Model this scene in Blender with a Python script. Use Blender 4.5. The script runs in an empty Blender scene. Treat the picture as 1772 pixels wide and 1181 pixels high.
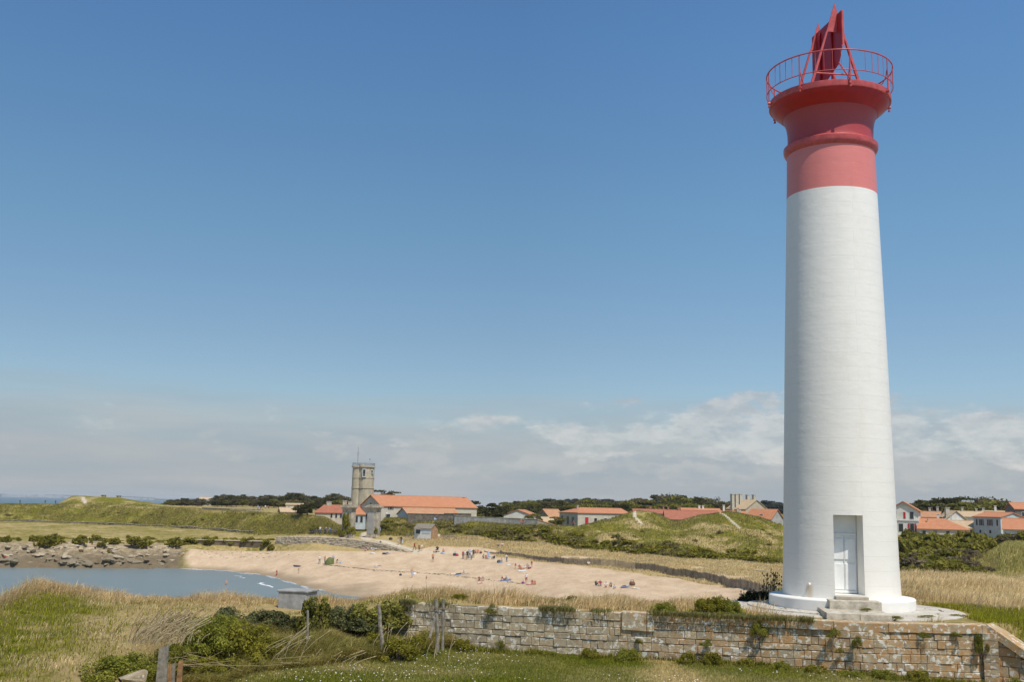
import bpy, bmesh, math, random
import numpy as np
from mathutils import Vector, Matrix, Euler
R_ = math.radians
rnd = random.Random(7); nr = np.random.default_rng(11)
SC = bpy.context.scene; COL = SC.collection

# ---------------------------------------------------------------- camera
FPX, PITCH, ROLL, EYE = 1850.0, R_(8.8), R_(1.3), 14.0
_up = Vector((0, -math.sin(PITCH), math.cos(PITCH))); _fw = Vector((0, math.cos(PITCH), math.sin(PITCH)))
_x = Vector((1, 0, 0)); _c, _s = math.cos(ROLL), math.sin(ROLL)
CR = _x*_c + _up*_s; CU = -_x*_s + _up*_c
cd = bpy.data.cameras.new('camera'); cam = bpy.data.objects.new('camera', cd); COL.objects.link(cam)
cd.sensor_width = 36; cd.lens = 36*FPX/1772; cd.clip_end = 60000; cd.clip_start = .5
m = Matrix.Identity(4)
for i in range(3): m[i][0] = CR[i]; m[i][1] = CU[i]; m[i][2] = -_fw[i]
m[2][3] = EYE
cam.matrix_world = m; SC.camera = cam

# ---------------------------------------------------------------- light
SUN_EL, SUN_AZ = R_(60), R_(150)
w = bpy.data.worlds.new('World'); SC.world = w; w.use_nodes = True
nt = w.node_tree; nt.nodes.clear(); N = nt.nodes; L = nt.links
def wn(t, **k):
    n = N.new(t)
    for a, b in k.items(): setattr(n, a, b)
    return n
out = wn('ShaderNodeOutputWorld'); bg = wn('ShaderNodeBackground'); L.new(bg.outputs[0], out.inputs[0])
sky = wn('ShaderNodeTexSky', sky_type='NISHITA', sun_disc=False, sun_elevation=SUN_EL, sun_rotation=SUN_AZ, altitude=0, air_density=1.0, dust_density=0.6, ozone_density=2.0)
bg.inputs[1].default_value = .1
tc = wn('ShaderNodeTexCoord'); sep = wn('ShaderNodeSeparateXYZ'); L.new(tc.outputs['Generated'], sep.inputs[0])
def wmath(op, a, b=None, clamp=False):
    n = wn('ShaderNodeMath', operation=op); n.use_clamp = clamp
    for i, v in enumerate((a, b)):
        if v is None: continue
        if isinstance(v, (int, float)): n.inputs[i].default_value = v
        else: L.new(v, n.inputs[i])
    return n.outputs[0]
def wnoise(scale, zs, detail=6, rough=.55, off=0):
    mp = wn('ShaderNodeMapping'); mp.inputs['Scale'].default_value = (1, 1, zs); mp.inputs['Location'].default_value = (off, off*.7, off*.3)
    L.new(tc.outputs['Generated'], mp.inputs[0])
    n = wn('ShaderNodeTexNoise'); n.inputs['Scale'].default_value = scale; n.inputs['Detail'].default_value = detail; n.inputs['Roughness'].default_value = rough
    L.new(mp.outputs[0], n.inputs[0]); return n.outputs[0]
def wramp(v, stops):
    r = wn('ShaderNodeValToRGB'); e = r.color_ramp.elements
    while len(e) < len(stops): e.new(.5)
    for k, (p, c) in zip(e, stops): k.position = p; k.color = c if len(c) == 4 else (*c, 1)
    L.new(v, r.inputs[0]); return r.outputs[0]
def wmix(f, a, b):
    n = wn('ShaderNodeMix', data_type='RGBA')
    for s, v in ((0, f), (6, a), (7, b)):
        if isinstance(v, (int, float)): n.inputs[s].default_value = v
        elif isinstance(v, tuple): n.inputs[s].default_value = (*v, 1)
        else: L.new(v, n.inputs[s])
    return n.outputs[2]
Z = sep.outputs[2]
# pale haze veil low over the land, with cumulus heads standing in it
X_ = sep.outputs[0]
edge = wmath('ADD', Z, wmath('MULTIPLY', wmath('SUBTRACT', wnoise(4, 9, 8, .62), .5), .07))
veil = wramp(edge, [(.01, (.97, .97, .97)), (.045, (.93, .93, .93)), (.070, (.72, .72, .72)), (.092, (.24, .24, .24)), (.108, (0, 0, 0))])
def puffs(scale, zs, off, zlo, zhi, thr, soft):
    n = wnoise(scale, zs, 10, .60, off)
    band = wramp(Z, [(zlo-.02, (0, 0, 0)), (zlo, (1, 1, 1)), ((zlo+zhi)/2, (1, 1, 1)), (zhi, (0, 0, 0))])
    v = wmath('ADD', n, wmath('MULTIPLY', wmath('SUBTRACT', band, 1.0), .22))
    v = wmath('ADD', v, wmath('SUBTRACT', wmath('MULTIPLY', wramp(wmath('ADD', X_, .5), [(.2, (0, 0, 0)), (.5, (.7, .7, .7)), (.62, (1, 1, 1))]), .20), .14))
    return wmath('MULTIPLY', wramp(v, [(thr, (0, 0, 0)), (thr+soft, (1, 1, 1))]), wramp(Z, [(zhi, (1, 1, 1)), (zhi+.012, (0, 0, 0))]))
p1 = puffs(8.5, 2.6, 3.3, .050, .112, .485, .06)
p2 = puffs(15, 2.6, 9.1, .035, .088, .47, .08)
tex = wramp(wnoise(26, 2.5, 7, .65, 5), [(.38, (.15, .15, .15)), (.60, (1, 1, 1))])
base_c = wmix(wramp(wnoise(7, 7, 6, .55, 8), [(.38, (0, 0, 0)), (.64, (1, 1, 1))]), (3.65, 4.15, 4.7), (4.5, 4.7, 4.95))
cloud_c = wmix(wmath('MULTIPLY', wmath('MULTIPLY', p2, tex), .55), base_c, (5.6, 5.55, 5.55))
cloud_c = wmix(wmath('MULTIPLY', wmath('MULTIPLY', p1, tex), .85), cloud_c, (6.9, 6.75, 6.6))
veil = wmath('MAXIMUM', veil, wmath('MULTIPLY', p1, .8))
skyc = wn('ShaderNodeHueSaturation'); skyc.inputs['Saturation'].default_value = 1.0; skyc.inputs['Value'].default_value = 1.0; L.new(sky.outputs[0], skyc.inputs['Color'])
tint = wn('ShaderNodeMix', data_type='RGBA', blend_type='MULTIPLY'); tint.inputs[0].default_value = 1; L.new(skyc.outputs[0], tint.inputs[6]); L.new(wramp(Z, [(.10, (.62, .68, .72)), (.15, (.62, .685, .72)), (.27, (.60, .77, .80)), (.42, (.57, .81, .95))]), tint.inputs[7])
skyg = wn('ShaderNodeMix', data_type='RGBA', blend_type='MULTIPLY'); skyg.inputs[0].default_value = 1; L.new(tint.outputs[2], skyg.inputs[6]); sky2 = wn('ShaderNodeMix', data_type='RGBA', blend_type='MULTIPLY'); sky2.inputs[0].default_value = 1; L.new(skyg.outputs[2], sky2.inputs[6]); L.new(wramp(wmath('ADD', sep.outputs[0], .5), [(.1, (.66, .66, .66)), (.5, (.665, .665, .665)), (.72, (.74, .74, .74)), (.95, (.77, .77, .77))]), sky2.inputs[7]); skyg.inputs[7].default_value = (1.98, 1.98, 1.98, 1)
L.new(wmix(wmath('MULTIPLY', veil, .93), sky2.outputs[2], cloud_c), bg.inputs[0])
sd = bpy.data.lights.new('sun', 'SUN'); sd.energy = 4.2; sd.angle = R_(.5); sd.color = (1, .93, .82)
so = bpy.data.objects.new('sun', sd); COL.objects.link(so)
SUNV = Vector((math.sin(SUN_AZ)*math.cos(SUN_EL), math.cos(SUN_AZ)*math.cos(SUN_EL), math.sin(SUN_EL)))
so.rotation_euler = SUNV.to_track_quat('Z', 'Y').to_euler()
SC.render.engine = 'CYCLES'
SC.view_settings.view_transform = 'Standard'; SC.view_settings.look = 'None'; SC.view_settings.exposure = 0; SC.view_settings.gamma = 1

# ---------------------------------------------------------------- rays and projection
def ray(px, py):
    u = (px-886)/FPX; v = -(py-590.5)/FPX
    return CR*u + CU*v + _fw
def at(px, py, Y):
    r = ray(px, py); t = Y/r.y; return Vector((r.x*t, Y, EYE + r.z*t))
def atz(px, py, z):
    r = ray(px, py); t = (z-EYE)/r.z; return Vector((r.x*t, r.y*t, z))
def hor(px):
    return 856.9 + .02269*px
def bx_at(px, Y):                      # ground x of picture column px (read at the horizon) at distance Y
    r = ray(px, hor(px)); return r.x/r.y*Y

# ---------------------------------------------------------------- tagging
def tag(o, label=None, cat=None, group=None, kind=None):
    if label: o['label'] = label
    if cat: o['category'] = cat
    if group: o['group'] = group
    if kind: o['kind'] = kind
    return o
def empty(name, loc, rz=0, label=None, cat=None, group=None):
    o = bpy.data.objects.new(name, None); COL.objects.link(o); o.location = loc; o.rotation_euler = (0, 0, rz)
    o.empty_display_size = .3
    return tag(o, label, cat, group)
def copy_tree(o, parent=None):
    c = o.copy(); COL.objects.link(c); c.parent = parent
    for ch in o.children: copy_tree(ch, c)
    return c

# ---------------------------------------------------------------- materials
MATS = {}
class NB:
    def __init__(s, name):
        s.m = bpy.data.materials.new(name); s.m.use_nodes = True; s.t = s.m.node_tree
        s.b = s.t.nodes['Principled BSDF']; s.tc = None
    def n(s, t, **k):
        n = s.t.nodes.new(t)
        for a, b in k.items(): setattr(n, a, b)
        return n
    def l(s, a, b): s.t.links.new(a, b)
    def co(s, scale=(1, 1, 1), src='Object'):
        if src == 'World':
            g = s.n('ShaderNodeNewGeometry'); o = g.outputs['Position']
        else:
            o = s.n('ShaderNodeTexCoord').outputs[src]
        mp = s.n('ShaderNodeMapping'); mp.inputs['Scale'].default_value = scale; s.l(o, mp.inputs[0]); return mp.outputs[0]
    def noise(s, scale, detail=5, rough=.6, co=None, dist=0):
        n = s.n('ShaderNodeTexNoise'); n.inputs['Scale'].default_value = scale; n.inputs['Detail'].default_value = detail
        n.inputs['Roughness'].default_value = rough; n.inputs['Distortion'].default_value = dist
        s.l(co if co is not None else s.co(), n.inputs['Vector']); return n.outputs[0]
    def ramp(s, v, stops):
        r = s.n('ShaderNodeValToRGB'); e = r.color_ramp.elements
        while len(e) < len(stops): e.new(.5)
        for k, (p, c) in zip(e, stops):
            k.position = p; k.color = (c, c, c, 1) if isinstance(c, (int, float)) else (*c, 1)
        s.l(v, r.inputs[0]); return r.outputs[0]
    def mix(s, f, a, b, mode='MIX'):
        n = s.n('ShaderNodeMix', data_type='RGBA', blend_type=mode)
        for i, v in ((0, f), (6, a), (7, b)):
            if isinstance(v, (int, float)) and i == 0: n.inputs[0].default_value = v
            elif isinstance(v, (int, float)): n.inputs[i].default_value = (v, v, v, 1)
            elif isinstance(v, tuple): n.inputs[i].default_value = (*v, 1)
            else: s.l(v, n.inputs[i])
        return n.outputs[2]
    def math(s, op, a, b=None, clamp=False):
        n = s.n('ShaderNodeMath', operation=op); n.use_clamp = clamp
        for i, v in enumerate((a, b)):
            if v is None: continue
            if isinstance(v, (int, float)): n.inputs[i].default_value = v
            else: s.l(v, n.inputs[i])
        return n.outputs[0]
    def attr(s, name):
        return s.n('ShaderNodeAttribute', attribute_name=name)
    def bump(s, h, strength=.4, dist=.05):
        b = s.n('ShaderNodeBump'); b.inputs['Strength'].default_value = strength; b.inputs['Distance'].default_value = dist
        s.l(h, b.inputs['Height']); s.l(b.outputs[0], s.b.inputs['Normal'])
    def fin(s, col=None, rough=.8, spec=.3):
        if col is not None:
            if isinstance(col, tuple): s.b.inputs['Base Color'].default_value = (*col, 1)
            else: s.l(col, s.b.inputs['Base Color'])
        s.b.inputs['Roughness'].default_value = rough; s.b.inputs['Specular IOR Level'].default_value = spec
        return s.m
def mat(name, col, rough=.8, var=.15, scale=3., bump=0., spec=.3, metal=0.):
    """coloured surface with a mottled, slightly worn look"""
    if name in MATS: return MATS[name]
    b = NB(name); c = b.co()
    v = b.noise(scale, 6, .65, c)
    dark = tuple(x*(1-var*1.6) for x in col); lite = tuple(min(1, x*(1+var)) for x in col)
    k = b.mix(b.ramp(v, [(.3, 0.), (.7, 1.)]), dark, lite)
    if bump: b.bump(v, bump, .03)
    b.b.inputs['Metallic'].default_value = metal
    MATS[name] = b.fin(k, rough, spec); return MATS[name]

# ---------------------------------------------------------------- mesh builder
class MB:
    def __init__(s): s.v = []; s.f = []; s.mi = []; s.t = []; s.sm = []
    def add(s, vs, fs, mi=0, tint=None, smooth=False):
        o = len(s.v); s.v += [tuple(p) for p in vs]
        for f in fs: s.f.append(tuple(i+o for i in f)); s.mi.append(mi); s.t.append(tint); s.sm.append(smooth)
    def box(s, c, d, rz=0, mi=0, tint=None, M=None):
        hx, hy, hz = d[0]/2, d[1]/2, d[2]/2; vs = []
        cs, sn = math.cos(rz), math.sin(rz)
        for x, y, z in ((-1,-1,-1),(1,-1,-1),(1,1,-1),(-1,1,-1),(-1,-1,1),(1,-1,1),(1,1,1),(-1,1,1)):
            p = (x*hx, y*hy, z*hz)
            p = (c[0]+p[0]*cs-p[1]*sn, c[1]+p[0]*sn+p[1]*cs, c[2]+p[2])
            if M: p = M @ Vector(p)
            vs.append(p)
        s.add(vs, [(0,3,2,1),(4,5,6,7),(0,1,5,4),(1,2,6,5),(2,3,7,6),(3,0,4,7)], mi, tint)
    def tube(s, a, b, ra, rb=None, n=8, mi=0, cap=True, smooth=True, tint=None):
        rb = ra if rb is None else rb
        a, b = Vector(a), Vector(b); d = (b-a)
        if d.length < 1e-6: return
        q = d.to_track_quat('Z', 'Y'); vs = []
        for p, r in ((a, ra), (b, rb)):
            for i in range(n):
                t = 2*math.pi*i/n; vs.append(p + q @ Vector((r*math.cos(t), r*math.sin(t), 0)))
        s.add(vs, [(i, (i+1) % n, n+(i+1) % n, n+i) for i in range(n)], mi, tint, smooth)
        if cap: s.add(vs, [tuple(range(n))[::-1], tuple(range(n, 2*n))], mi, tint)
    def path(s, pts, r, n=6, mi=0, closed=False):
        m_ = len(pts)
        for i in range(m_ if closed else m_-1): s.tube(pts[i], pts[(i+1) % m_], r, r, n, mi, cap=not closed)
    def lathe(s, prof, n=64, mi=0, smooth=True, c=(0, 0, 0), capb=False, capt=False):
        vs = []
        for r, z in prof:
            for i in range(n):
                t = 2*math.pi*i/n; vs.append((c[0]+r*math.cos(t), c[1]+r*math.sin(t), c[2]+z))
        fs = [(k*n+i, k*n+(i+1) % n, (k+1)*n+(i+1) % n, (k+1)*n+i) for k in range(len(prof)-1) for i in range(n)]
        s.add(vs, fs, mi, None, smooth)
        if capt: s.add(vs[-n:], [tuple(range(n))], mi)
        if capb: s.add(vs[:n], [tuple(range(n))[::-1]], mi)
    def poly(s, pts, th, mi=0):                 # flat polygon with thickness vector th
        n = len(pts); a = [Vector(p) for p in pts]; b = [p+Vector(th) for p in a]
        s.add(a+b, [tuple(range(n))[::-1], tuple(range(n, 2*n))]+[(i, (i+1) % n, n+(i+1) % n, n+i) for i in range(n)], mi)
    def build(s, name, mats, parent=None, loc=None, fix=True):
        me = bpy.data.meshes.new(name); me.from_pydata(s.v, [], s.f)
        if not isinstance(mats, (list, tuple)): mats = [mats]
        for k in mats: me.materials.append(k)
        me.polygons.foreach_set('material_index', s.mi); me.polygons.foreach_set('use_smooth', s.sm)
        if any(t is not None for t in s.t):
            at_ = me.attributes.new('tint', 'FLOAT', 'FACE')
            at_.data.foreach_set('value', [t if t is not None else .5 for t in s.t])
        if fix:
            bm = bmesh.new(); bm.from_mesh(me); bmesh.ops.recalc_face_normals(bm, faces=bm.faces); bm.to_mesh(me); bm.free()
        o = bpy.data.objects.new(name, me); COL.objects.link(o); o.parent = parent
        if loc is not None: o.location = loc
        return o

# ---------------------------------------------------------------- numpy value noise
def _h(ix, iy, seed):
    n = (ix.astype(np.int64)*374761393 + iy.astype(np.int64)*668265263 + seed*1274126177) & 0xffffffff
    n = ((n ^ (n >> 13))*1274126177) & 0xffffffff
    return ((n ^ (n >> 16)) & 0xffff)/65535.
def vnoise(x, y, seed=0):
    x = np.asarray(x, float); y = np.asarray(y, float)
    ix, iy = np.floor(x), np.floor(y); fx, fy = x-ix, y-iy; fx = fx*fx*(3-2*fx); fy = fy*fy*(3-2*fy)
    a = _h(ix, iy, seed); b = _h(ix+1, iy, seed); c = _h(ix, iy+1, seed); d = _h(ix+1, iy+1, seed)
    return (a+(b-a)*fx)*(1-fy)+(c+(d-c)*fx)*fy - .5
def fbm(x, y, sc, oct=4, seed=0, rough=.5):
    r = 0; a = 1; x = np.asarray(x)/sc; y = np.asarray(y)/sc
    for i in range(oct): r = r+a*vnoise(x*2**i+17*i, y*2**i-9*i, seed+i); a *= rough
    return r

# ---------------------------------------------------------------- terrain
# per bearing (picture column): crest distance, then (distance, height) of foot, shore, upper beach ... inland
KEYS = {
-700: (28, (80,-3),(205,-1.5),(214,1.5),(224,4.0),(236,4.8),(385,5.4),(394,8.3),(404,10.9),(430,10.5),(480,4),(580,-3),(3000,-6)),
0:    (35, (80,-3),(209,-1.5),(215,1.5),(226,4.0),(238,4.8),(360,5.4),(369,8.2),(378,10.9),(400,10.6),(460,4),(560,-3),(3000,-6)),
95:   (39.5, (80,-3),(210,-1.5),(216,1.6),(227,4.1),(239,4.9),(355,5.4),(364,8.0),(375,10.8),(395,10.8),(460,4),(560,-3),(3000,-6)),
126:  (39.5, (80,-3),(210,-1.5),(217,1.6),(227,4.1),(239,4.9),(352,5.4),(362,8.0),(373,10.8),(397,14.2),(412,14.2),(560,-3),(3000,-6)),
205:  (39, (80,-3),(213,-1.5),(221,1.6),(230,4.0),(242,4.9),(343,5.4),(353,8.2),(363,10.9),(390,13.9),(405,13.8),(560,-3),(3000,-6)),
250:  (39, (80,-3),(216,-1.5),(224,1.6),(232,3.9),(244,4.9),(334,5.5),(343,8.3),(353,11.1),(390,12.6),(405,12.4),(600,-2),(3000,-6)),
300:  (39, (80,-3),(219,-1.3),(226,1.5),(234,3.8),(246,4.9),(323,5.5),(332,8.4),(342,11.2),(380,11.3),(450,11.0),(700,9),(3000,-3)),
380:  (39.3, (80,-3),(215,-1.0),(226,1.4),(240,3.0),(243.5,5.2),(298,5.5),(306,8.2),(315,10.9),(350,11.0),(450,11.2),(700,12),(3000,10)),
450:  (39.5, (80,-3),(205,-.5),(224,1.6),(241,3.0),(243.5,5.2),(272,5.6),(281,8.1),(291,10.6),(330,10.9),(420,11.4),(700,12),(3000,10)),
560:  (40, (80,-3),(163,-.6),(207,1.8),(231,3.9),(234,5.3),(246,6.7),(254,8.8),(262,10.4),(285,9.6),(380,10),(700,12),(3000,10)),
598:  (39.5, (80,-3),(153,-.6),(204,1.9),(230,4.0),(233,5.5),(243,6.4),(250,7.0),(258,8.0),(275,8.0),(380,10),(700,12),(3000,10)),
612:  (39.5, (80,-3),(151,-.6),(204,1.9),(229,4.1),(233,5.7),(243,6.4),(250,6.5),(258,6.8),(275,7.4),(380,10),(700,12),(3000,10)),
645:  (39.3, (80,-3),(150,-.6),(203,2.0),(228,4.3),(234,5.8),(243,6.4),(250,6.6),(258,7.0),(275,7.5),(380,10),(700,12),(3000,10)),
668:  (39, (80,-2),(146,-.6),(202,2.0),(226,4.4),(235,6.0),(243,6.8),(248,9.0),(253,10.5),(270,9),(380,10),(700,12),(3000,10)),
800:  (38.3, (80,-1),(165,-.6),(192,2.0),(216,3.9),(228,5.8),(242,7.1),(248,9.0),(253,10.4),(270,9),(380,10),(700,12),(3000,10)),
900:  (37.8, (80,0),(155,-.3),(173,1.6),(207,4.3),(218,5.6),(232,6.6),(238,8.2),(245,9.6),(258,9.2),(380,10),(700,12),(3000,10)),
1000: (37.3, (80,1),(140,.6),(162,2.4),(192,3.8),(205,4.8),(225,5.9),(234,7.9),(243,9.7),(262,9.6),(380,10),(700,12),(3000,10)),
1050: (37.1, (80,1),(135,1),(155,2.4),(185,3.8),(200,4.7),(219,5.5),(234,8.4),(250,11.4),(268,9.8),(380,10),(700,12),(3000,10)),
1100: (37, (80,1),(130,1.5),(150,2.5),(180,3.8),(196,4.5),(212,5.2),(235,9.3),(258,13.4),(268,13.2),(300,9),(700,12),(3000,10)),
1130: (36.9, (80,1.5),(128,1.8),(149,2.6),(176,3.8),(194,4.5),(211,5.2),(235,9.3),(258,13.1),(268,12.6),(300,9),(700,12),(3000,10)),
1168: (36.8, (80,2),(125,2),(148,2.6),(171,3.7),(190,4.4),(209,5.1),(235,9.0),(256,11.0),(268,10.6),(300,9),(700,12),(3000,10)),
1215: (36.8, (80,2),(121,2.3),(144,2.8),(163,3.5),(187,4.3),(207,5.0),(232,9.4),(256,12.8),(266,12.8),(300,9),(700,12),(3000,10)),
1260: (37, (80,2.5),(118,2.6),(140,3.0),(155,3.4),(184,4.2),(206,4.9),(232,9.7),(256,13.7),(266,13.6),(300,9),(700,12),(3000,10)),
1310: (38.5, (80,3),(112,3.2),(134,3.6),(148,3.7),(182,4.2),(203,4.7),(230,9.0),(256,12.8),(266,12.4),(300,8.5),(700,12),(3000,10)),
1345: (41, (80,4),(108,4),(130,4),(146,4),(180,4.4),(200,4.7),(228,7.8),(256,10.9),(266,10.5),(300,8.5),(700,12),(3000,10)),
1450: (46, (70,8),(95,6.5),(120,6),(150,6),(180,6.2),(200,6.6),(228,8),(256,9.5),(270,8.5),(300,8.5),(700,12),(3000,10)),
1560: (47, (62,10.1),(88,9.4),(100,9.1),(120,8.7),(150,8.4),(180,8.2),(200,8.4),(235,9.6),(270,9.8),(320,9.8),(700,12),(3000,10)),
1690: (47, (62,10.1),(84,9.4),(97,9.0),(112,9.9),(135,9.2),(180,8.2),(200,8.4),(235,9.6),(270,9.8),(320,9.8),(700,12),(3000,10)),
1740: (47, (60,10.1),(80,9.3),(88,9.0),(104,11.0),(118,11.2),(150,9.0),(200,8.4),(235,9.6),(270,9.8),(320,9.8),(700,12),(3000,10)),
1830: (47, (60,10.1),(78,9.3),(84,9.0),(100,11.2),(118,11.4),(150,9.0),(200,8.4),(235,9.6),(270,9.8),(320,9.8),(700,12),(3000,10)),
2500: (47, (60,10.1),(80,9.6),(90,9.6),(104,10.5),(118,10.6),(150,9.0),(200,8.4),(235,9.6),(270,9.8),(320,9.8),(700,12),(3000,10)),
}
KP = np.array(sorted(KEYS)); KB = np.array([ray(p, hor(p)).x/ray(p, hor(p)).y for p in KP])
PLAT, LAWN = 10.9, 9.55
NC = 14
KY = np.zeros((len(KP), NC)); KZ = np.zeros((len(KP), NC))
for i, p in enumerate(KP):
    k = KEYS[p]; KY[i] = [k[0], k[0]+5]+[a for a, _ in k[1:]]; KZ[i] = [PLAT, PLAT-2.2]+[b for _, b in k[1:]]
WALL = [Vector((-3.42,34.94)), Vector((2.2,33.58)), Vector((6.79,32.53)), Vector((8.88,32.17)), Vector((10.37,31.72)), Vector((14.02,31.84))]
# edge of the low lawn: along the wall, then (unseen end) right; on the left along the weedy bank towards the viewer
LAWN_EDGE = [(-7.4,12),(-7.0,26.5),(-6.6,29.0),(-5.2,30.6),(-3.6,31.6),(-2.3,33.9),(-1.6,34.5),(2.2,33.58),(6.79,32.53),(8.88,32.17),(10.37,31.72),(14.02,31.84),(14.6,31.2),(16.5,29.2),(40,22)]
LEX = np.array([a for a, _ in LAWN_EDGE]); LEY = np.array([b for _, b in LAWN_EDGE])
def smooth(t): t = np.clip(t, 0, 1); return t*t*(3-2*t)
STEPX = np.array([-9.6, -3.42, 2.2, 6.79, 8.88, 10.37, 14.02, 14.6, 16.5, 40]); STEPY = np.array([34.7, 35.2, 33.86, 32.8, 32.42, 31.98, 32.1, 31.7, 30.2, 22])
XBY = ([12, 20, 25, 28.5, 34], [-6.0, -7.2, -8.3, -8.8, -9.5])
def near_h(x, y):
    st = np.interp(x, STEPX, STEPY); wd = np.interp(x, [-9, -3.6, -3.3, 14.1, 15, 17], [.5, .4, .12, .12, 1.2, 2.5])
    t = smooth((y-st)/wd); xb = np.interp(y, *XBY); t = np.maximum(t, smooth((xb-x)/.9))
    lawn = LAWN-.35*smooth((x-7)/8)+.22*smooth((-3.0-x)/1.5)*smooth((y-30)/3.5)+.12*smooth((-1.0-x)/1.5)*smooth((y-32)/2)
    plat = PLAT-.02-.47*smooth((-2.5-x)/4)+.30*np.exp(-((x+16.2)/2.3)**2-((y-38)/3.5)**2)
    z = lawn+(plat-lawn)*t
    z = z-.25*smooth((x-15)/6)*smooth((y-36)/10)
    return z+fbm(x, y, 1.9, 3, 5)*.15*np.where((np.hypot(x-11.14, y-36.4) < 5.2) | ((np.abs(y-st) < .5) & (x > -3)), 0, 1)*np.where(t < .5, .4, 1)
def controls(b):
    i = np.clip(np.searchsorted(KB, b)-1, 0, len(KB)-2); t = np.clip((b-KB[i])/(KB[i+1]-KB[i]), 0, 1)[..., None]
    t = t*t*(3-2*t)*.5+t*.5
    return KY[i]*(1-t)+KY[i+1]*t, KZ[i]*(1-t)+KZ[i+1]*t, np.interp(b, KB, KP)
def terr(x, y, zones=False):
    x = np.asarray(x, float); y = np.asarray(y, float); sh = x.shape; x = x.ravel(); y = y.ravel()
    b = x/np.maximum(y, 1e-3)
    cy, cz, px = controls(b)
    # interpolate piecewise (rounded) between control points
    idx = np.clip((y[:, None] >= cy).sum(1)-1, 0, NC-2); r = np.arange(len(y))
    y0, y1, z0, z1 = cy[r, idx], cy[r, idx+1], cz[r, idx], cz[r, idx+1]
    t = np.clip((y-y0)/(y1-y0), 0, 1); s = t*t*(3-2*t)
    z = z0+(z1-z0)*(t*.55+s*.45)
    zn = near_h(x, y); nearm = y < cy[:, 0]
    bl = smooth((y-(cy[:, 0]-4))/4)
    z = np.where(nearm, zn, z); z = np.where((y > cy[:, 0]-.01) & (y < cy[:, 0]+12), z+(zn-PLAT)*(1-smooth((y-cy[:, 0])/12)), z)
    f = idx+t                                     # continuous zone coordinate
    # 3 shore, 4 low beach, 5 beach top, 6 meadow start, 7 rampart foot, 8 berm, 9 crest
    rocky = smooth((335-px)/25)*smooth((f-2.6)/.4)*smooth((5.75-f)/.5)
    far = smooth((y-60)/40)
    z = z+far*fbm(x, y, 9, 4, 21)*(.35*smooth((f-5.2)/.6)+.07)*(1-rocky)*smooth((f-2.2)/.8)
    dune = smooth((f-4.7)/.4)*smooth((7.1-f)/.4)*smooth((px-740)/120)*smooth((1420-px)/60)
    z = z+dune*fbm(x, y*.8, 7, 3, 31)*.9
    # gullies and brow of the earth rampart
    slope = smooth((f-6.9)/.4)*smooth((9.2-f)/.4)*(y > 60)
    z = z+slope*(fbm(x*1.6+y*.5, y*.25, 6, 3, 41)*1.0)
    # rock ledges
    zr = z+fbm(x, y, 6, 4, 51)*3.0*smooth((f-2.8)/.5)*smooth((5.4-f)/.4)
    st = .75+.2*vnoise(x/9, y/9, 61); q = np.floor(zr/st)+smooth(((zr/st) % 1-.72)/.26)
    zr = q*st+fbm(x, y, 1.1, 3, 71)*.35
    z = z+(zr-z)*rocky
    if not zones: return z.reshape(sh)
    rough = fbm(x, y, 6, 4, 81)
    sand = smooth((px-318+rough*30)/22)*smooth((f-2.5)/.3)*smooth((np.where(px > 860, 5.02, np.where(px > 470, 5.0+.75*smooth((px-700)/60), 4.98))+rough*np.where(px < 600, .03, .12)-f)/.10)*smooth((1335-px)/25)
    sand = np.maximum(sand, smooth((fbm(x*.5, y, 6, 4, 91)-.17)/.1)*smooth((f-4.9)/.1)*smooth((6.1-f)/.2)*smooth((px-830)/60)*smooth((1330-px)/60)*.95)
    dry = .3+.0*x
    dry = np.where(f > 6, .72*smooth((7.05-f)/.2)*smooth((px-560)/60)+.30*(1-smooth((7.05-f)/.2)*smooth((px-560)/60)), dry)
    wq = smooth((px-430)/150); dry = np.where((f > 4.9) & (f <= 6.99), (.46+.3*smooth(rough*3))*(1-wq)+.95*wq, dry)
    dry = np.where((f > 8.3) & (px > 1000), .16+.3*smooth(rough*3), dry)
    dry = np.where((f > 7.0) & (f <= 8.5) & (px > 900), .22+.5*smooth(rough*4), dry)
    dry = np.where((f > 8.9) & (px < 600), np.where(px < 290, .25+.4*smooth(rough*4), .6), dry)
    dry = np.where((px > 1500) & (y > 46) & (f < 4.2), .95, dry)
    dry = np.where((px > 1500) & (f >= 4.2), .5, dry)
    nd = near_dry(x, y)
    dry = np.where(nearm | (y < 50), nd, dry)
    # trodden path: from the gate down to the sand
    pth = np.zeros_like(x)
    def track(pts, wd, hard=.6):
        nonlocal pth
        for (ax, ay), (bx2, by2) in zip(pts[:-1], pts[1:]):
            dx, dy = bx2-ax, by2-ay; tt = np.clip(((x-ax)*dx+(y-ay)*dy)/(dx*dx+dy*dy), 0, 1)
            dd = np.hypot(x-ax-tt*dx, y-ay-tt*dy)
            pth = np.maximum(pth, smooth((wd+rough*.5*min(1, wd)-dd)/(wd*hard)))
    for pts, wd in TRACKS: track(pts, wd)
    wet = smooth((1.0+rough*.5-z)/.9)*smooth((px-300)/30)
    return z.reshape(sh), sand, rocky, dry, pth, wet, px, f
TRACKS = []
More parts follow.
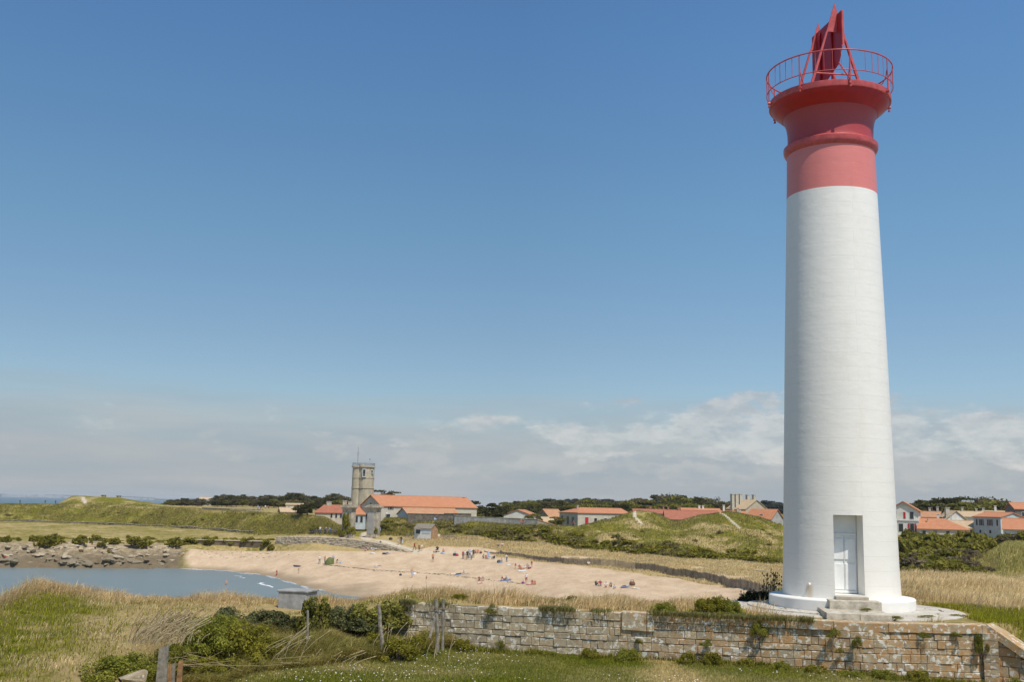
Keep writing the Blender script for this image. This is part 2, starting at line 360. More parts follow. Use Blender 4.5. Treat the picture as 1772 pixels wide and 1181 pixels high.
def near_dry(x, y):
    edge = np.interp(x, LEX, LEY)
    d = .82+fbm(x, y, 3, 3, 101)*.5
    green = np.exp(-((x+14.3+(y-31)*.28)/2.3)**2)*smooth((y-17)/5)*smooth((39-y)/2.5)
    d = d-.85*green*(.9+fbm(x, y, 1.2, 3, 103))
    d = np.where((x > 15) & (y < 36), .45, d)
    d = d-.45*np.exp(-((y-edge-.8)/1.1)**2)*(x < -2)
    lawn = (y < edge) & (x > -7)
    ld = .24+fbm(x, y, 2.5, 3, 107)*.6
    ld = ld+.6*np.exp(-((x-4.6)/.55)**2)*smooth((34.0-y)/.5)+.3*np.exp(-((y-29.6)/1.1)**2)*smooth((fbm(x, y, 3, 2, 109)+.2)*3)
    return np.clip(np.where(lawn, ld, d), 0, 1)
def gz(x, y): return float(terr(np.array([x]), np.array([y]))[0])
_ys = np.concatenate([np.arange(16, 60, .1), np.arange(60, 420, .3), np.arange(420, 1500, 3)])
def ground(px, py, ymin=0):
    r = ray(px, py); x = r.x/r.y*_ys; zr = EYE+r.z/r.y*_ys; h = terr(x, _ys)
    k = np.where((zr <= h) & (_ys > ymin))[0]
    if len(k) == 0: return at(px, py, 600)
    i = k[0]
    y = _ys[i]
    if i > 0 and zr[i-1] > h[i-1]:
        a = zr[i-1]-h[i-1]; c = h[i]-zr[i]; y = _ys[i-1]+(_ys[i]-_ys[i-1])*a/(a+c+1e-9)
    x = r.x/r.y*y
    return Vector((x, y, gz(x, y)))
def P2(px, py, ymin=60): p = ground(px, py, ymin); return (p.x, p.y)
TRACKS += [([(bx_at(640, 262), 262), (bx_at(632, 243), 243), (bx_at(640, 237), 237), P2(672, 940), P2(700, 950), P2(722, 956)], 1.5),
           ([P2(1090, 886), P2(1098, 894), P2(1112, 908)], .45), ([P2(1212, 890), P2(1190, 896), P2(1170, 903)], .8), ([P2(1232, 885), P2(1246, 889), P2(1262, 899), P2(1280, 915)], .5),
           ([P2(1215, 889), P2(1240, 884)], 1.3),
           ([P2(143, 861), P2(148, 872)], .8), ([P2(725, 955), P2(775, 958), P2(800, 957)], .8)]
# ---------------------------------------------------------------- terrain mesh
def grid_mesh(name, X, Y, Zv, attrs, mats):
    nr_, nc = X.shape; n = X.size
    me = bpy.data.meshes.new(name); me.vertices.add(n)
    me.vertices.foreach_set('co', np.stack([X.ravel(), Y.ravel(), Zv.ravel()], 1).ravel().astype(np.float32))
    i = np.arange(n).reshape(nr_, nc); q = np.stack([i[:-1, :-1], i[:-1, 1:], i[1:, 1:], i[1:, :-1]], -1).reshape(-1, 4)
    me.loops.add(q.size); me.loops.foreach_set('vertex_index', q.ravel().astype(np.int32))
    me.polygons.add(len(q)); me.polygons.foreach_set('loop_start', np.arange(0, q.size, 4, dtype=np.int32))
    me.polygons.foreach_set('use_smooth', np.ones(len(q), bool))
    me.update(calc_edges=True)
    for k, v in attrs.items():
        a = me.attributes.new(k, 'FLOAT_COLOR', 'POINT'); a.data.foreach_set('color', v.astype(np.float32).ravel())
    for k in mats: me.materials.append(k)
    o = bpy.data.objects.new(name, me); COL.objects.link(o); return o
def ground_mat():
    b = NB('ground_cover'); w0 = b.co(src='World')
    z = b.attr('zone'); sp = b.n('ShaderNodeSeparateColor'); b.l(z.outputs['Color'], sp.inputs[0]); wet = b.attr('wet').outputs['Fac']
    sand, rock, dry = sp.outputs[0], sp.outputs[1], sp.outputs[2]; path = z.outputs['Alpha']
    big = b.noise(.09, 6, .65, w0); mid = b.noise(.9, 6, .7, w0); fine = b.noise(9, 5, .75, w0)
    streak = b.noise(1.6, 5, .7, b.co((1, .35, 1), 'World'), .6)
    g = b.mix(b.ramp(mid, [(.35, 0.), (.65, 1.)]), (.085, .088, .006), (.235, .205, .020))
    g = b.mix(b.ramp(fine, [(.3, 0.), (.7, .7)]), g, (.18, .165, .018))
    s = b.mix(b.ramp(streak, [(.3, 0.), (.7, 1.)]), (.28, .195, .075), (.46, .345, .145))
    s = b.mix(b.ramp(fine, [(.35, 0.), (.75, .6)]), s, (.55, .43, .22))
    k = b.math('ADD', dry, b.math('MULTIPLY', b.math('SUBTRACT', mid, .5), 1.1)); k = b.math('ADD', k, b.math('MULTIPLY', b.math('SUBTRACT', streak, .5), .9)); k = b.math('ADD', k, b.math('MULTIPLY', b.math('SUBTRACT', big, .5), .9))
    veg = b.mix(b.ramp(k, [(.25, 0.), (.75, 1.)]), g, s)
    sd = b.mix(b.ramp(b.noise(.35, 9, .78, b.co((1, .5, 1), 'World')), [(.36, 0.), (.62, 1.)]), (.50, .355, .22), (.67, .50, .33))
    spk = b.ramp(b.noise(2.2, 3, .8, b.co((1, .5, 1), 'World')), [(.66, 0.), (.70, 1.)])
    sd = b.mix(b.math('MULTIPLY', spk, .45), sd, (.26, .20, .14))
    sd = b.mix(b.math('MULTIPLY', wet, .75), sd, (.27, .20, .125))
    rk = b.mix(b.ramp(b.noise(.8, 8, .75, b.co((1, 1, 2.6), 'World')), [(.38, 0.), (.6, 1.)]), (.17, .125, .07), (.57, .46, .31))
    stn = b.noise(.9, 7, .7, b.co((.22, .22, 5), 'World'), .3); rk = b.mix(b.ramp(stn, [(.44, .8), (.56, 0.)]), rk, (.24, .185, .11))
    pz = b.n('ShaderNodeSeparateXYZ'); b.l(w0, pz.inputs[0])
    low = b.ramp(b.math('ADD', b.math('MULTIPLY', pz.outputs[2], .25), b.math('MULTIPLY', mid, .35)), [(.58, 1.), (.95, 0.)])
    rk = b.mix(b.math('MULTIPLY', low, .9), rk, (.165, .125, .075))
    gm = b.n('ShaderNodeNewGeometry'); ns = b.n('ShaderNodeSeparateXYZ'); b.l(gm.outputs['Normal'], ns.inputs[0])
    c = b.mix(sand, veg, sd); c = b.mix(rock, c, rk)
    pa = b.math('MULTIPLY', path, b.ramp(mid, [(.2, .75), (.6, 1.)])); c = b.mix(pa, c, b.mix(mid, (.52, .43, .31), (.66, .57, .44)))
    h = b.math('ADD', b.math('MULTIPLY', fine, .5), mid); b.bump(h, .9, .22)
    return b.fin(c, .95, .1)
GM = ground_mat()
pxs = np.arange(-520, 2320, 3.0); BB = np.interp(pxs, KP, KB)
ysn = np.concatenate([np.arange(13, 40, .14), np.arange(40, 64, .3), np.arange(64, 120, 1.6), np.arange(120, 205, .8), np.arange(205, 290, .5), np.arange(290, 420, 1.2), np.arange(420, 700, 8), np.array([700, 760, 850, 1000, 1300, 1700, 2300, 3000])])
TX = BB[None, :]*ysn[:, None]; TY = np.repeat(ysn[:, None], len(BB), 1)
tz, sand, rocky, dry, pth, wet, _, _ = terr(TX, TY, True)
zone = np.stack([sand, rocky, np.clip(dry, 0, 1), pth], 1)
gr = grid_mesh('ground', TX, TY, tz, {'zone': zone, 'wet': np.repeat(wet[:, None], 4, 1)}, [GM]); tag(gr, kind='structure')
tag(gr, 'grassy headland, sandy beach and earth ramparts')

# ---------------------------------------------------------------- sea
def sea_mat():
    b = NB('sea_water'); w0 = b.co((1, 1, 1), 'World')
    n1 = b.noise(.9, 5, .6, b.co((.6, 1.6, 1), 'World')); n2 = b.noise(.02, 4, .6, b.co((.4, 1, 1), 'World'))
    b.bump(n1, .22, .12)
    c = b.mix(b.ramp(n2, [(.35, 0.), (.65, 1.)]), (.165, .195, .185), (.20, .225, .205))
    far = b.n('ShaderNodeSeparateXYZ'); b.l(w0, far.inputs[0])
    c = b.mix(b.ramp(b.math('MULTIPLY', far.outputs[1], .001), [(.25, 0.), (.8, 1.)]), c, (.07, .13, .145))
    return b.fin(c, .38, .3)
mb = MB(); nx = 60
mb.add([(-9000, 40, 0), (9000, 40, 0), (9000, 9400, 0), (-9000, 9400, 0)], [(0, 1, 2, 3)])
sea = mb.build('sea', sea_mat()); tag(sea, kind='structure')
# surf foam: thin ragged sheets on the water
def foam(px0, py0, px1, py1, wd, seed, w2=None):
    a = atz(px0, py0, .03); c = atz(px1, py1, .03); n = 26; d = (c-a); pr = Vector((-d.y, d.x, 0)).normalized(); m_ = MB(); vs = []
    rr = random.Random(seed)
    for i in range(n+1):
        t = i/n; e = math.sin(math.pi*t)**.5*wd*.5; p = a+d*t+pr*math.sin(t*6+seed)*.35
        vs += [p-pr*e*rr.uniform(.3, 1.1), p+pr*e*rr.uniform(.3, 1.1)]
    m_.add([(v.x, v.y, .025+.012*(i % 2)) for i, v in enumerate(vs)], [(2*i, 2*i+1, 2*i+3, 2*i+2) for i in range(n)])
    o = m_.build('surf_foam', FOAM); return tag(o, kind='stuff')
fb = NB('foam'); FOAM = fb.fin(fb.mix(fb.noise(3, 5, .7), (.45, .48, .5), (.95, .95, .93)), .7, .2)
FO = [(310, 983, 352, 987, 1.2), (400, 987, 480, 996, .7), (492, 996, 545, 1006, 1.6), (450, 1009, 470, 1018, .8), (409, 997, 417, 999, .5), (417, 1000, 423, 1002, .5), (180, 976, 186, 977.5, .6), (225, 978, 235, 978.6, .4), (448, 1011, 456, 1009, .7), (470, 992, 500, 999, .4)]
for i, a in enumerate(FO): foam(*a, i)
# thin broken surf line following the water's edge, and a second one further out
rr = random.Random(6)
for off, x0, x1, w_, gap in ((.25, 318, 570, .55, .25), (2.6, 330, 545, .45, .5)):
    px = x0
    while px < x1:
        ln = rr.uniform(12, 40); pts_ = []
        for q in np.arange(px, min(px+ln, x1), 2.5):
            Ys = np.arange(160, 235, .25); b_ = bx_at(q, 1.0); h_ = terr(b_*Ys, Ys); k_ = np.where(h_ > 0.03)[0]
            Y = Ys[k_[0]]-off-rr.uniform(0, .35); pts_.append((b_*Y, Y))
        if len(pts_) > 2:
            m_ = MB(); n_ = len(pts_); vs = []
            for j, (x, y) in enumerate(pts_): e = math.sin(math.pi*(j+.3)/(n_-.4))**.6*w_*rr.uniform(.4, 1.2); vs += [(x, y-e, .03), (x, y+e*.5, .035)]
            m_.add(vs, [(2*j, 2*j+2, 2*j+3, 2*j+1) for j in range(n_-1)]); tag(m_.build('surf_foam', FOAM), kind='stuff')
        px += ln+rr.uniform(2, 14)*gap*4

# ---------------------------------------------------------------- far coast across the strait
mc = MB(); rr = random.Random(3)
cx0, cx1, CY = -2600, -1800, 7200
top = []
xs = np.linspace(at(-420, 855, CY).x, at(420, 866, CY).x, 90)
hs = [8+6*abs(vnoise(np.array([i*.23]), np.array([.5]), 5)[0])+ (10 if i % 13 < 5 else 0)*rr.random() for i in range(90)]
vs = []
for x, h in zip(xs, hs): vs += [(x, CY, -1), (x, CY+60, h+3), (x, CY+400, h+2), (x, CY+500, -1)]
mc.add(vs, [(4*i+k, 4*i+4+k, 4*i+5+k, 4*i+1+k) for i in range(89) for k in range(3)])
tag(mc.build('far_shore', mat('far_land', (.10, .12, .11), .9, .3, .01)), kind='structure')
# pale apartment blocks of the far town
kk = 0
FTM = [mat('far_render', (.42, .44, .46), .9, .1, .02), mat('far_render_warm', (.40, .40, .40), .9, .1, .02)]
town = MB()
for i in range(150):
    px = rr.choice([rr.uniform(-200, 110), rr.uniform(20, 110), rr.uniform(110, 290)]); p = at(px, hor(px), CY-60)
    town.box((p.x, CY-60-rr.uniform(0, 50), 8), (rr.uniform(14, 42), 20, rr.uniform(10, 24 if px < 110 else 15)), 0, rr.choice([0, 0, 1]))
tag(town.build('distant_town', FTM), 'pale blocks of a distant town strung along the horizon across the water', 'town', kind='stuff')

# ---------------------------------------------------------------- vegetation builders
def raw_mesh(name, V, F, col, mats, parent=None, tris=True):
    me = bpy.data.meshes.new(name); me.vertices.add(len(V)); me.vertices.foreach_set('co', V.astype(np.float32).ravel())
    k = F.shape[1]; me.loops.add(F.size); me.loops.foreach_set('vertex_index', F.astype(np.int32).ravel())
    me.polygons.add(len(F)); me.polygons.foreach_set('loop_start', np.arange(0, F.size, k, dtype=np.int32))
    me.update(calc_edges=True)
    a = me.attributes.new('col', 'FLOAT_COLOR', 'POINT'); c4 = np.ones((len(V), 4), np.float32); c4[:, :3] = col; a.data.foreach_set('color', c4.ravel())
    me.materials.append(mats)
    return me
def leaf_mat(name, trans=.25, rough=.75):
    b = NB(name); c = b.attr('col').outputs['Color']; b.l(c, b.b.inputs['Base Color'])
    b.b.inputs['Roughness'].default_value = rough; b.b.inputs['Specular IOR Level'].default_value = .15
    if trans:
        tr = b.n('ShaderNodeBsdfTranslucent'); b.l(c, tr.inputs[0]); ms = b.n('ShaderNodeMixShader'); ms.inputs[0].default_value = trans
        b.l(b.b.outputs[0], ms.inputs[1]); b.l(tr.outputs[0], ms.inputs[2]); b.l(ms.outputs[0], b.t.nodes['Material Output'].inputs[0])
    return b.m
LEAF = leaf_mat('leaves', .4); BLADE = leaf_mat('grass_blades', .5)
def blades(name, x, y, h, wd, lean, colA, colB, mixv, z=None, spread=.35, curve=.6, label=None, cat=None, kind='stuff'):
    """one mesh of bent grass blades; h, wd, mixv are arrays; lean = (x, y) wind lean per unit height"""
    n = len(x); z = terr(x, y) if z is None else z
    a = nr.uniform(0, 2*math.pi, n); dx = np.cos(a)*wd/2; dy = np.sin(a)*wd/2
    lx = lean[0]*h+nr.normal(0, spread, n)*h; ly = lean[1]*h+nr.normal(0, spread, n)*h
    V = np.zeros((n, 5, 3))
    V[:, 0] = np.stack([x-dx, y-dy, z-.02], 1); V[:, 1] = np.stack([x+dx, y+dy, z-.02], 1)
    mx = x+lx*(1-curve)*.5; my = y+ly*(1-curve)*.5
    V[:, 2] = np.stack([mx+dx*.8, my+dy*.8, z+h*.55], 1); V[:, 3] = np.stack([mx-dx*.8, my-dy*.8, z+h*.55], 1)
    V[:, 4] = np.stack([x+lx, y+ly, z+h*np.clip(1.05-.45*np.hypot(lx, ly)/h, .25, 1)], 1)
    b0 = np.arange(n)*5
    F = np.concatenate([np.stack([b0, b0+1, b0+2], 1), np.stack([b0, b0+2, b0+3], 1), np.stack([b0+3, b0+2, b0+4], 1)])
    c = np.array(colA)[None]*(1-mixv[:, None])+np.array(colB)[None]*mixv[:, None]; c = c*nr.uniform(.7, 1.25, (n, 1))
    me = raw_mesh(name, V.reshape(-1, 3), F, np.repeat(c, 5, 0), BLADE)
    o = bpy.data.objects.new(name, me); COL.objects.link(o); return tag(o, label, cat, kind=kind)
def leaf_arrays(n, radii, size, colA, colB, clumps=14, shell=.55, flat=.0, seed=0, cover=1., lumpy=.28, aspect=1.0):
    """n leaf quads in uneven clumps through an ellipsoidal volume sitting on z=0"""
    g = np.random.default_rng(seed)
    cd_ = g.normal(size=(clumps, 3)); cd_ /= np.linalg.norm(cd_, axis=1, keepdims=True); cd_[:, 2] = np.abs(cd_[:, 2])*cover-(1-cover)*.3
    rr_ = g.uniform(shell, .85, clumps)[:, None]; cc = cd_*rr_; cs = g.uniform(lumpy*.6, lumpy*1.3, clumps)
    k = g.integers(0, clumps, n); d = g.normal(size=(n, 3)); d /= np.linalg.norm(d, axis=1, keepdims=True)
    p = cc[k]+d*(cs[k]*g.uniform(.35, 1, n)**.5)[:, None]; p[:, 2] = np.abs(p[:, 2]); p *= np.array(radii)[None]
    # leaf frames
    nrm = g.normal(size=(n, 3))+np.array([0, 0, .6+flat*2])[None]+d*.8; nrm /= np.linalg.norm(nrm, axis=1, keepdims=True)
    t = np.cross(nrm, g.normal(size=(n, 3))); t /= np.linalg.norm(t, axis=1, keepdims=True)+1e-9; bt = np.cross(nrm, t)
    s = (size*g.uniform(.55, 1.3, n))[:, None]
    V = np.stack([p-t*s, p-bt*s*.5*aspect, p+t*s, p+bt*s*.5*aspect], 1)
    F = np.arange(n*4).reshape(n, 4)
    m_ = np.clip(g.uniform(0, 1, clumps)[k]*.6+g.uniform(0, 1, n)*.5, 0, 1)[:, None]
    c = np.array(colA)[None]*(1-m_)+np.array(colB)[None]*m_
    return V.reshape(-1, 3), F, np.repeat(c, 4, 0), cc*np.array(radii)[None]
BARK = mat('bark', (.13, .10, .075), .9, .3, 6, .4)
def shrub_mesh(seed, n=900, radii=(1, 1, .9), size=.09, ca=(.035, .055, .012), cb=(.12, .14, .03), **k):
    V, F, c, cc = leaf_arrays(n, radii, size, ca, cb, seed=seed, **k)
    me = raw_mesh('foliage', V, F, c, LEAF)
    tb = MB(); g = random.Random(seed)
    for q in cc[:9]: tb.tube((g.uniform(-.1, .1)*radii[0], 0, -.15), (q[0]*.8, q[1]*.8, q[2]*.8), .03*radii[0]+.006, .008*radii[0]+.003, 5)
    return me, tb
def make_shrub(name, me, tb, loc, sc, rz, label, cat, group, stems_me=[None]):
    root = empty(name, loc, rz, label, cat, group); root.scale = (sc, sc, sc) if not isinstance(sc, tuple) else sc
    f = bpy.data.objects.new('foliage', me); COL.objects.link(f); f.parent = root
    s = tb.build('stems', BARK, root); return root
def add_copy(root, loc, sc, rz, label=None, group=None):
    c = copy_tree(root); c.location = loc; c.scale = sc if isinstance(sc, tuple) else (sc, sc, sc); c.rotation_euler = (0, 0, rz)
    if label: c['label'] = label
    if group: c['group'] = group
    return c
def tree_parts(seed, h=8., spread=1., n=1500, leaf=.28, ca=(.03, .045, .012), cb=(.09, .10, .03), kind='broad'):
    g = random.Random(seed); tb = MB()
    th = h*(.42 if kind != 'pine' else .68); p = Vector((0, 0, -.4)); r = h*.028
    pts = [p]; lean = Vector((g.uniform(-.12, .16), g.uniform(-.1, .1), 0))
    for i in range(4):
        q = p+Vector((lean.x*th/4+g.uniform(-.1, .1), lean.y*th/4+g.uniform(-.1, .1), th/4+.1)); tb.tube(p, q, r, r*.83, 7); r *= .83; p = q; pts.append(p)
    V = []; F = []; C = []; o = 0; nl = 7 if kind != 'pine' else 9
    for i in range(nl):
        a = i*2.4+g.uniform(-.4, .4); el = g.uniform(.35, .95) if kind != 'pine' else g.uniform(.05, .4)
        b0 = pts[2+g.randrange(3)]; ln = h*spread*(g.uniform(.26, .42) if kind != 'pine' else g.uniform(.22, .4))
        q = b0+Vector((math.cos(a)*ln*math.cos(el), math.sin(a)*ln*math.cos(el), ln*math.sin(el)+h*.08)); tb.tube(b0, q, r*.7, r*.22, 5)
        rad = h*spread*g.uniform(.13, .22); rad3 = (rad*1.25, rad*1.25, rad*(.8 if kind != 'pine' else .38))
        v, f, c, _ = leaf_arrays(n//nl, rad3, leaf, ca, cb, clumps=7, seed=seed*31+i, cover=.75, lumpy=.5, shell=.35)
        v = v+np.array(q)[None]-np.array([0, 0, rad3[2]*.4])[None]; V.append(v); F.append(f+o); C.append(c*g.uniform(.8, 1.2)); o += len(v)
    if kind != 'bare':
        v, f, c, _ = leaf_arrays(n//2, (h*spread*.30, h*spread*.30, h*.42), leaf, ca, cb, clumps=9, seed=seed*77, cover=.8, lumpy=.45); v = v+np.array(pts[-1])[None]-np.array([0, 0, h*.22]); V.append(v); F.append(f+o); C.append(c)
    me = raw_mesh('crown', np.concatenate(V), np.concatenate(F), np.concatenate(C), LEAF); return me, tb
def make_tree(name, seed, loc, sc, rz, label, group, **k):
    me, tb = tree_parts(seed, **k); root = empty(name, loc, rz, label, 'tree', group); root.scale = (sc,)*3
    f = bpy.data.objects.new('crown', me); COL.objects.link(f); f.parent = root; tb.build('trunk', BARK, root); return root
# ---------------------------------------------------------------- lighthouse
LH = Vector((11.136, 36.4, 10.93)); lh = empty('lighthouse', LH, 0, 'tall white round lighthouse with red gallery and red triangular daymarks on top', 'lighthouse'); lh.scale = (.962, .962, 1)
def zl(z): return z-LH.z
CAMDIR = Vector((-.2925, -.9563, 0)); RGT = Vector((.9563, -.2925, 0))
DPH = math.radians(8.6); DN = (CAMDIR*math.cos(DPH)+RGT*math.sin(DPH)).normalized(); DR = Vector((-DN.y, DN.x, 0))   # door normal, its right-hand side seen from outside
if DR.dot(RGT) < 0: DR = -DR
def paint(name, col, rough=.45, courses=True, stain=.18, spec=.4):
    b = NB(name); uv = b.n('ShaderNodeUVMap').outputs[0]; c0 = b.co()
    n = b.noise(.9, 6, .65, b.co((1, 1, .45))); n2 = b.noise(14, 5, .7, c0)
    col2 = tuple(x*.86 for x in col)
    k = b.mix(b.math('MULTIPLY', b.ramp(n, [(.35, 1.), (.7, 0.)]), stain), col, col2)
    h = b.math('MULTIPLY', n2, .12)
    if courses:
        br = b.n('ShaderNodeTexBrick'); br.offset = .5; b.l(uv, br.inputs['Vector']); br.inputs['Scale'].default_value = 1
        br.inputs['Brick Width'].default_value = 60; br.inputs['Row Height'].default_value = .47; br.inputs['Mortar Size'].default_value = .007; br.inputs['Mortar Smooth'].default_value = .6
        br.inputs['Color1'].default_value = (.35, .35, .35, 1); br.inputs['Color2'].default_value = (.65, .65, .65, 1); br.inputs['Mortar'].default_value = (0, 0, 0, 1)
        cc = b.n('ShaderNodeMapping'); cc.inputs['Scale'].default_value = (1.1, 2.1, 1); b.l(uv, cc.inputs[0]); wv = b.noise(1.3, 3, .6, cc.outputs[0])
        h = b.math('ADD', h, b.math('MULTIPLY', b.math('SUBTRACT', 1.0, br.outputs['Fac']), b.ramp(wv, [(.3, .25), (.65, 1.)])))
        sepn = b.n('ShaderNodeSeparateColor'); b.l(br.outputs['Color'], sepn.inputs[0]); h = b.math('ADD', h, b.math('MULTIPLY', sepn.outputs[0], .5)); b2 = b.n('ShaderNodeTexBrick'); b.l(uv, b2.inputs['Vector']); b2.inputs['Scale'].default_value = 1; b2.inputs['Brick Width'].default_value = 1.35; b2.inputs['Row Height'].default_value = .47; b2.inputs['Mortar Size'].default_value = .006; h = b.math('SUBTRACT', h, b.math('MULTIPLY', b2.outputs['Fac'], .35))
        k = b.mix(b.math('MULTIPLY', b.ramp(b.noise(1.7, 7, .7, b.co((1, 1, .3))), [(.52, 0.), (.75, 1.)]), .30), k, tuple(x*y for x, y in zip(col, (.82, .76, .66))))
        k = b.mix(b.math('MULTIPLY', b.math('MULTIPLY', br.outputs['Fac'], b.ramp(wv, [(.35, .25), (.6, 1.)])), .36), k, tuple(x*.6 for x in col))
    if name.startswith('white'):
        # rust run below the drain spout
        ta = math.atan2(CAMDIR.y, CAMDIR.x)-math.radians(31); sx_ = b.n('ShaderNodeSeparateXYZ'); b.l(b.co(), sx_.inputs[0])
        u_ = b.math('ADD', b.math('MULTIPLY', sx_.outputs[0], -math.sin(ta)), b.math('MULTIPLY', sx_.outputs[1], math.cos(ta))); fr_ = b.math('ADD', b.math('MULTIPLY', sx_.outputs[0], math.cos(ta)), b.math('MULTIPLY', sx_.outputs[1], math.sin(ta)))
        wv_ = b.math('ADD', b.math('ABSOLUTE', u_), b.math('MULTIPLY', b.noise(6, 4, .7, b.co((1, 1, .3))), .12)); m_ = b.math('MULTIPLY', b.ramp(wv_, [(.09, 1.), (.24, 0.)]), b.ramp(sx_.outputs[2], [(.36, .5), (.60, 1.), (.78, .9), (.81, 0.)])); m_ = b.math('MULTIPLY', m_, b.ramp(fr_, [(.4, 0.), (.6, 1.)]))
        k = b.mix(b.math('MULTIPLY', m_, .7), k, (.58, .40, .22))
    b.bump(h, .30, .02)
    return b.fin(k, rough, spec)
WHITE = paint('white_masonry_paint', (.83, .79, .71)); RED = paint('red_masonry_paint', (.70, .215, .185), .42, stain=.4); NRED = paint('shaded_neck_red', (.40, .055, .055), .42, stain=.5); DRED = mat('deep_red_paint', (.40, .006, .010), .4, .14, 2.5, .1, .45)  # neck red is darkened for the shade below the gallery
IRED = mat('red_ironwork_paint', (.52, .085, .08), .4, .2, 5, .1, .45); PWHITE = mat('white_plinth_paint', (.83, .80, .73), .55, .05, 1.3, .15)
def shaft_r(z):                                     # absolute height -> radius, slightly entasis
    return float(np.interp(z, [11.28, 12.2, 19.7, 25.09, 26.5, 27.3], [1.975, 1.935, 1.749, 1.590, 1.56, 1.525]))
Z0, ZD0, ZD1 = 11.30, 11.46, 13.96; DW = .475
def shaft(zs, name, mtl, holes=True):
    """round shaft with a rectangular doorway left open, uv in metres"""
    half = math.asin(DW/1.94); base = math.atan2(DN.y, DN.x)
    ths = [base+half+(2*math.pi-2*half)*i/110 for i in range(111)]+[base-half+2*half*i/8+2*math.pi for i in range(1, 8)]
    n = len(ths); vs = []; fs = []; uv = []
    for z in zs:
        r = shaft_r(z); h2 = math.asin(DW/r)
        for i, t in enumerate(ths):
            if i <= 110: t = base+h2+(2*math.pi-2*h2)*i/110
            else: t = base-h2+2*h2*(i-110)/8+2*math.pi
            vs.append((r*math.cos(t), r*math.sin(t), zl(z)))
    for k in range(len(zs)-1):
        for i in range(n):
            if holes and i >= 110 and zs[k] >= ZD0-.001 and zs[k+1] <= ZD1+.001: continue
            j = (i+1) % n; fs.append((k*n+i, k*n+j, (k+1)*n+j, (k+1)*n+i))
            u0 = i/n*2*math.pi*1.75; u1 = (i+1)/n*2*math.pi*1.75
            uv += [(u0, zs[k]+.02), (u1, zs[k]+.02), (u1, zs[k+1]+.02), (u0, zs[k+1]+.02)]
    me = bpy.data.meshes.new(name); me.from_pydata(vs, [], fs); me.materials.append(mtl)
    l = me.uv_layers.new(name='UVMap'); l.data.foreach_set('uv', [c for p in uv for c in p])
    me.polygons.foreach_set('use_smooth', [True]*len(fs))
    o = bpy.data.objects.new(name, me); COL.objects.link(o); o.parent = lh; return o
zs = sorted(set([Z0, ZD0, ZD1, 24.97]+[round(11.5+.47*i+d, 3) for i in range(29) for d in (0,) if 11.5+.47*i < 24.8]))
zs = [z for z in zs if not (ZD0 < z < ZD0+.1)]
sh_o = shaft(zs, 'tower_shaft', WHITE); sh_o['label'] = 'white painted round masonry shaft'
shaft([24.97, 25.6, 26.1, 26.52], 'red_band', RED, False)
def lathe_part(name, prof, mtl, n=96, smooth=True):
    b = MB(); b.lathe([(r, zl(z)) for r, z in prof], n, 0, smooth); o = b.build(name, mtl, lh)
    me = o.data; l = me.uv_layers.new(name='UVMap'); co = me.vertices
    for lp in me.loops:
        v = co[lp.vertex_index].co; t = math.atan2(v.y, v.x); l.data[lp.index].uv = (t*1.6, v.z)
    try: me.set_sharp_from_angle(angle=math.radians(38))
    except Exception: pass
    return o
lathe_part('plinth', [(2.43, 10.80), (2.43, 11.27), (2.40, 11.305), (1.9, 11.32)], PWHITE)
lathe_part('cornice_ring', [(1.56, 26.50), (1.60, 26.53), (1.655, 26.60), (1.675, 26.66), (1.68, 26.80), (1.60, 26.86), (1.52, 26.90)], IRED)
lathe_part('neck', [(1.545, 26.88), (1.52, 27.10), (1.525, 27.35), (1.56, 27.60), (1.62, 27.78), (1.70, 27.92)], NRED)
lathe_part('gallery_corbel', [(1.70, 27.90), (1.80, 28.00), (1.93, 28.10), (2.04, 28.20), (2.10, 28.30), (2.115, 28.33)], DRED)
lathe_part('gallery_deck', [(2.0, 28.32), (2.175, 28.335), (2.18, 28.35), (2.18, 28.54), (2.15, 28.56), (1.0, 28.58), (.01, 28.59)], IRED)
# railing
rb = MB(); n = 72; ZR, ZB, ZC = zl(29.58), zl(28.86), zl(28.36); rt = 2.25
rb.path([(rt*math.cos(2*math.pi*i/n), rt*math.sin(2*math.pi*i/n), ZR) for i in range(n)], .026, 8, closed=True); rb.build('handrail', IRED, lh)
rb = MB(); rb.path([(rt*math.cos(2*math.pi*i/n), rt*math.sin(2*math.pi*i/n), ZB) for i in range(n)], .017, 6, closed=True); rb.build('lower_rail', IRED, lh)
base_t = math.atan2(CAMDIR.y, CAMDIR.x)
for i in range(48):
    if i % 6 == 3: continue
    t = base_t+2*math.pi*(i+.5)/48; c, s = math.cos(t)*rt, math.sin(t)*rt
    b = MB(); b.tube((c, s, ZB), (c, s, ZR), .0105, .0105, 5); o = b.build('baluster', IRED, lh)
for i in range(8):
    t = base_t+2*math.pi*(i+.42)/8; c, s = math.cos(t), math.sin(t)
    b = MB(); b.tube((c*rt, s*rt, ZC-.06), (c*rt, s*rt, ZR), .028, .024, 8); b.tube((c*2.14, s*2.14, ZC+.05), (c*2.30, s*2.30, ZC+.05), .05, .05, 8)
    b.tube((c*(rt+.0), s*(rt+.0), ZC-.10), (c*rt, s*rt, ZC-.05), .045, .045, 8)
    pts = [(c*(rt-.03-.48*(k/6)**1.7), s*(rt-.03-.48*(k/6)**1.7), ZR-.42-.72*(k/6)**.8) for k in range(7)]
    b.path(pts, .016, 6); b.build('railing_post', IRED, lh)
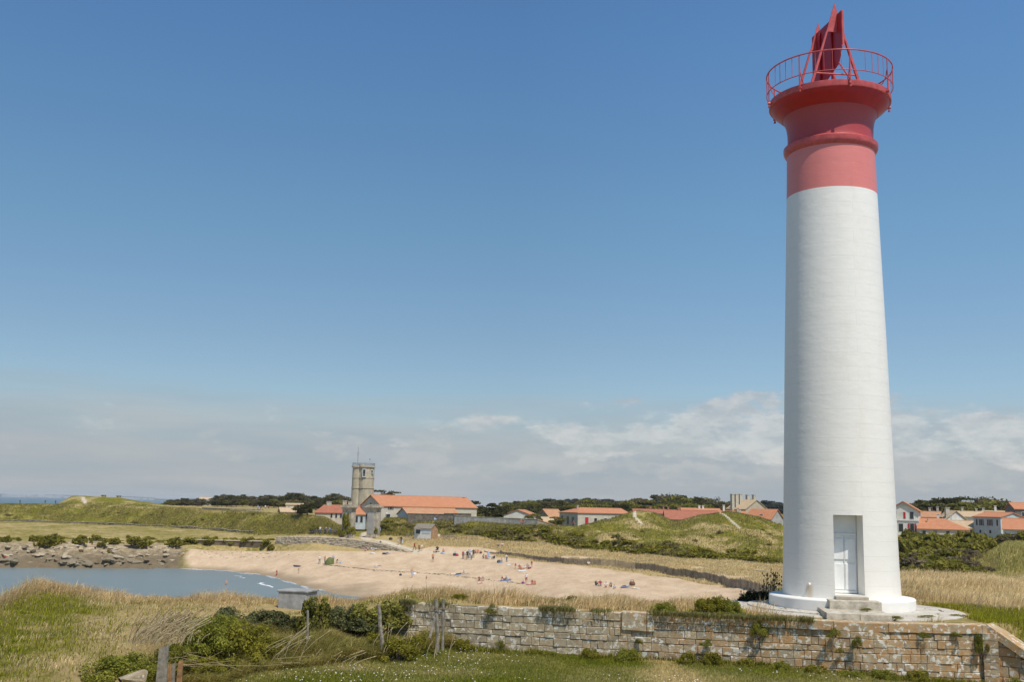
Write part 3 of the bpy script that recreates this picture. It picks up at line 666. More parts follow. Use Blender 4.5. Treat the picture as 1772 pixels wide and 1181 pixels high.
# daymark: two A-frames with a solid triangular head, long board between them
ZT = 31.85; near = Vector((11.118, 35.42, 0))-Vector((LH.x, LH.y, 0)); farp = Vector((10.99, 37.06, 0))-Vector((LH.x, LH.y, 0))
ax = (farp-near).normalized(); px_ = Vector((ax.y, -ax.x, 0));  px_ = px_ if px_.x > 0 else -px_
ZK = 28.57
for c0 in (near, farp):
    hf = .98
    tl = c0.copy(); tl.z = zl(ZT); apex = tl
    L0 = c0-px_*hf; L0.z = zl(ZK); R0 = c0+px_*hf; R0.z = zl(ZK)
    kx = .33; LL = apex+(L0-apex)*kx; RR = apex+(R0-apex)*kx
    b = MB(); th = ax*.05
    b.poly([apex, LL, RR], th); b.build('daymark_head', IRED, lh)
    for q, e in ((L0, LL), (R0, RR)):
        b = MB(); s_ = 1 if q is R0 else -1
        b.poly([q-px_*.05, q+px_*.05, e+px_*.05*(1 if s_ < 0 else .2), e-px_*.05*(1 if s_ > 0 else .2)], ax*.10); b.build('daymark_leg', IRED, lh)
    b = MB(); q1 = apex+(L0-apex)*.80; q2 = apex+(R0-apex)*.80; b.tube(q1+ax*.05, q2+ax*.05, .03, .03, 6); b.build('crossbar', IRED, lh)
b = MB(); a0 = near-ax*.34+px_*.10; a1 = farp+ax*.35-px_*.13
def zz(v, z): v = v.copy(); v.z = zl(z); return v
b.poly([zz(a0, 30.15), zz(a0, 31.42), zz(a1, 31.42), zz(a1, 29.0), zz(a0+ax*.35, 29.6)], px_*.03); 
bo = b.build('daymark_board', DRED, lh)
b = MB(); b.poly([zz(a0-px_*.0, 30.1), zz(a0-px_*.0, 31.46), zz(a0+px_*.10, 31.46), zz(a0+px_*.10, 30.1)], ax*.02); b.build('board_flange', IRED, lh)
for t in (.3, .7):
    b = MB(); q = a0+(a1-a0)*t; b.tube(zz(q-px_*.04, 28.6), zz(q-px_*.04, 31.3), .04, .04, 6); b.build('board_post', DRED, lh)
b = MB(); b.tube(zz(near+px_*.1, 29.65), zz(near+px_*.75-ax*.15, 28.55), .03, .03, 6); b.build('brace', IRED, lh)
# doorway: reveals, leaf, threshold, steps
def dp(u, d, z): p = DN*d+DR*u; return (p.x, p.y, zl(z))
rw = math.sqrt(1.955**2-DW**2); rt_ = math.sqrt(shaft_r(ZD1)**2-DW**2); DI = rw-.60
b = MB(); 
ub = DW; ui = DW-.12
# left reveal, splayed right reveal, lintel soffit, sill
def q4(a, c, d_, e): b.add([a, c, d_, e], [(0, 1, 2, 3)])
q4(dp(-ub, rw+.0, ZD0), dp(-ub, rt_, ZD1), dp(-ub, DI, ZD1), dp(-ub, DI, ZD0))
q4(dp(ub, rw, ZD0), dp(ub, rt_, ZD1), dp(ui, DI, ZD1), dp(ui, DI, ZD0))
q4(dp(-ub, rt_, ZD1), dp(ub, rt_, ZD1), dp(ui, DI, ZD1), dp(-ub, DI, ZD1))
q4(dp(-ub, rw, ZD0), dp(ub, rw, ZD0), dp(ui, DI, ZD0), dp(-ub, DI, ZD0))
b.build('doorway_reveal', PWHITE, lh, fix=False)
Md = Matrix(((DR.x, DN.x, 0, 0), (DR.y, DN.y, 0, 0), (0, 0, 1, 0), (0, 0, 0, 1)))
def dbox(bb, u0, u1, d0, d1, z0, z1): bb.box(((u0+u1)/2, (d0+d1)/2, zl((z0+z1)/2)), (u1-u0, d1-d0, z1-z0), 0, 0, None, Md)
DWH = mat('white_door_paint', (.78, .79, .78), .45, .06, 2, .05)
b = MB(); dbox(b, -ub, ui, DI-.10, DI-.02, ZD0, ZD1); 
um = (-ub+ui)/2
for u0, u1 in ((-ub+.05, um-.02), (um+.02, ui-.05)):
    dbox(b, u0, u1, DI-.02, DI+.012, ZD0+.12, ZD0+.95)
    dbox(b, u0, u1, DI-.02, DI+.012, ZD0+1.08, ZD1-.75)
dbox(b, um-.012, um+.012, DI-.02, DI+.02, ZD0+.03, ZD1-.62); dbox(b, -ub+.02, ui-.02, DI-.02, DI+.03, ZD0+.02, ZD0+.1); dbox(b, -ub+.02, ui-.02, DI-.02, DI+.025, ZD1-.64, ZD1-.58)
door = b.build('door', DWH, lh)
b = MB(); dbox(b, -ub+.01, -ub+.05, DI+.012, DI+.06, ZD0+.98, ZD0+1.14); b.build('handle', mat('dark_steel', (.12, .12, .13), .4, .2, 9, 0, .5, .7), door)
STN = mat('pale_limestone', (.46, .40, .31), .85, .22, 2.2, .4); SDK = mat('weathered_limestone', (.52, .46, .36), .9, .3, 4, .6)
b = MB(); dbox(b, -ub-.03, ub+.06, 1.80, 2.25, 11.335, 11.43); b.build('threshold', STN, lh)
b = MB(); dbox(b, -.78, .84, 2.02, 2.75, 11.0, 11.335); s1 = b.build('step', SDK, lh)
b = MB(); dbox(b, -1.08, -.09, 2.1, 4.2, 10.80, 11.08); dbox(b, -.08, .86, 2.1, 4.2, 10.80, 11.07); b.build('step', SDK, lh)
bv = [o for o in lh.children if o.name.startswith(('step', 'threshold', 'door'))]
for o in bv:
    if o.name.startswith('doorway'): continue
    md = o.modifiers.new('bevel', 'BEVEL'); md.width = .012; md.segments = 2; md.limit_method = 'ANGLE'
b = MB(); td = math.atan2(CAMDIR.y, CAMDIR.x)-math.radians(31); pc = Vector((math.cos(td), math.sin(td), 0)); b.tube(pc*1.8+Vector((0, 0, zl(11.76))), pc*2.02+Vector((0, 0, zl(11.73))), .04, .045, 10); b.build('drain_spout', PWHITE, lh)
ru = NB('rust_run'); ru.fin((.42, .27, .15), .8)
# round paved apron
APR = NB('apron_paving'); c0 = APR.co(src='Object'); vn = APR.n('ShaderNodeTexVoronoi', feature='DISTANCE_TO_EDGE'); vn.inputs['Scale'].default_value = 1.7; APR.l(c0, vn.inputs['Vector'])
no = APR.noise(1.4, 6, .7, c0); k = APR.mix(APR.ramp(no, [(.3, 0.), (.7, 1.)]), (.40, .355, .29), (.62, .57, .49)); k = APR.mix(APR.ramp(vn.outputs['Distance'], [(0, 1.), (.018, 0.)]), k, (.16, .14, .10))
k = APR.mix(APR.ramp(APR.noise(2.2, 5, .7, c0), [(.60, 0.), (.66, 1.)]), k, (.14, .13, .035)); APR.bump(no, .5, .05); APM = APR.fin(k, .9, .2)
b = MB(); b.lathe([(2.35, .03), (3.05, .02), (3.06, -.02), (3.82, -.03), (3.87, -.25)], 80, 0, False)
ap = b.build('paved_apron', APM, None, LH); tag(ap, kind='structure')

# ---------------------------------------------------------------- masonry with real blocks
def stone_mat(name, base, dark, lichen, orange=None, ox=(0, 1), joint=.08):
    b = NB(name); c = b.co(src='World'); ti = b.attr('tint').outputs['Fac']
    n = b.noise(4.5, 9, .78, c); f_ = b.noise(19, 6, .78, c)
    k = b.mix(b.ramp(n, [(.28, 0.), (.68, 1.)]), dark, base); k = b.mix(ti, b.mix(1.0, k, (.80, .80, .80), 'MULTIPLY'), b.mix(1.0, k, (1.14, 1.12, 1.08), 'MULTIPLY'))
    if orange:
        sx = b.n('ShaderNodeSeparateXYZ'); b.l(c, sx.inputs[0]); wx = b.n('ShaderNodeMapRange'); b.l(sx.outputs[0], wx.inputs[0]); wx.inputs[1].default_value = ox[0]; wx.inputs[2].default_value = ox[1]
        og = b.math('ADD', b.noise(4.2, 9, .80, c, .3), b.math('MULTIPLY', wx.outputs[0], .14)); og = b.math('ADD', og, b.math('MULTIPLY', ti, .035))
        k = b.mix(b.math('MULTIPLY', b.ramp(og, [(.60, 0.), (.72, .85)]), 1.0), k, b.mix(f_, orange, (.42, .26, .11)))
    wl = b.noise(6.5, 3, .55, b.co((1, 1, 1.1), 'World'), .2)
    k = b.mix(b.ramp(wl, [(.565, 0.), (.61, .85)]), k, lichen)
    k = b.mix(b.ramp(f_, [(.30, .7), (.40, 0.)]), k, (.09, .078, .055))
    h = b.math('ADD', n, b.math('MULTIPLY', f_, .5)); b.bump(h, .8, .035)
    return b.fin(k, .92, .15)
def block_wall(pts, tops, depth, courses, seed, lmin, lmax, joint=.012, jit=.02, cham=.018, first=None, flip=False, th=.45, level=False):
    """courses of separate stone blocks laid along a polyline; courses = heights from the top down; returns MB in world coordinates"""
    rr = random.Random(seed); mb = MB(); seg = []; tot = 0
    for a, c in zip(pts[:-1], pts[1:]): l_ = (Vector(c)-Vector(a)).length; seg.append((tot, l_, Vector(a), Vector(c))); tot += l_
    def pos(s):
        for (t0, l_, a, c) in seg:
            if s <= t0+l_ or (t0, l_, a, c) == seg[-1]: t = (s-t0)/l_; return a+(c-a)*t, (c-a).normalized()
    def topz(s): return float(np.interp(s, np.linspace(0, tot, len(tops)), tops))
    z = 0
    for ci, h in enumerate(courses):
        s = -rr.uniform(0, lmin)
        while s < tot:
            l_ = rr.uniform(lmin, lmax)
            if first and ci == 0 and s > first[0]: l_ = rr.uniform(first[1], first[2])
            l_ = max(l_, .15-s); s0, s1 = max(s, 0)+joint/2, min(s+l_, tot)-joint/2; s += l_
            if s1-s0 < .08: continue
            hh = h
            if first and ci == 0 and s0 < first[0]: hh = h*rr.uniform(.78, 1.0)
            p0, d0 = pos(s0); p1, d1 = pos(s1); d = (p1-p0).normalized(); nrm = Vector((d.y, -d.x)) if not flip else Vector((-d.y, d.x))
            out = rr.uniform(-jit, jit)+(.035 if first and ci == 0 and s0 > first[0] else 0); tz0 = topz((s0+s1)/2)-z-rr.uniform(0, jit*.5)-(h-hh if ci == 0 else 0); bz = topz((s0+s1)/2)-z-h+joint*rr.uniform(.6, 1.4)
            if level:
                top_ = tops[0]-z; lim = topz((s0+s1)/2)
                if top_-h > lim-.05: continue
                bz = top_-h+joint; tz0 = min(top_, lim+.02)
            if tz0-bz < .04: continue
            tl = rr.uniform(-.5, .5)*jit*.6
            def P(q, o_, zz_): r = q+nrm*o_; return (r.x, r.y, zz_)
            cq = cham; e = d*cq; jj = [rr.uniform(-.6, .6)*cq*1.6 for _ in range(8)]
            front = [P(p0+e+d*jj[0], out, bz+cq+jj[1]), P(p1-e+d*jj[2], out+tl, bz+cq+jj[3]), P(p1-e+d*jj[4], out+tl, tz0-cq+jj[5]), P(p0+e+d*jj[6], out, tz0-cq+jj[7])]
            mid = [P(p0, out-cq, bz), P(p1, out-cq, bz), P(p1, out-cq, tz0), P(p0, out-cq, tz0)]
            back = [P(p0, -th, bz), P(p1, -th, bz), P(p1, -th, tz0), P(p0, -th, tz0)]
            fs = [(0, 1, 2, 3)]+[(4+i, 4+(i+1) % 4, (i+1) % 4, i) for i in range(4)]+[(8+i, 8+(i+1) % 4, 4+(i+1) % 4, 4+i) for i in range(4)]+[(11, 10, 9, 8)]
            mb.add(front+mid+back, fs, 0, rr.random())
        z += h
    # dark core behind the joints
    for (t0, l_, a, c) in seg:
        d = (c-a).normalized(); nrm = Vector((d.y, -d.x)) if not flip else Vector((-d.y, d.x)); a0 = a-nrm*(jit+cham+.09); c0_ = c-nrm*(jit+cham+.09); a1 = a-nrm*(th-.04); c1 = c-nrm*(th-.04)
        ta, tc_ = topz(t0)-.05, topz(t0+l_)-.05; bz = min(ta, tc_)-z
        mb.add([(a0.x, a0.y, bz), (c0_.x, c0_.y, bz), (c1.x, c1.y, bz), (a1.x, a1.y, bz), (a0.x, a0.y, ta), (c0_.x, c0_.y, tc_), (c1.x, c1.y, tc_), (a1.x, a1.y, ta)], [(0, 3, 2, 1), (4, 5, 6, 7), (0, 1, 5, 4), (1, 2, 6, 5), (2, 3, 7, 6), (3, 0, 4, 7)], 1, .2)
    return mb
RUB = stone_mat('lichen_stone', (.56, .47, .325), (.25, .20, .13), (.73, .69, .59), (.52, .25, .085), (-1, 7)); CORE = mat('dark_joint_mortar', (.16, .135, .095), .95, .3, 5)  # dark mortar colour for the core behind the blocks
rp = empty('rampart_wall', (WALL[0].x, WALL[0].y, LAWN), 0, 'long low rubble stone rampart wall with orange and grey lichen, lighthouse above it', 'wall')
def wp(mb): 
    mb.v = [(a-WALL[0].x, b-WALL[0].y, c-LAWN) for a, b, c in mb.v]; return mb
w1 = block_wall(WALL, [PLAT]*2, .5, [.27, .2, .235, .17, .25, .22, .16, .26, .26], 8, .16, .52, first=(10.6, 1.0, 1.9), jit=.018, joint=.007, cham=.012); wp(w1).build('masonry', [RUB, CORE], rp)
b = MB(); q = WALL[0]+(WALL[1]-WALL[0])*1.0; dd = (WALL[2]-WALL[1]).normalized(); q = WALL[1]+dd*1.35
wb = block_wall([q+Vector((dd.y, -dd.x))*.055, q+dd*.98+Vector((dd.y, -dd.x))*.055], [PLAT+.015]*2, .3, [.56], 3, .97, .99, jit=.001); o = wp(wb).build('large_block', [RUB, CORE], rp)
# sloping wing wall at the right-hand end
wg = block_wall([Vector((13.98, 31.86)), Vector((15.2, 30.9)), Vector((17.0, 29.4)), Vector((19.5, 27.3))], [10.80, 9.45, 8.85, 8.6, 8.5], .5, [.24, .26, .25, .28, .3, .3, .3], 9, .25, .6, level=True, jit=.015, joint=.008, th=.7); wwg = empty('wing_wall', (14.06, 31.8, 9.0), 0, 'sloping lichen covered wing wall running down to the right edge', 'wall')
wg.v = [(a-14.06, c-31.8, d-9.0) for a, c, d in wg.v]; zq = 1.68
for i in range(8):
    hq = .2+.07*((i*3) % 3); wg.box((14.03-14.06+rnd.uniform(-.01, .01), 31.83-31.8, zq-hq/2), (.40, .40, hq-.012), R_(-22+rnd.uniform(-2, 2)), 0, rnd.random()); zq -= hq
wg.build('masonry', [RUB, CORE], wwg)
b = MB(); cpt = [(13.98, 31.90, 10.93), (15.2, 30.93, 9.92), (17.0, 29.43, 8.98)]
for (x0, y0, z0), (x1, y1, z1) in zip(cpt[:-1], cpt[1:]):
    d = Vector((x1-x0, y1-y0, 0)).normalized(); n_ = Vector((d.y, -d.x, 0)); P0 = Vector((x0-14.06, y0-31.8, z0-9.0)); P1 = Vector((x1-14.06, y1-31.8, z1-9.0)); q = [P0+n_*.10, P1+n_*.10, P1-n_*.75, P0-n_*.75]; dz = Vector((0, 0, -.24)); b.add([p+dz for p in q]+q, [(0,3,2,1),(4,5,6,7),(0,1,5,4),(1,2,6,5),(2,3,7,6),(3,0,4,7)], 0, .6)
b.build('coping', [RUB], wwg)

# ---------------------------------------------------------------- concrete block on the old wall, posts, stakes, stone
CONC = mat('grey_concrete', (.34, .33, .31), .9, .25, 3, .5)
p = atz(513, 1041, 10.45); cb = MB(); cb.box((0, 0, .12), (1.02, .9, .80), .0); cb.box((0, 0, .545), (1.12, .97, .07), .0)
p = at(516, 1021, 37.5); root = empty('concrete_block', (p.x, 37.5, p.z-.58), R_(-14), 'squat grey concrete block half covered by dark ivy', 'block'); o = cb.build('block_body', CONC, root); md = o.modifiers.new('b', 'BEVEL'); md.width = .02; md.segments = 2
WOOD = mat('weathered_wood', (.27, .235, .185), .9, .35, 8, .7); RUSTW = mat('lichen_wood', (.36, .20, .09), .9, .45, 7, .7)
def post(name, pxt, pyt, pxb, pyb, Y, r, label, extra=None, mt=None, sides=7):
    a = at(pxb, pyb, Y); t = at(pxt, pyt, Y); root = empty(name, a, 0, label, 'post' if 'post' in name else 'stake'); mb = MB(); rr = random.Random(int(pxt))
    v = t-a; q = Vector((0, 0, -.35)); k = 5; pts = [q]+[v*(i/k)+Vector((rr.uniform(-.012, .012), 0, 0)) for i in range(1, k+1)]
    for i in range(k): mb.tube(pts[i], pts[i+1], r*(1-.03*i), r*(1-.03*(i+1)), sides, 0, True, False)
    mb.build('shaft', mt or WOOD, root); return root, a
post('fence_post', 533, 1057, 532, 1106, 31.6, .038, 'thin leaning grey fence post below the ivy covered block')
post('fence_post', 655, 1048, 663, 1130, 31.5, .062, 'thick leaning weathered post standing in long grass left of the stone wall')
r3, a3 = post('fence_post', 755, 1038, 757, 1108, 32.6, .068, 'upright pair of old fence posts with a diagonal brace before the stone wall')
mb = MB(); mb.tube((.16, -.05, -.3), (.14, -.05, 1.18), .048, .045, 7, 0, True, False); mb.build('second_shaft', WOOD, r3)
mb = MB(); a = at(753, 1070, 32.5)-a3; c = at(743.5, 1106, 32.3)-a3; mb.tube(c, a, .045, .04, 6, 0, True, False); mb.build('brace', WOOD, r3)
mb = MB(); mb.tube((-.09, -.1, .9), (.26, -.1, .87), .012, .012, 5); mb.build('wire_tie', mat('rusty_wire', (.18, .10, .06), .7), r3)
for i, (px, y0, y1, wd, mt, lab) in enumerate([(278, 1116, 1190, .22, WOOD, 'widest grey plank stake with a flaking top'), (271, 1160, 1200, .12, WOOD, 'short pale grey stake left of the widest plank'), (288, 1150, 1198, .16, RUSTW, 'rust orange lichen stake right of the widest plank'), (309, 1142, 1190, .11, RUSTW, 'slim orange tinted stake furthest right of the stakes'), (297, 1147, 1192, .09, WOOD, 'thin grey stake between the two orange stakes')]):
    Y = 22.5+.35*i; a = at(px, y1, Y); t = at(px, y0, Y); root = empty('plank_stake', a, 0, lab, 'stake', 'plank stakes at the end of the bank'); mb = MB(); h = (t-a).length
    mb.add([(-wd/2, 0, 0), (wd/2, 0, 0), (wd/2, .05, 0), (-wd/2, .05, 0), (-wd/2*.8, 0, h*.9), (wd/2*.9, 0, h), (wd/2*.9, .05, h), (-wd/2*.8, .05, h*.88)], [(0, 3, 2, 1), (4, 5, 6, 7), (0, 1, 5, 4), (1, 2, 6, 5), (2, 3, 7, 6), (3, 0, 4, 7)]); mb.build('plank', mt, root)
def rock_mesh(seed, sx, sy, sz, sub=3, rough=.35):
    bm = bmesh.new(); bmesh.ops.create_icosphere(bm, subdivisions=sub, radius=1); rr = random.Random(seed)
    pl = [(Vector((rr.gauss(0, 1), rr.gauss(0, 1), rr.gauss(0, 1))).normalized(), rr.uniform(.45, .85)) for _ in range(13)]
    for v in bm.verts:
        for n_, d_ in pl:
            k_ = v.co.dot(n_)
            if k_ > d_: v.co -= n_*(k_-d_)
        v.co += Vector((rr.uniform(-1, 1), rr.uniform(-1, 1), rr.uniform(-1, 1)))*.03*rough*3
        v.co = Vector((v.co.x*sx, v.co.y*sy, v.co.z*sz))
    me = bpy.data.meshes.new('rock'); bm.to_mesh(me); bm.free(); return me
PALE = stone_mat('pale_rock', (.54, .45, .31), (.30, .22, .13), (.64, .57, .45))
a = at(232, 1175, 21.5); o = bpy.data.objects.new('stone', rock_mesh(4, .34, .25, .2)); o.data.materials.append(PALE); COL.objects.link(o); o.location = a; tag(o, 'pale flat stone at the bottom edge left of the plank stakes', 'stone')
# ---------------------------------------------------------------- buildings
def roof_mat(name, a, b_, c_):
    b = NB(name); c = b.co(); n = b.noise(1.1, 6, .7, c); f = b.noise(7, 4, .8, b.co((1, 1, 3)))
    wv = b.n('ShaderNodeTexWave', bands_direction='X'); wv.inputs['Scale'].default_value = 1.6; wv.inputs['Distortion'].default_value = .4; b.l(c, wv.inputs[0])
    k = b.mix(b.ramp(n, [(.3, 0.), (.7, 1.)]), a, b_); k = b.mix(b.ramp(f, [(.55, 0.), (.75, .8)]), k, c_); b.bump(wv.outputs[1], .4, .06); return b.fin(k, .85, .2)
ORANGE = roof_mat('orange_tiles', (.44, .18, .09), (.53, .245, .13), (.36, .14, .075)); TAN = roof_mat('tan_tiles', (.44, .33, .20), (.55, .41, .26), (.55, .24, .12))
REDT = roof_mat('red_tiles', (.32, .115, .07), (.41, .165, .10), (.25, .08, .055)); PATCH = roof_mat('patched_tiles', (.47, .18, .09), (.44, .31, .18), (.38, .13, .08)); GREYR = roof_mat('grey_shingles', (.20, .17, .13), (.27, .235, .18), (.14, .12, .1))
def render_mat(n, c, v=.12): return mat(n, c, .9, v, .7, .12)
CREAM = render_mat('cream_render', (.56, .50, .40)); WHITER = render_mat('white_render', (.72, .69, .62)); BLUEW = render_mat('shade_blue_render', (.50, .55, .57)); STONEW = mat('field_stone', (.36, .31, .235), .9, .4, 2.2, .6); GREYW = render_mat('grey_render', (.40, .38, .35), .2); TANW = render_mat('tan_render', (.50, .42, .31))  # bluish render has the shade on whitewashed fronts mixed into its colour
GLASS = mat('dark_glass', (.03, .035, .04), .15, .1, 1, 0, .6); SHUT = mat('dark_shutter', (.07, .075, .07), .6, .1); RSH = mat('red_shutter', (.45, .03, .04), .6, .1); WFR = mat('window_frame', (.6, .6, .58), .6, .05); BLS = mat('blue_shutter', (.25, .38, .52), .6, .1); CHM = mat('chimney_render', (.52, .46, .36), .9, .2, 2, .3); CHB = mat('chimney_brick', (.36, .18, .11), .9, .3, 3, .3)
def house(name, label, px, Y, rot, Lx, Wy, eave, ridge, wallm, roofm, wins=(), chims=(), base=None, axis='x', over=.25, hip=(0, 0), origin='corner', cat='house', group=None, mono=False):
    """local frame: front wall on y=0 (facing -y), x to the right. eave/ridge are world heights. px locates the front-left or front-right corner"""
    x = bx_at(px, Y); zb = base if base is not None else gz(x, Y)-.3
    root = empty(name, (x, Y, zb), R_(rot), label, cat, group); E, RG = eave-zb, ridge-zb
    ox = -Lx if origin == 'right' else 0
    b = MB()
    def X(u): return u+ox
    if axis == 'x':
        v = [(X(0),0,-.5),(X(Lx),0,-.5),(X(Lx),Wy,-.5),(X(0),Wy,-.5),(X(0),0,E),(X(Lx),0,E),(X(Lx),Wy,E),(X(0),Wy,E),(X(hip[0]),Wy/2,RG-.05),(X(Lx-hip[1]),Wy/2,RG-.05)]
        fs = [(0,1,5,4),(2,3,7,6)]+[(1,2,6,9,5) if not hip[1] else (1,2,6,5), (3,0,4,8,7) if not hip[0] else (3,0,4,7)]
        b.add(v, fs); b.build('wall', wallm, root)
        rb_ = MB(); t = .16; o_ = over; sl = (RG-E)/(Wy/2)
        h0, h1 = hip[0], hip[1]; ex0 = -o_; ex1 = Lx+o_
        A = [(X(ex0), -o_, E-o_*sl+.03), (X(ex1), -o_, E-o_*sl+.03), (X(Lx-h1 if h1 else ex1), Wy/2, RG+.03), (X(h0 if h0 else ex0), Wy/2, RG+.03)]
        B = [(X(ex1), Wy+o_, E-o_*sl+.03), (X(ex0), Wy+o_, E-o_*sl+.03), A[3], A[2]]
        rb_.poly(A, (0, 0, t)); rb_.poly(B, (0, 0, t))
        if h0: rb_.poly([A[0], B[1], A[3]], (0, 0, t))
        if h1: rb_.poly([B[0], A[1], A[2]], (0, 0, t))
        if not h0 and not h1:
            rb_.tube((X(ex0), Wy/2, RG+.03+t), (X(ex1), Wy/2, RG+.03+t), .10, .10, 6)
    else:
        v = [(X(0),0,-.5),(X(Lx),0,-.5),(X(Lx),Wy,-.5),(X(0),Wy,-.5),(X(0),0,E),(X(Lx),0,E),(X(Lx),Wy,E),(X(0),Wy,E),(X(Lx/2),0,RG-.05),(X(Lx/2),Wy,RG-.05)]
        b.add(v, [(0,1,5,8,4),(1,2,6,5),(2,3,7,9,6),(3,0,4,7)]); b.build('wall', wallm, root)
        rb_ = MB(); t = .16; o_ = over; sl = (RG-E)/(Lx/2)
        rb_.poly([(X(-o_), -o_, E-o_*sl+.03), (X(Lx/2), -o_, RG+.03), (X(Lx/2), Wy+o_, RG+.03), (X(-o_), Wy+o_, E-o_*sl+.03)], (0, 0, t))
        rb_.poly([(X(Lx+o_), -o_, E-o_*sl+.03), (X(Lx+o_), Wy+o_, E-o_*sl+.03), (X(Lx/2), Wy+o_, RG+.03), (X(Lx/2), -o_, RG+.03)], (0, 0, t))
    rf = rb_.build('roof', roofm, root)
    for wdef in wins:
        f, u, z, ww, hh = wdef[:5]; kind = wdef[5] if len(wdef) > 5 else ''
        wb_ = MB(); pb = MB(); sb = MB()
        def fb_(mb, du, dz, w_, h_, out, th_):
            if f == 'f': mb.box((X(u)+du, -out, z+dz), (w_, th_, h_))
            elif f == 'l': mb.box((X(0)-out, u+du, z+dz), (th_, w_, h_))
            else: mb.box((X(Lx)+out, u+du, z+dz), (th_, w_, h_))
        isdoor = 'd' in kind
        fb_(wb_, 0, 0, ww+.16, hh+.16, .0, .10); fb_(pb, 0, 0, ww, hh, .045, .05)
        if 'x' in kind: fb_(pb, 0, 0, .07, hh, .06, .05)
        fr = wb_.build('door' if isdoor else 'window', WFR, root)
        o = pb.build('panel' if isdoor else 'pane', RSH if 'r' in kind and isdoor else (SHUT if isdoor else GLASS), fr)
        if 's' in kind or 'R' in kind or 'b' in kind:
            m_ = RSH if 'R' in kind else (BLS if 'b' in kind else SHUT)
            for sgn in (-1, 1):
                s_ = MB(); fb_(s_, sgn*(ww/2+.1+ww*.22), 0, ww*.42, hh, .07, .05); s_.build('shutter', m_, fr)
    for cdef in chims:
        u, v_, wx, wy, top = cdef[:5]; mm = cdef[5] if len(cdef) > 5 else CHM
        cb_ = MB(); cb_.box((X(u), v_, (E-.4+top-zb)/2), (wx, wy, top-zb-E+.4)); cb_.box((X(u), v_, top-zb+.06), (wx+.16, wy+.16, .14)); cb_.build('chimney', mm, rf)
    return root
# old signal tower
T = bx_at(626, 292); tw = empty('stone_tower', (T, 292, 7.0), 0, 'old stone signal tower with two rounded lobes and a mast on top', 'tower')
s_ = 292*1.012/FPX
def tz(py): return at(626, py, 292).z-7.0
TST = NB('tower_stone'); c0 = TST.co(); k = TST.mix(TST.ramp(TST.noise(.7, 7, .75, TST.co((1, 1, .35))), [(.3, 0.), (.68, 1.)]), (.30, .25, .17), (.62, .54, .39)); TST.bump(TST.noise(3, 5, .7, c0), .6, .06); TSTM = TST.fin(k, .95, .1)
zt, zm_, zb_ = tz(808), tz(845.5), 0
mb = MB()
xr, rr1 = .95, 2.05; xl_, rr2 = -1.25, 1.62
for (cx, cy, r) in ((xr, 0, rr1), (xl_, .35, rr2)):
    mb.lathe([(r*1.18, -.5), (r*1.10, zm_*.5), (r*1.05, zm_), (r*1.02, zt)], 28, 0, True, (cx, cy, 0))
mb.build('tower_shaft', TSTM, tw)
for nme, zc, hh, ov in (('string_course', zm_, .22, .13), ('string_course', tz(828), .12, .06), ('parapet_cornice', zt-.1, .35, .22)):
    b = MB()
    for (cx, cy, r) in ((xr, 0, rr1*1.05), (xl_, .35, rr2*1.05)): b.lathe([(r-.2, zc-hh/2), (r+ov, zc-hh/3), (r+ov, zc+hh/2), (.01, zc+hh/2+.02)], 28, 0, False, (cx, cy, 0))
    b.build(nme, TSTM, tw)
b = MB(); zr = tz(802.3)
b.lathe([(.01, zt+.13), (.9, zt+.13), (.9, zt+.75), (.01, zt+.8)], 12, 0, False, (-.4, .4, 0)); b.build('roof_cabin', GREYW, tw)
IRN = mat('grey_iron', (.30, .31, .31), .6, .2, 5)
b = MB(); ring = []
for i in range(20):
    t = math.pi*(-.62)+i/19*math.pi*1.24; ring.append((xr+math.cos(t)*rr1*1.05, math.sin(t)*rr1*1.05, 0))
for i in range(14):
    t = math.pi*.5+i/13*math.pi; ring.append((xl_+math.cos(t)*rr2*1.05, .35+math.sin(t)*rr2*1.05, 0))
b.path([(p[0], p[1], zr) for p in ring], .05, 5, closed=True); b.path([(p[0], p[1], (zr+zt)/2+.1) for p in ring], .035, 5, closed=True)
for p in ring: b.tube((p[0], p[1], zt), (p[0], p[1], zr), .035, .035, 5)
b.build('roof_railing', IRN, tw)
b = MB(); mx = bx_at(616, 292)-T; b.tube((mx, 0, zt), (mx, 0, tz(774)), .10, .05, 6); zc = tz(785); b.tube((mx-.55, 0, zc), (mx+.5, 0, zc), .05, .05, 5); b.tube((mx, 0, tz(790)), (mx+.01, 0, tz(781)), .16, .05, 6); b.build('mast', IRN, tw)
b = MB(); m2 = bx_at(637, 292)-T; b.tube((m2, 0, zt), (m2, 0, tz(796)), .03, .03, 5); b.tube((m2, 0, tz(796)), (m2, 0, tz(794)), .16, .16, 6); b.build('small_mast', IRN, tw)
for (px, y0, y1, ww) in ((628.6, 813, 826, .8), (641.5, 814, 819.5, .45)):
    u = bx_at(px, 290)-T-.05; zc = (tz(y0)+tz(y1))/2; hh = tz(y0)-tz(y1); yy = -math.sqrt(max(.2, (rr1*1.05)**2-(u-xr)**2))
    b = MB(); b.box((u, yy, zc), (ww+.2, .5, hh+.2)); wf = b.build('window', WFR, tw); b = MB(); b.box((u, yy-.24, zc+.15*hh), (ww*.8, .08, hh*.6)); b.box((u, yy-.24, zc-.3*hh), (ww*.8, .08, hh*.2)); b.build('pane', GLASS, wf)

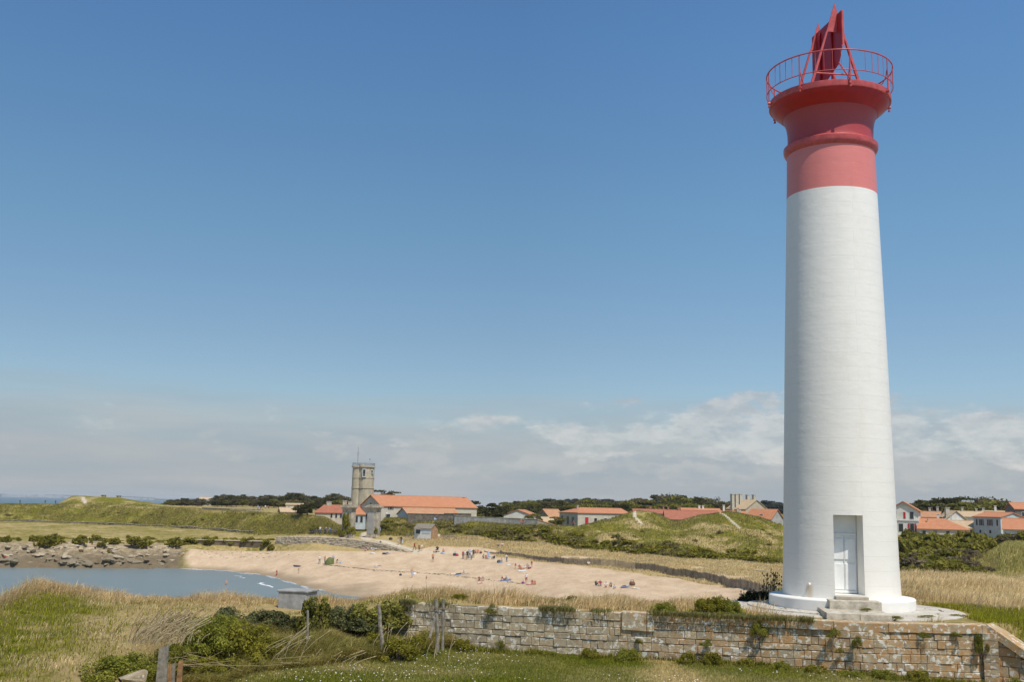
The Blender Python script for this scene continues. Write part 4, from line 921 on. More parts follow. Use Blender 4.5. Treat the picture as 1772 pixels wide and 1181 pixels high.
# barracks and neighbours (left to right)
house('barracks', 'long stone barracks with a big plain orange roof right of the stone tower', 660, 262, 36, 28, 10.3, 13.35, 15.85, CREAM, ORANGE,
      [('f', 2.6, 4.9, .7, .8, 's'), ('f', 7.4, 4.9, .7, .8, 's'), ('f', 2.0, 2.6, 1.0, 1.5, ''), ('f', 5.6, 2.5, 1.2, 1.6, ''), ('f', 9.5, 2.6, 1.0, 1.4, ''), ('f', 14, 4.7, .8, .7, ''), ('f', 19, 4.7, .8, .7, ''), ('l', 3.4, 2.6, .9, 2.6, ''), ('l', 7.0, 2.6, .9, 1.4, ''), ('l', 5.2, 5.6, .7, .8, '')], [(27, 5.0, .5, .5, 15.9, CHB)], base=8.1)
house('long_outbuilding', 'low outbuilding with a gable tinted bluish for shade and patchy orange roof before the barracks', 707, 256, 36, 14.5, 5.0, 11.5, 12.95, BLUEW, PATCH, [('l', 2.6, 1.5, .6, .9, ''), ('f', 1.2, 1.6, .7, 1.0, 'x'), ('f', 6, 1.7, .8, .8, ''), ('f', 10.5, 1.7, .8, .8, '')], base=8.9)
house('row_cottage', 'low cottage range with faded red roof and pale chimneys left of the gate', 546, 276, 4, 12.4, 5.5, 11.35, 13.2, CREAM, REDT, [('f', 4.2, 1.7, .5, 1.2, ''), ('f', 5.4, 1.7, .5, 1.2, ''), ('f', 6.6, 1.7, .5, 1.2, ''), ('f', 8.4, 1.6, .9, 1.6, 'd'), ('f', 10.6, 1.7, .5, 1.3, '')], [(3.2, 2.8, 1.2, .9, 14.1), (7.2, 2.8, 1.0, .8, 14.4), (8.6, 2.8, 1.0, .8, 14.2)], base=9.0, hip=(2, 0))
house('gate_cottage', 'small orange roofed cottage with pale blue windows seen between the gate pillars', 610, 268, 3, 3.6, 4.5, 11.2, 12.8, BLUEW, ORANGE, [('f', 1.2, 2.0, .6, 1.5, ''), ('f', 2.4, 2.0, .6, 1.5, '')], [], base=8.0)
house('stone_shed', 'little grey stone shed with mossy tan roof left of the dark round tree', 487, 282, 24, 4.0, 2.8, 11.25, 12.2, STONEW, TAN, [('l', 1.4, 1.0, .6, .9, '')], base=9.9)
house('tiny_shed', 'tiny grey lean-to with an orange roof beside the little stone shed', 514, 284, 15, 1.6, 1.6, 11.0, 11.7, GREYW, ORANGE, [('f', .8, .9, .5, .7, '')], base=9.9)
for i, (px, wpx) in enumerate(((495, 16), (512, 12))):
    house('far_house', ['low pale house before the dark trees, above the grassy plateau', 'second low pale house before the dark trees', 'flat cream house showing above the hedge at far left', 'small cream house at the left end of the far trees'][i], px, 440, 6, wpx*.24, 5, 12.55, 13.05, CREAM, TAN, [('f', 1.2, .8, .6, .5, '')], base=10.8, cat='house', group='far houses before the dark trees')
house('white_house', 'small far white house with pale roof between dark trees at the left', 345, 520, 3, 5.2, 4, 13.9, 14.9, WHITER, TAN, [('f', 1.5, 2.2, .7, 1, '')], base=11.5)
house('gable_house', 'house with a broad plain cream gable and orange roof behind the grey wall', 872, 298, -14, 7.7, 9, 11.7, 13.0, WHITER, ORANGE, [('f', 3.9, 1.2, .7, .6, '')], base=8.6, axis='y')
house('stone_cottage', 'dark gabled stone cottage left of the long orange hipped roof', 952, 284, 40, 5.2, 5.4, 11.2, 13.3, STONEW, PATCH, [('f', 2.6, 1.6, .7, .9, ''), ('l', 3, 2.2, .5, .6, '')], base=8.6)
house('lean_shed', 'pale low shed tucked against the dark stone cottage', 942, 278, 34, 3.2, 2.4, 10.3, 11.3, GREYW, TAN, [('f', 1.5, .9, .6, .7, '')], base=8.6)
house('hipped_house', 'long house with a hipped orange roof, dark end wall and red door', 1000, 262, 30, 15.5, 8.2, 12.75, 13.95, CREAM, ORANGE, [('f', 2.6, 1.5, 1.0, 2.0, 'dr'), ('f', 5.2, 1.7, .8, 1.2, 'x'), ('f', 8.2, 1.7, .8, 1.2, 'x'), ('l', 2.0, 1.5, 1.0, 2.0, ''), ('l', 4.3, 1.6, 1.0, 2.0, ''), ('l', 6.8, 2.0, .9, 1.4, 'x')], [(2.6, 4.1, .4, .4, 14.5, CHM)], base=9.3, hip=(3.4, 0))
house('village_house', 'village house showing only a dark red tiled roof between the two mounds', 1152, 287, -4, 14, 9, 11.5, 13.85, STONEW, REDT, [('f', 6, 2, .8, .9, '')], [(1.0, 4.5, .5, .6, 14.8, CHB), (3.9, 4.5, .8, .7, 14.9, CHB)], base=8.5, group='roofs of the village behind the rampart')
house('village_house', 'orange roofed house just behind the dark red roof', 1182, 312, -2, 11.0, 8, 12.9, 14.5, CREAM, ORANGE, [('f', 5, 2, .8, .9, '')], [(5.2, 4, .55, .6, 15.4, WHITER), (6.3, 4, .5, .6, 15.3, WHITER)], base=8.5, group='roofs of the village behind the rampart')
house('village_house', 'low reddish roof left of the dark red roof, with a brick chimney', 1098, 308, 0, 9.5, 8, 12.8, 13.9, CREAM, REDT, [('f', 5, 2, .8, .9, '')], [(5, 4, .5, .5, 14.9, CHB), (8.8, 4, .45, .5, 15.0, CHB)], base=8.5, group='roofs of the village behind the rampart')
house('village_house', 'narrow orange roof with a white chimney right of the dark red roof', 1246, 300, -3, 7.5, 8, 12.3, 13.9, CREAM, ORANGE, [('f', 3, 2, .8, .9, '')], [(1.6, 4, .5, .6, 15.6, WHITER), (5.4, 3, .5, .6, 14.9, CHM)], base=8.5, group='roofs of the village behind the rampart')
sk = house('skylight_house', 'bright orange roofed house with a skylight and pale gable left of the lighthouse', 1334, 268, 42, 5.4, 7.6, 12.2, 14.6, GREYW, ORANGE, [('f', 2.6, 2.2, .8, 1.0, '')], [], base=8.5, axis='y', hip=(0, 0))
b = MB(); b.box((1.2, 3.4, 14.6-8.5-1.2), (.9, .9, .1), 0, 0, None); o = b.build('skylight', mat('skylight_glass', (.6, .62, .65), .2, .1, 1, 0, .6), sk); o.rotation_euler = (0, 0, 0)
house('low_roof_house', 'low orange roof spreading left of the skylight house', 1282, 276, -3, 8.5, 6, 12.0, 13.4, CREAM, ORANGE, [('f', 3, 1.6, .7, .9, '')], [(.2, 3, .5, .5, 14.5, CHM)], base=8.5)
house('chimney_house', 'tall pale gabled house with a row of tan chimney stacks left of the lighthouse', 1290, 338, 28, 9.0, 9.0, 14.7, 17.6, TANW, TAN, [('f', 4.2, 4.5, .7, 1.4, ''), ('f', 7, 4.2, .7, 1.2, ''), ('l', 3, 4.5, .8, 1, '')], [(1.0, 5.5, 1.2, .9, 19.3), (2.6, 5.5, 1.1, .9, 19.4), (-.6, 5.5, 1.0, .9, 19.3), (5.2, 5.0, 1.0, .9, 19.2), (8.2, 5.5, .9, .9, 19.3)], base=9.0, axis='y')
# village right of the lighthouse
house('villa', 'white two storey gabled villa with red shutters just right of the lighthouse', 1537, 240, -24, 6.3, 8, 15.0, 16.9, WHITER, ORANGE, [('f', 1.4, 4.4, .8, 1.6, ''), ('f', 3.4, 4.3, .45, 1.4, 'dr'), ('f', 4.9, 4.3, .75, 1.5, ''), ('f', 2.6, 1.6, .9, 1.7, ''), ('f', 4.9, 1.6, .8, 1.9, 'R')], [], base=9.7, axis='y', over=.45)
b = MB(); b.box((3.3, -.09, 3.15), (6.5, .16, .12)); b.box((3.2, -.06, 6.4), (.55, .1, .5)); b.build('string_course', WFR, bpy.data.objects['villa'])
house('village_house', 'stone house with a two tone orange and tan roof just behind the white villa', 1587, 264, -28, 5.0, 6, 13.6, 14.9, STONEW, PATCH, [('f', 2, 3.2, .6, .8, '')], [(2.6, 3, .5, .5, 15.9), (4.4, 3, .5, .5, 16.2)], base=9.7)
house('broad_roof_house', 'low house under a broad orange hipped roof in front of the white houses', 1588, 236, -23, 10.2, 8.5, 11.15, 13.3, CREAM, ORANGE, [('f', 1.2, .8, .7, 1.0, ''), ('f', 3.4, .8, .7, 1.0, ''), ('f', 6, .8, .7, 1.0, ''), ('f', 8.2, .8, .7, 1.0, '')], [(1.9, 2.6, .25, .25, 13.3, CHM), (4.0, 5.5, .5, .5, 14.4, WHITER)], base=9.5, hip=(0, 5.0))
house('pale_gable_house', 'tall house with broad pale gable, grey side wall and tan roof, right of villa', 1635, 256, 3, 5.4, 4.6, 13.1, 15.2, WHITER, TAN, [('l', 2.5, 3.4, 2.2, 1.4, ''), ('f', 2.2, 2.9, .5, .6, '')], [(.9, .7, .9, .8, 15.9)], base=9.6, axis='y')
house('village_house', 'tan roofed low house between the broad orange roof and the blue white house', 1642, 246, -20, 7.4, 5, 11.4, 12.9, CREAM, TAN, [('f', 2.6, 1, .7, .8, ''), ('f', 4.6, 1, .7, .8, ''), ('f', 6.2, 1, .7, .8, '')], [(6.2, 3, .5, .5, 13.9, WHITER), (.6, 4, .45, .45, 14.2, WHITER)], base=9.6)
house('village_house', 'tan roofed house with chimneys behind the pale gable', 1650, 275, -22, 9.5, 7, 13.9, 15.2, WHITER, TAN, [('f', 3.6, 3, .7, .8, '')], [(2.2, 3.5, .5, .5, 16.3), (5.5, 3.5, .5, .5, 16.0)], base=9.8)
house('blue_white_house', 'pale blue two storey house with tall dark shuttered windows and an orange roof', 1731, 238, -62, 7.0, 8.0, 13.95, 14.95, BLUEW, ORANGE, [('f', .9, 3.2, .45, 1.35, 'd'), ('f', 2.1, 3.2, .5, 1.35, 's'), ('f', 4.3, 3.2, .62, 1.35, 's'), ('f', 6.2, 3.2, .45, 1.35, 'd'), ('f', 1.75, 1.2, .5, .7, ''), ('f', 4.3, 1.2, .5, .7, '')], [], base=9.6, origin='right')
house('village_house', 'long tan roofed house with white chimneys behind the blue white house', 1700, 282, -24, 9.5, 7, 14.2, 15.5, CREAM, TAN, [('f', 3.6, 3, .7, .8, '')], [(.3, 3.5, .6, .5, 16.4), (3.2, 3.5, .55, .5, 16.9, WHITER), (6.2, 3.5, .5, .5, 16.2), (7.6, 3.5, .5, .5, 16.3, WHITER)], base=9.8)
house('edge_roof_house', 'low bluish house with a sloping orange roof at the right edge', 1735, 222, -27, 9, 8, 11.6, 13.7, BLUEW, ORANGE, [('f', 1.6, 1.0, .8, .9, ''), ('f', 4.4, 1.0, .8, .9, '')], [], base=9.3)
house('dark_house', 'dark grey tall house with an orange roof cut by the right edge', 1757, 268, -6, 8, 7, 16.1, 17.6, mat('dark_render', (.17, .155, .14), .9, .2, 1.2, .2), ORANGE, [('f', 2, 5, .8, 1.2, ''), ('f', 5, 5, .8, 1.2, ''), ('l', 3, 5, .9, 1.3, ''), ('f', 2, 2.2, .8, 1.2, '')], [], base=9.8)
wb2 = MB(); wx = bx_at(1768, 150); wb2.box((0, 0, 1.3), (4, .3, 2.6)); wb2.box((0, 0, 2.65), (4.1, .4, .12)); 
# walls of the fort
def long_wall(name, label, pts, ht, th, m_, capm=None, cap=.12):
    o0 = Vector((pts[0][0], pts[0][1], pts[0][2])); root = empty(name, o0, 0, label, 'wall'); mb = MB(); cb_ = MB()
    for a, c in zip(pts[:-1], pts[1:]):
        a = Vector(a)-o0; c = Vector(c)-o0; d = c-a; d.z = 0; d.normalize(); n_ = Vector((-d.y, d.x, 0))*th/2
        for bb, z0, z1, k in ((mb, -1.0, ht, 1), (cb_, ht, ht+cap, 1.35)):
            vs = [a-n_*k+Vector((0, 0, z0)), c-n_*k+Vector((0, 0, z0)), c+n_*k+Vector((0, 0, z0)), a+n_*k+Vector((0, 0, z0)), a-n_*k+Vector((0, 0, z1)), c-n_*k+Vector((0, 0, z1)), c+n_*k+Vector((0, 0, z1)), a+n_*k+Vector((0, 0, z1))]
            bb.add(vs, [(0,3,2,1),(4,5,6,7),(0,1,5,4),(1,2,6,5),(2,3,7,6),(3,0,4,7)])
    mb.build('wall_face', m_, root); cb_.build('coping', capm or m_, root); return root
def wl(*a):
    return [(bx_at(p, Y), Y, z) for p, Y, z in a]
DKS = mat('dark_shaded_stone', (.17, .145, .11), .95, .35, 1.6, .5); GRY2 = mat('grey_stone_wall', (.28, .27, .25), .95, .3, 1.4, .4)  # dark stone colour holds the shadow under the outbuilding eave
long_wall('courtyard_wall', 'courtyard wall coloured dark as eave shadow, running under the patchy orange roof', wl((706, 251, 10.0), (786, 253, 10.0)), 1.75, .5, DKS)
long_wall('courtyard_wall', 'dark low wall stepping back right of the patchy roof', wl((770, 262, 10.6), (815, 266, 10.6)), 1.3, .5, DKS)
long_wall('terrace_wall', 'grey parapet wall running right from the courtyard to the white gable', wl((786, 250, 9.7), (880, 258, 9.4), (932, 256, 9.3)), 1.75, .5, GRY2, STONEW)
long_wall('terrace_wall', 'pale sloping end wall right of the grey parapet', wl((931, 255, 9.3), (948, 254, 8.6), (962, 253, 8.1)), 1.7, .4, TANW, PATCH)
mp_ = [Vector((bx_at(p, float(np.interp(p, KP, KY[:, 7]))-.4), float(np.interp(p, KP, KY[:, 7]))-.4)) for p in range(-20, 450, 10)]
mwb = block_wall(mp_, [gz(p.x, p.y)+.62 for p in mp_], .5, [.3, .34, .3], 31, .5, 1.9, joint=.12, jit=.12, cham=.08, th=.7); mw0 = (mp_[0].x, mp_[0].y, 5.0); mwb.v = [(a-mw0[0], b-mw0[1], c-mw0[2]) for a, b, c in mwb.v]
mwe = empty('meadow_wall', mw0, 0, 'long low broken wall of pale stones at the foot of the grassy rampart', 'wall'); mwb.build('masonry', [stone_mat('pale_field_stone', (.42, .36, .27), (.22, .18, .13), (.52, .48, .40)), CORE], mwe)
long_wall('plateau_wall', 'low pale wall on top of the grassy plateau left of the shed', wl((352, 330, 10.9), (400, 322, 10.8), (452, 330, 10.8)), .55, .5, STONEW)
q0 = [(bx_at(p, 242.2), 242.2, 3.0) for p in (312, 345, 380, 420, 478)]
long_wall('quay_wall', 'brown stained old quay wall between the rocks and the beach', q0, 2.0, 1.0, mat('brown_wall', (.15, .115, .07), .95, .35, .9, .5), TANW, .22)
for i, px in enumerate((115, 0)): pass
for i, (px, Y, w_, label) in enumerate(((179, 400, 1.7, 'small brick block house on the flat mound top'), (205, 396, 1.6, 'second small block house lower down on the mound'))):
    r_ = empty('block_house', (bx_at(px, Y), Y, gz(bx_at(px, Y), Y)), 0, label, 'hut'); b = MB(); b.box((0, 0, .1), (w_*.8, 1.5, .9)); b.build('wall', TANW, r_); b = MB(); b.box((0, 0, .62), (w_, 1.8, .16)); b.build('roof', STONEW, r_); b = MB(); b.box((0, -.76, .3), (.5, .1, .3)); b.build('opening', GLASS, r_)
# gate pillars
def pillar(px, label, capw, shw, ivy):
    Y = 243; x = bx_at(px, Y); root = empty('gate_pillar', (x, Y, 6.3), R_(-24), label, 'gate pillar', 'two tall stone gate pillars'); zt_ = at(px, 881, Y).z-6.3; b = MB()
    b.box((0, 0, zt_/2-.2), (shw, 2.0, zt_+.4)); b.box((0, 0, .3), (shw+.3, 2.3, .6)); b.build('shaft', mat('gate_stone', (.46, .40, .30), .92, .4, 1.2, .5), root)
    b = MB(); b.box((0, 0, zt_+.12), (shw+.35, 2.35, .24)); b.box((0, 0, zt_+.36), (capw, 2.9, .25)); b.box((0, 0, zt_+.6), (capw-.5, 2.4, .24)); b.box((0, 0, zt_+.82), (capw-1.3, 1.6, .2)); b.build('cap', mat('gate_stone', (.4, .365, .3)), root)
    b = MB(); b.box((-.1, -1.02, zt_*.5), (shw*.68, .08, zt_*.72)); b.build('panel', GREYW, root)
    return root
pillar(605, 'left stone gate pillar, its face grown over with dark ivy', 3.3, 2.3, 1); pillar(648, 'right stone gate pillar with a pale recessed panel', 3.3, 2.3, 0)
# dry stone revetment of pale blocks along the beach
DRY = stone_mat('pale_dry_stone', (.60, .52, .39), (.40, .33, .23), (.66, .60, .50))
pts = [ground(px, py, 150).xy for px, py in ((477, 942), (520, 942.5), (568, 943.5), (600, 947.5), (626, 951), (665, 953), (709, 957))]
zb0 = [gz(p.x, p.y) for p in pts]; pts = [Vector((p.x, p.y)) for p in pts]
dw = block_wall(pts, [z+h for z, h in zip(zb0, (1.55, 1.6, 1.65, 1.9, 1.8, 1.2, .25))], .5, [.38, .34, .36, .35, .34, .3], 12, .3, .95, joint=.035, jit=.08, cham=.05, th=1.3)
dr = empty('dry_stone_wall', (pts[0].x, pts[0].y, zb0[0]), 0, 'pale dry stone revetment wall below the gate, tapering down to the sand', 'wall'); dw.v = [(a-pts[0].x, b-pts[0].y, c-zb0[0]) for a, b, c in dw.v]; dw.build('masonry', [DRY, mat('pale_core', (.22, .18, .12), .95)], dr)
# paling fence on the dune edge
fp = [(838, 956), (862, 960), (885, 963), (905, 966), (925, 970), (950, 974), (975, 976), (1000, 978.5), (1040, 980), (1070, 983), (1100, 987), (1150, 994), (1201, 1002.5), (1250, 1012), (1300, 1023), (1345, 1034)]
FPt = [ground(a, c, 120) for a, c in fp]; fr = empty('paling_fence', FPt[0], 0, 'long grey brown paling fence winding between the sand and the dune grass', 'fence'); mb = MB(); wr = MB(); rr = random.Random(2); o0 = FPt[0]
hts = np.interp([a for a, _ in fp], [838, 900, 1000, 1100, 1200, 1345], [.25, .75, 1.1, 1.25, 1.3, 1.25])
for (a, ha), (c, hc) in zip(zip(FPt[:-1], hts[:-1]), zip(FPt[1:], hts[1:])):
    l_ = (c-a).length; n = int(l_/.115); d = (c-a).normalized(); rz = math.atan2(d.y, d.x); prev = None
    for i in range(n):
        t = i/n; p = a+(c-a)*t; z = gz(p.x, p.y); h = (ha+(hc-ha)*t)*rr.uniform(.86, 1.05); mb.box((p.x-o0.x, p.y-o0.y+rr.uniform(-.03, .03), z-o0.z+h/2-.1), (.075, .03, h+.2), rz+rr.uniform(-.2, .2), 0, rr.random())
        if i % 14 == 0:
            for f_ in (.3, .75):
                q = Vector((p.x-o0.x, p.y-o0.y-.03, z-o0.z+h*f_))
                if prev and len(prev) > 1: pass
        if i % 22 == 0: mb.tube((p.x-o0.x, p.y-o0.y+.06, z-o0.z-.3), (p.x-o0.x, p.y-o0.y+.06, z-o0.z+h*1.12), .06, .05, 6, 0)
mb.build('palings', mat('grey_palings', (.29, .235, .17), .9, .3, 1.2, .4), fr)
# beach hut
HX = ground(731, 934, 180); hut = empty('beach_hut', HX, R_(-27), 'small white and blue grey beach hut with serving hatch and shingle roof', 'hut'); W_, D_, E_, RG_ = 4.2, 2.8, 2.35, 3.25
b = MB(); b.add([(-W_/2,0,-.4),(W_/2,0,-.4),(W_/2,D_,-.4),(-W_/2,D_,-.4),(-W_/2,0,E_),(W_/2,0,E_),(W_/2,D_,E_),(-W_/2,D_,E_)], [(0,1,5,4),(2,3,7,6),(3,0,4,7)]); b.build('wall', WHITER, hut)
b = MB(); b.add([(W_/2+.01,0,-.4),(W_/2+.01,D_,-.4),(W_/2+.01,D_,E_),(W_/2+.01,D_/2,RG_-.05),(W_/2+.01,0,E_)], [(0,1,2,3,4)]); b.poly([(W_/2,0,-.4),(W_/2,D_,-.4),(W_/2,D_,E_),(W_/2,D_/2,RG_-.05),(W_/2,0,E_)], (.06,0,0)); b.v = b.v[5:]; b.f = [tuple(i-5 for i in f) for f in b.f[1:]]; b.mi = b.mi[1:]; b.t = b.t[1:]; b.sm = b.sm[1:]; b.build('gable_boards', mat('brown_boards', (.42, .25, .13), .85, .25, 2.5, .3), hut)
b = MB(); b.poly([(-W_/2-.15,-.2,E_-.1),(W_/2+.2,-.2,E_-.1),(W_/2+.2,D_/2,RG_),(-W_/2-.15,D_/2,RG_)], (0,0,.09)); b.poly([(-W_/2-.15,D_/2,RG_),(W_/2+.2,D_/2,RG_),(W_/2+.2,D_+.2,E_-.1),(-W_/2-.15,D_+.2,E_-.1)], (0,0,.09)); b.build('roof', GREYR, hut)
b = MB(); b.box((-1.15, -.03, 1.62), (1.05, .08, .9)); o = b.build('hatch', GLASS, hut); b = MB(); b.box((-1.15, -.35, 2.12), (1.3, .65, .05)); b.build('hatch_flap', WHITER, o)
b = MB(); b.box((.85, -.025, 1.65), (1.9, .05, .85)); b.build('grey_board', BLUEW, hut); b = MB(); b.box((0, -.2, .02), (W_, .35, .08)); b.build('sill', WOOD, hut)
# ---------------------------------------------------------------- trees
CK = dict(dark=((.030, .034, .008), (.12, .112, .028)), brown=((.07, .06, .026), (.21, .165, .075)), green=((.08, .085, .012), (.28, .25, .045)), grey=((.06, .062, .045), (.15, .145, .10)), blue=((.04, .05, .045), (.09, .105, .085)))  # blue leaves have distance haze mixed into their colour
protos = {}
def tree_proto(key, seed, **k):
    me, tb = tree_parts(seed, **k); root = empty(key, (0, 0, -500), 0, 'x', 'tree')
    f = bpy.data.objects.new('crown', me); COL.objects.link(f); f.parent = root; tb.build('trunk', BARK, root); return root
PR = {}
for c_ in CK:
    for s in range(3 if c_ != 'grey' else 2):
        kd = 'bare' if c_ == 'grey' else 'broad'
        PR[(c_, s)] = tree_proto('bare_tree' if c_ == 'grey' else 'broad_tree', 40+s*7+len(c_), h=8, n=500 if c_ == 'grey' else 1700, leaf=.2 if c_ == 'grey' else .36, ca=CK[c_][0], cb=CK[c_][1], kind=kd, spread=1.15)
PR[('pine', 0)] = tree_proto('pine_tree', 90, h=8, n=1300, leaf=.25, ca=CK['dark'][0], cb=CK['dark'][1], kind='pine', spread=.9)
PR[('pine', 1)] = tree_proto('pine_tree', 91, h=8, n=1300, leaf=.25, ca=CK['dark'][0], cb=CK['dark'][1], kind='pine', spread=1.0)
used = set(); rr = random.Random(5)
def tree(kind, var, px, Y, top_y, label, group=None, wide=1.0):
    key = (kind, var); p = PR[key]; x = bx_at(px, Y); zb = gz(x, Y)-.2; zt_ = at(px, top_y, Y).z; sc = (zt_-zb)/7.6
    if key in used: o = copy_tree(p)
    else: o = p; used.add(key)
    o.location = (x, Y, zb); o.scale = (sc*wide, sc*wide, sc); o.rotation_euler = (0, 0, rr.uniform(0, 6.28)); o['label'] = label
    if group: o['group'] = group
    elif 'group' in o.keys(): del o['group']
    return o
G1 = 'dark wood behind the plateau on the left'; G2 = 'line of mixed trees behind the village'; G3 = 'trees behind the right hand village'
px = 286
while px < 604:
    top = np.interp(px, [286, 300, 330, 360, 372, 380, 400, 420, 450, 470, 480, 500, 520, 535, 560, 575, 590, 604], [869, 864, 863, 862, 858, 855, 856, 857, 858, 856, 855, 853.5, 854, 858, 857, 855, 857, 860])+rr.uniform(-1, 2.2)
    k = rr.choice(['dark', 'brown', 'dark', 'brown']); Y = rr.uniform(470, 560); tree(k, rr.randrange(3), px, Y, top, 'dark leafy tree in the wood left of the stone tower' if k == 'dark' else 'brownish tree in the wood left of the stone tower', G1, 1.25); px += rr.uniform(3, 5.5)
for px, top in ((505, 851.5), (518, 852), (573, 852.5)): tree('pine', rr.randrange(2), px, 470, top, {505: 'first taller pine standing out of the dark wood', 518: 'second pine close right of the first taller pine', 573: 'pine sticking up from the wood nearest the stone tower'}[px])
px = 288
while px < 600:
    tree(rr.choice(['dark', 'brown', 'green']), rr.randrange(3), px, rr.uniform(440, 465), np.interp(px, [288, 340, 380, 600], [869, 868, 864, 866])+rr.uniform(-1, 1.5), 'low bushy tree at the front edge of the left wood', 'low trees at the front edge of the left wood', 1.5); px += rr.uniform(7, 11)
px = 868
while px < 1300:
    top = np.interp(px, [868, 880, 930, 940, 960, 1000, 1050, 1080, 1120, 1150, 1165, 1180, 1200, 1220, 1250, 1290], [868, 867, 866, 863, 865, 864, 864, 865, 861, 857, 858, 856, 857, 861, 865, 867])+rr.uniform(-1, 2)
    k = rr.choice(['brown', 'dark', 'brown', 'green']); tree(k, rr.randrange(3), px, rr.uniform(410, 470), top, {'dark': 'dark green tree in the line behind the village', 'brown': 'brown green tree in the line behind the village', 'green': 'yellow green tree in the line behind the village'}[k], G2, 1.3); px += rr.uniform(5.5, 9)
px = 874
while px < 1285:
    k = rr.choice(['green', 'green', 'dark']); tree(k, rr.randrange(3), px, rr.uniform(345, 385), np.interp(px, [874, 960, 1080, 1200, 1285], [876, 873, 871, 870, 876])+rr.uniform(-2, 2.5), 'bushy green tree close behind the roofs' if k == 'green' else 'dark bushy tree close behind the roofs', 'bushy trees close behind the roofs', 1.4); px += rr.uniform(8, 12)
for px in range(945, 1070, 8): tree('blue', rr.randrange(3), px, 700, 862+rr.uniform(-.5, 1.2), 'hazy far tree on the skyline above the hipped roof', 'hazy far trees on the skyline', 1.6)
for px in range(1270, 1356, 9): tree('blue', rr.randrange(3), px, 620, 864.5+rr.uniform(-.5, 1.5)+(px-1270)*.02, 'hazy far tree beside the chimney house', 'hazy far trees beside the chimney house', 1.6)
tree('grey', 0, 1160, 430, 850, 'tall thin crowned tree rising highest above the middle tree line')
tree('grey', 1, 1240, 400, 859, 'sparse twiggy tree above the trees near the chimney house')
tree('dark', 0, 1190, 400, 857, 'rounded dark tree right of the tall thin crowned one', None, 1.3)
tree('dark', 1, 834, 292, 866.5, 'big dark evergreen at the right end of the barracks', None, 1.25); tree('dark', 2, 858, 290, 868, 'second big dark evergreen beside the white gable', None, 1.25); tree('green', 0, 817, 285, 880, 'small light green tree touching the barracks corner', None, 1.3)
tree('dark', 2, 533, 270, 865, 'dark round tree beside the faded red roofs', None, 1.15); tree('dark', 0, 521, 272, 873, 'lower dark shrubby tree beside the little shed', None, 1.3)
tree('pine', 0, 663, 330, 845.5, 'umbrella shaped pine rising behind the barracks ridge', None, .9)
tree('green', 1, 922, 275, 889, 'light green tree between the white gable and the stone cottage', None, 1.5); tree('green', 2, 965, 262, 893, 'small green tree before the hipped house', None, 1.6)
for px, Y, top, k, lab in ((1585, 330, 862, 'brown', 'low brown tree left of the dark pine group'), (1600, 335, 862, 'brown', 'brown tree above the stone house chimneys'), (1615, 322, 861, 'dark', 'very dark tree above the stone house'), (1628, 330, 860.5, 'dark', 'second very dark tree above the tan roofs'), (1642, 326, 863, 'green', 'green tree behind the pale gable house'), (1652, 340, 857.5, 'pine', 'flat topped pine above the green trees'), (1664, 328, 864, 'green', 'green tree right of the flat topped pine'), (1676, 332, 860, 'brown', 'rounded brown green tree above the tan roofs'), (1688, 326, 860.5, 'green', 'rounded green tree in the middle of the right group'), (1699, 330, 864, 'dark', 'dark tree left of the sparse pale tree'), (1713, 340, 854, 'grey', 'sparse pale tree rising highest at the right'), (1722, 330, 864, 'brown', 'brown tree below the sparse pale tree'), (1735, 328, 863, 'brown', 'brownish tree above the white chimneys'), (1746, 330, 865, 'brown', 'last brown tree left of the dark house'), (1706, 318, 872, 'green', 'low green tree behind the white chimneys'), (1660, 318, 873, 'green', 'low green tree under the flat topped pine')):
    tree(k, rr.randrange(3) if k not in ('grey', 'pine') else (1 if k == 'pine' else 0), px, Y, top, lab, None, 1.35)
for k_, o in PR.items():
    if k_ not in used:
        for c in list(o.children): bpy.data.objects.remove(c)
        bpy.data.objects.remove(o)

# ---------------------------------------------------------------- shrubs
def SH(seed, n, size, ca, cb, **k): return shrub_mesh(seed, n, (1, 1, .9), size, ca, cb, **k)
def shrub_kind(name, seed, n, size, ca, cb, cat, **k):
    me, tb = SH(seed, n, size, ca, cb, **k); root = empty(name, (0, 0, -500), 0, 'x', cat)
    f = bpy.data.objects.new('foliage', me); COL.objects.link(f); f.parent = root; tb.build('stems', BARK, root); root['_n'] = 0; return root
def put(root, loc, sc, label, group=None, rz=None):
    first = not root.get('_u'); o = root if first else copy_tree(root); root['_u'] = 1
    o.location = loc; o.scale = sc if isinstance(sc, tuple) else (sc,)*3; o.rotation_euler = (0, 0, rr.uniform(0, 6.28) if rz is None else rz); o['label'] = label
    for k in ('_u', '_n'):
        if k in o.keys() and o is not root: del o[k]
    if group: o['group'] = group
    elif 'group' in o.keys(): del o['group']
    return o
far1 = [shrub_kind('scrub_bush', 200+i, 420, .17, (.095, .09, .006), (.32, .28, .03), 'bush') for i in range(3)]
far2 = [shrub_kind('scrub_bush', 210+i, 420, .17, (.10, .09, .02), (.30, .25, .08), 'bush') for i in range(2)]
def gp(px, py, ymin=60): p = ground(px, py, ymin); p.z -= .15; return p
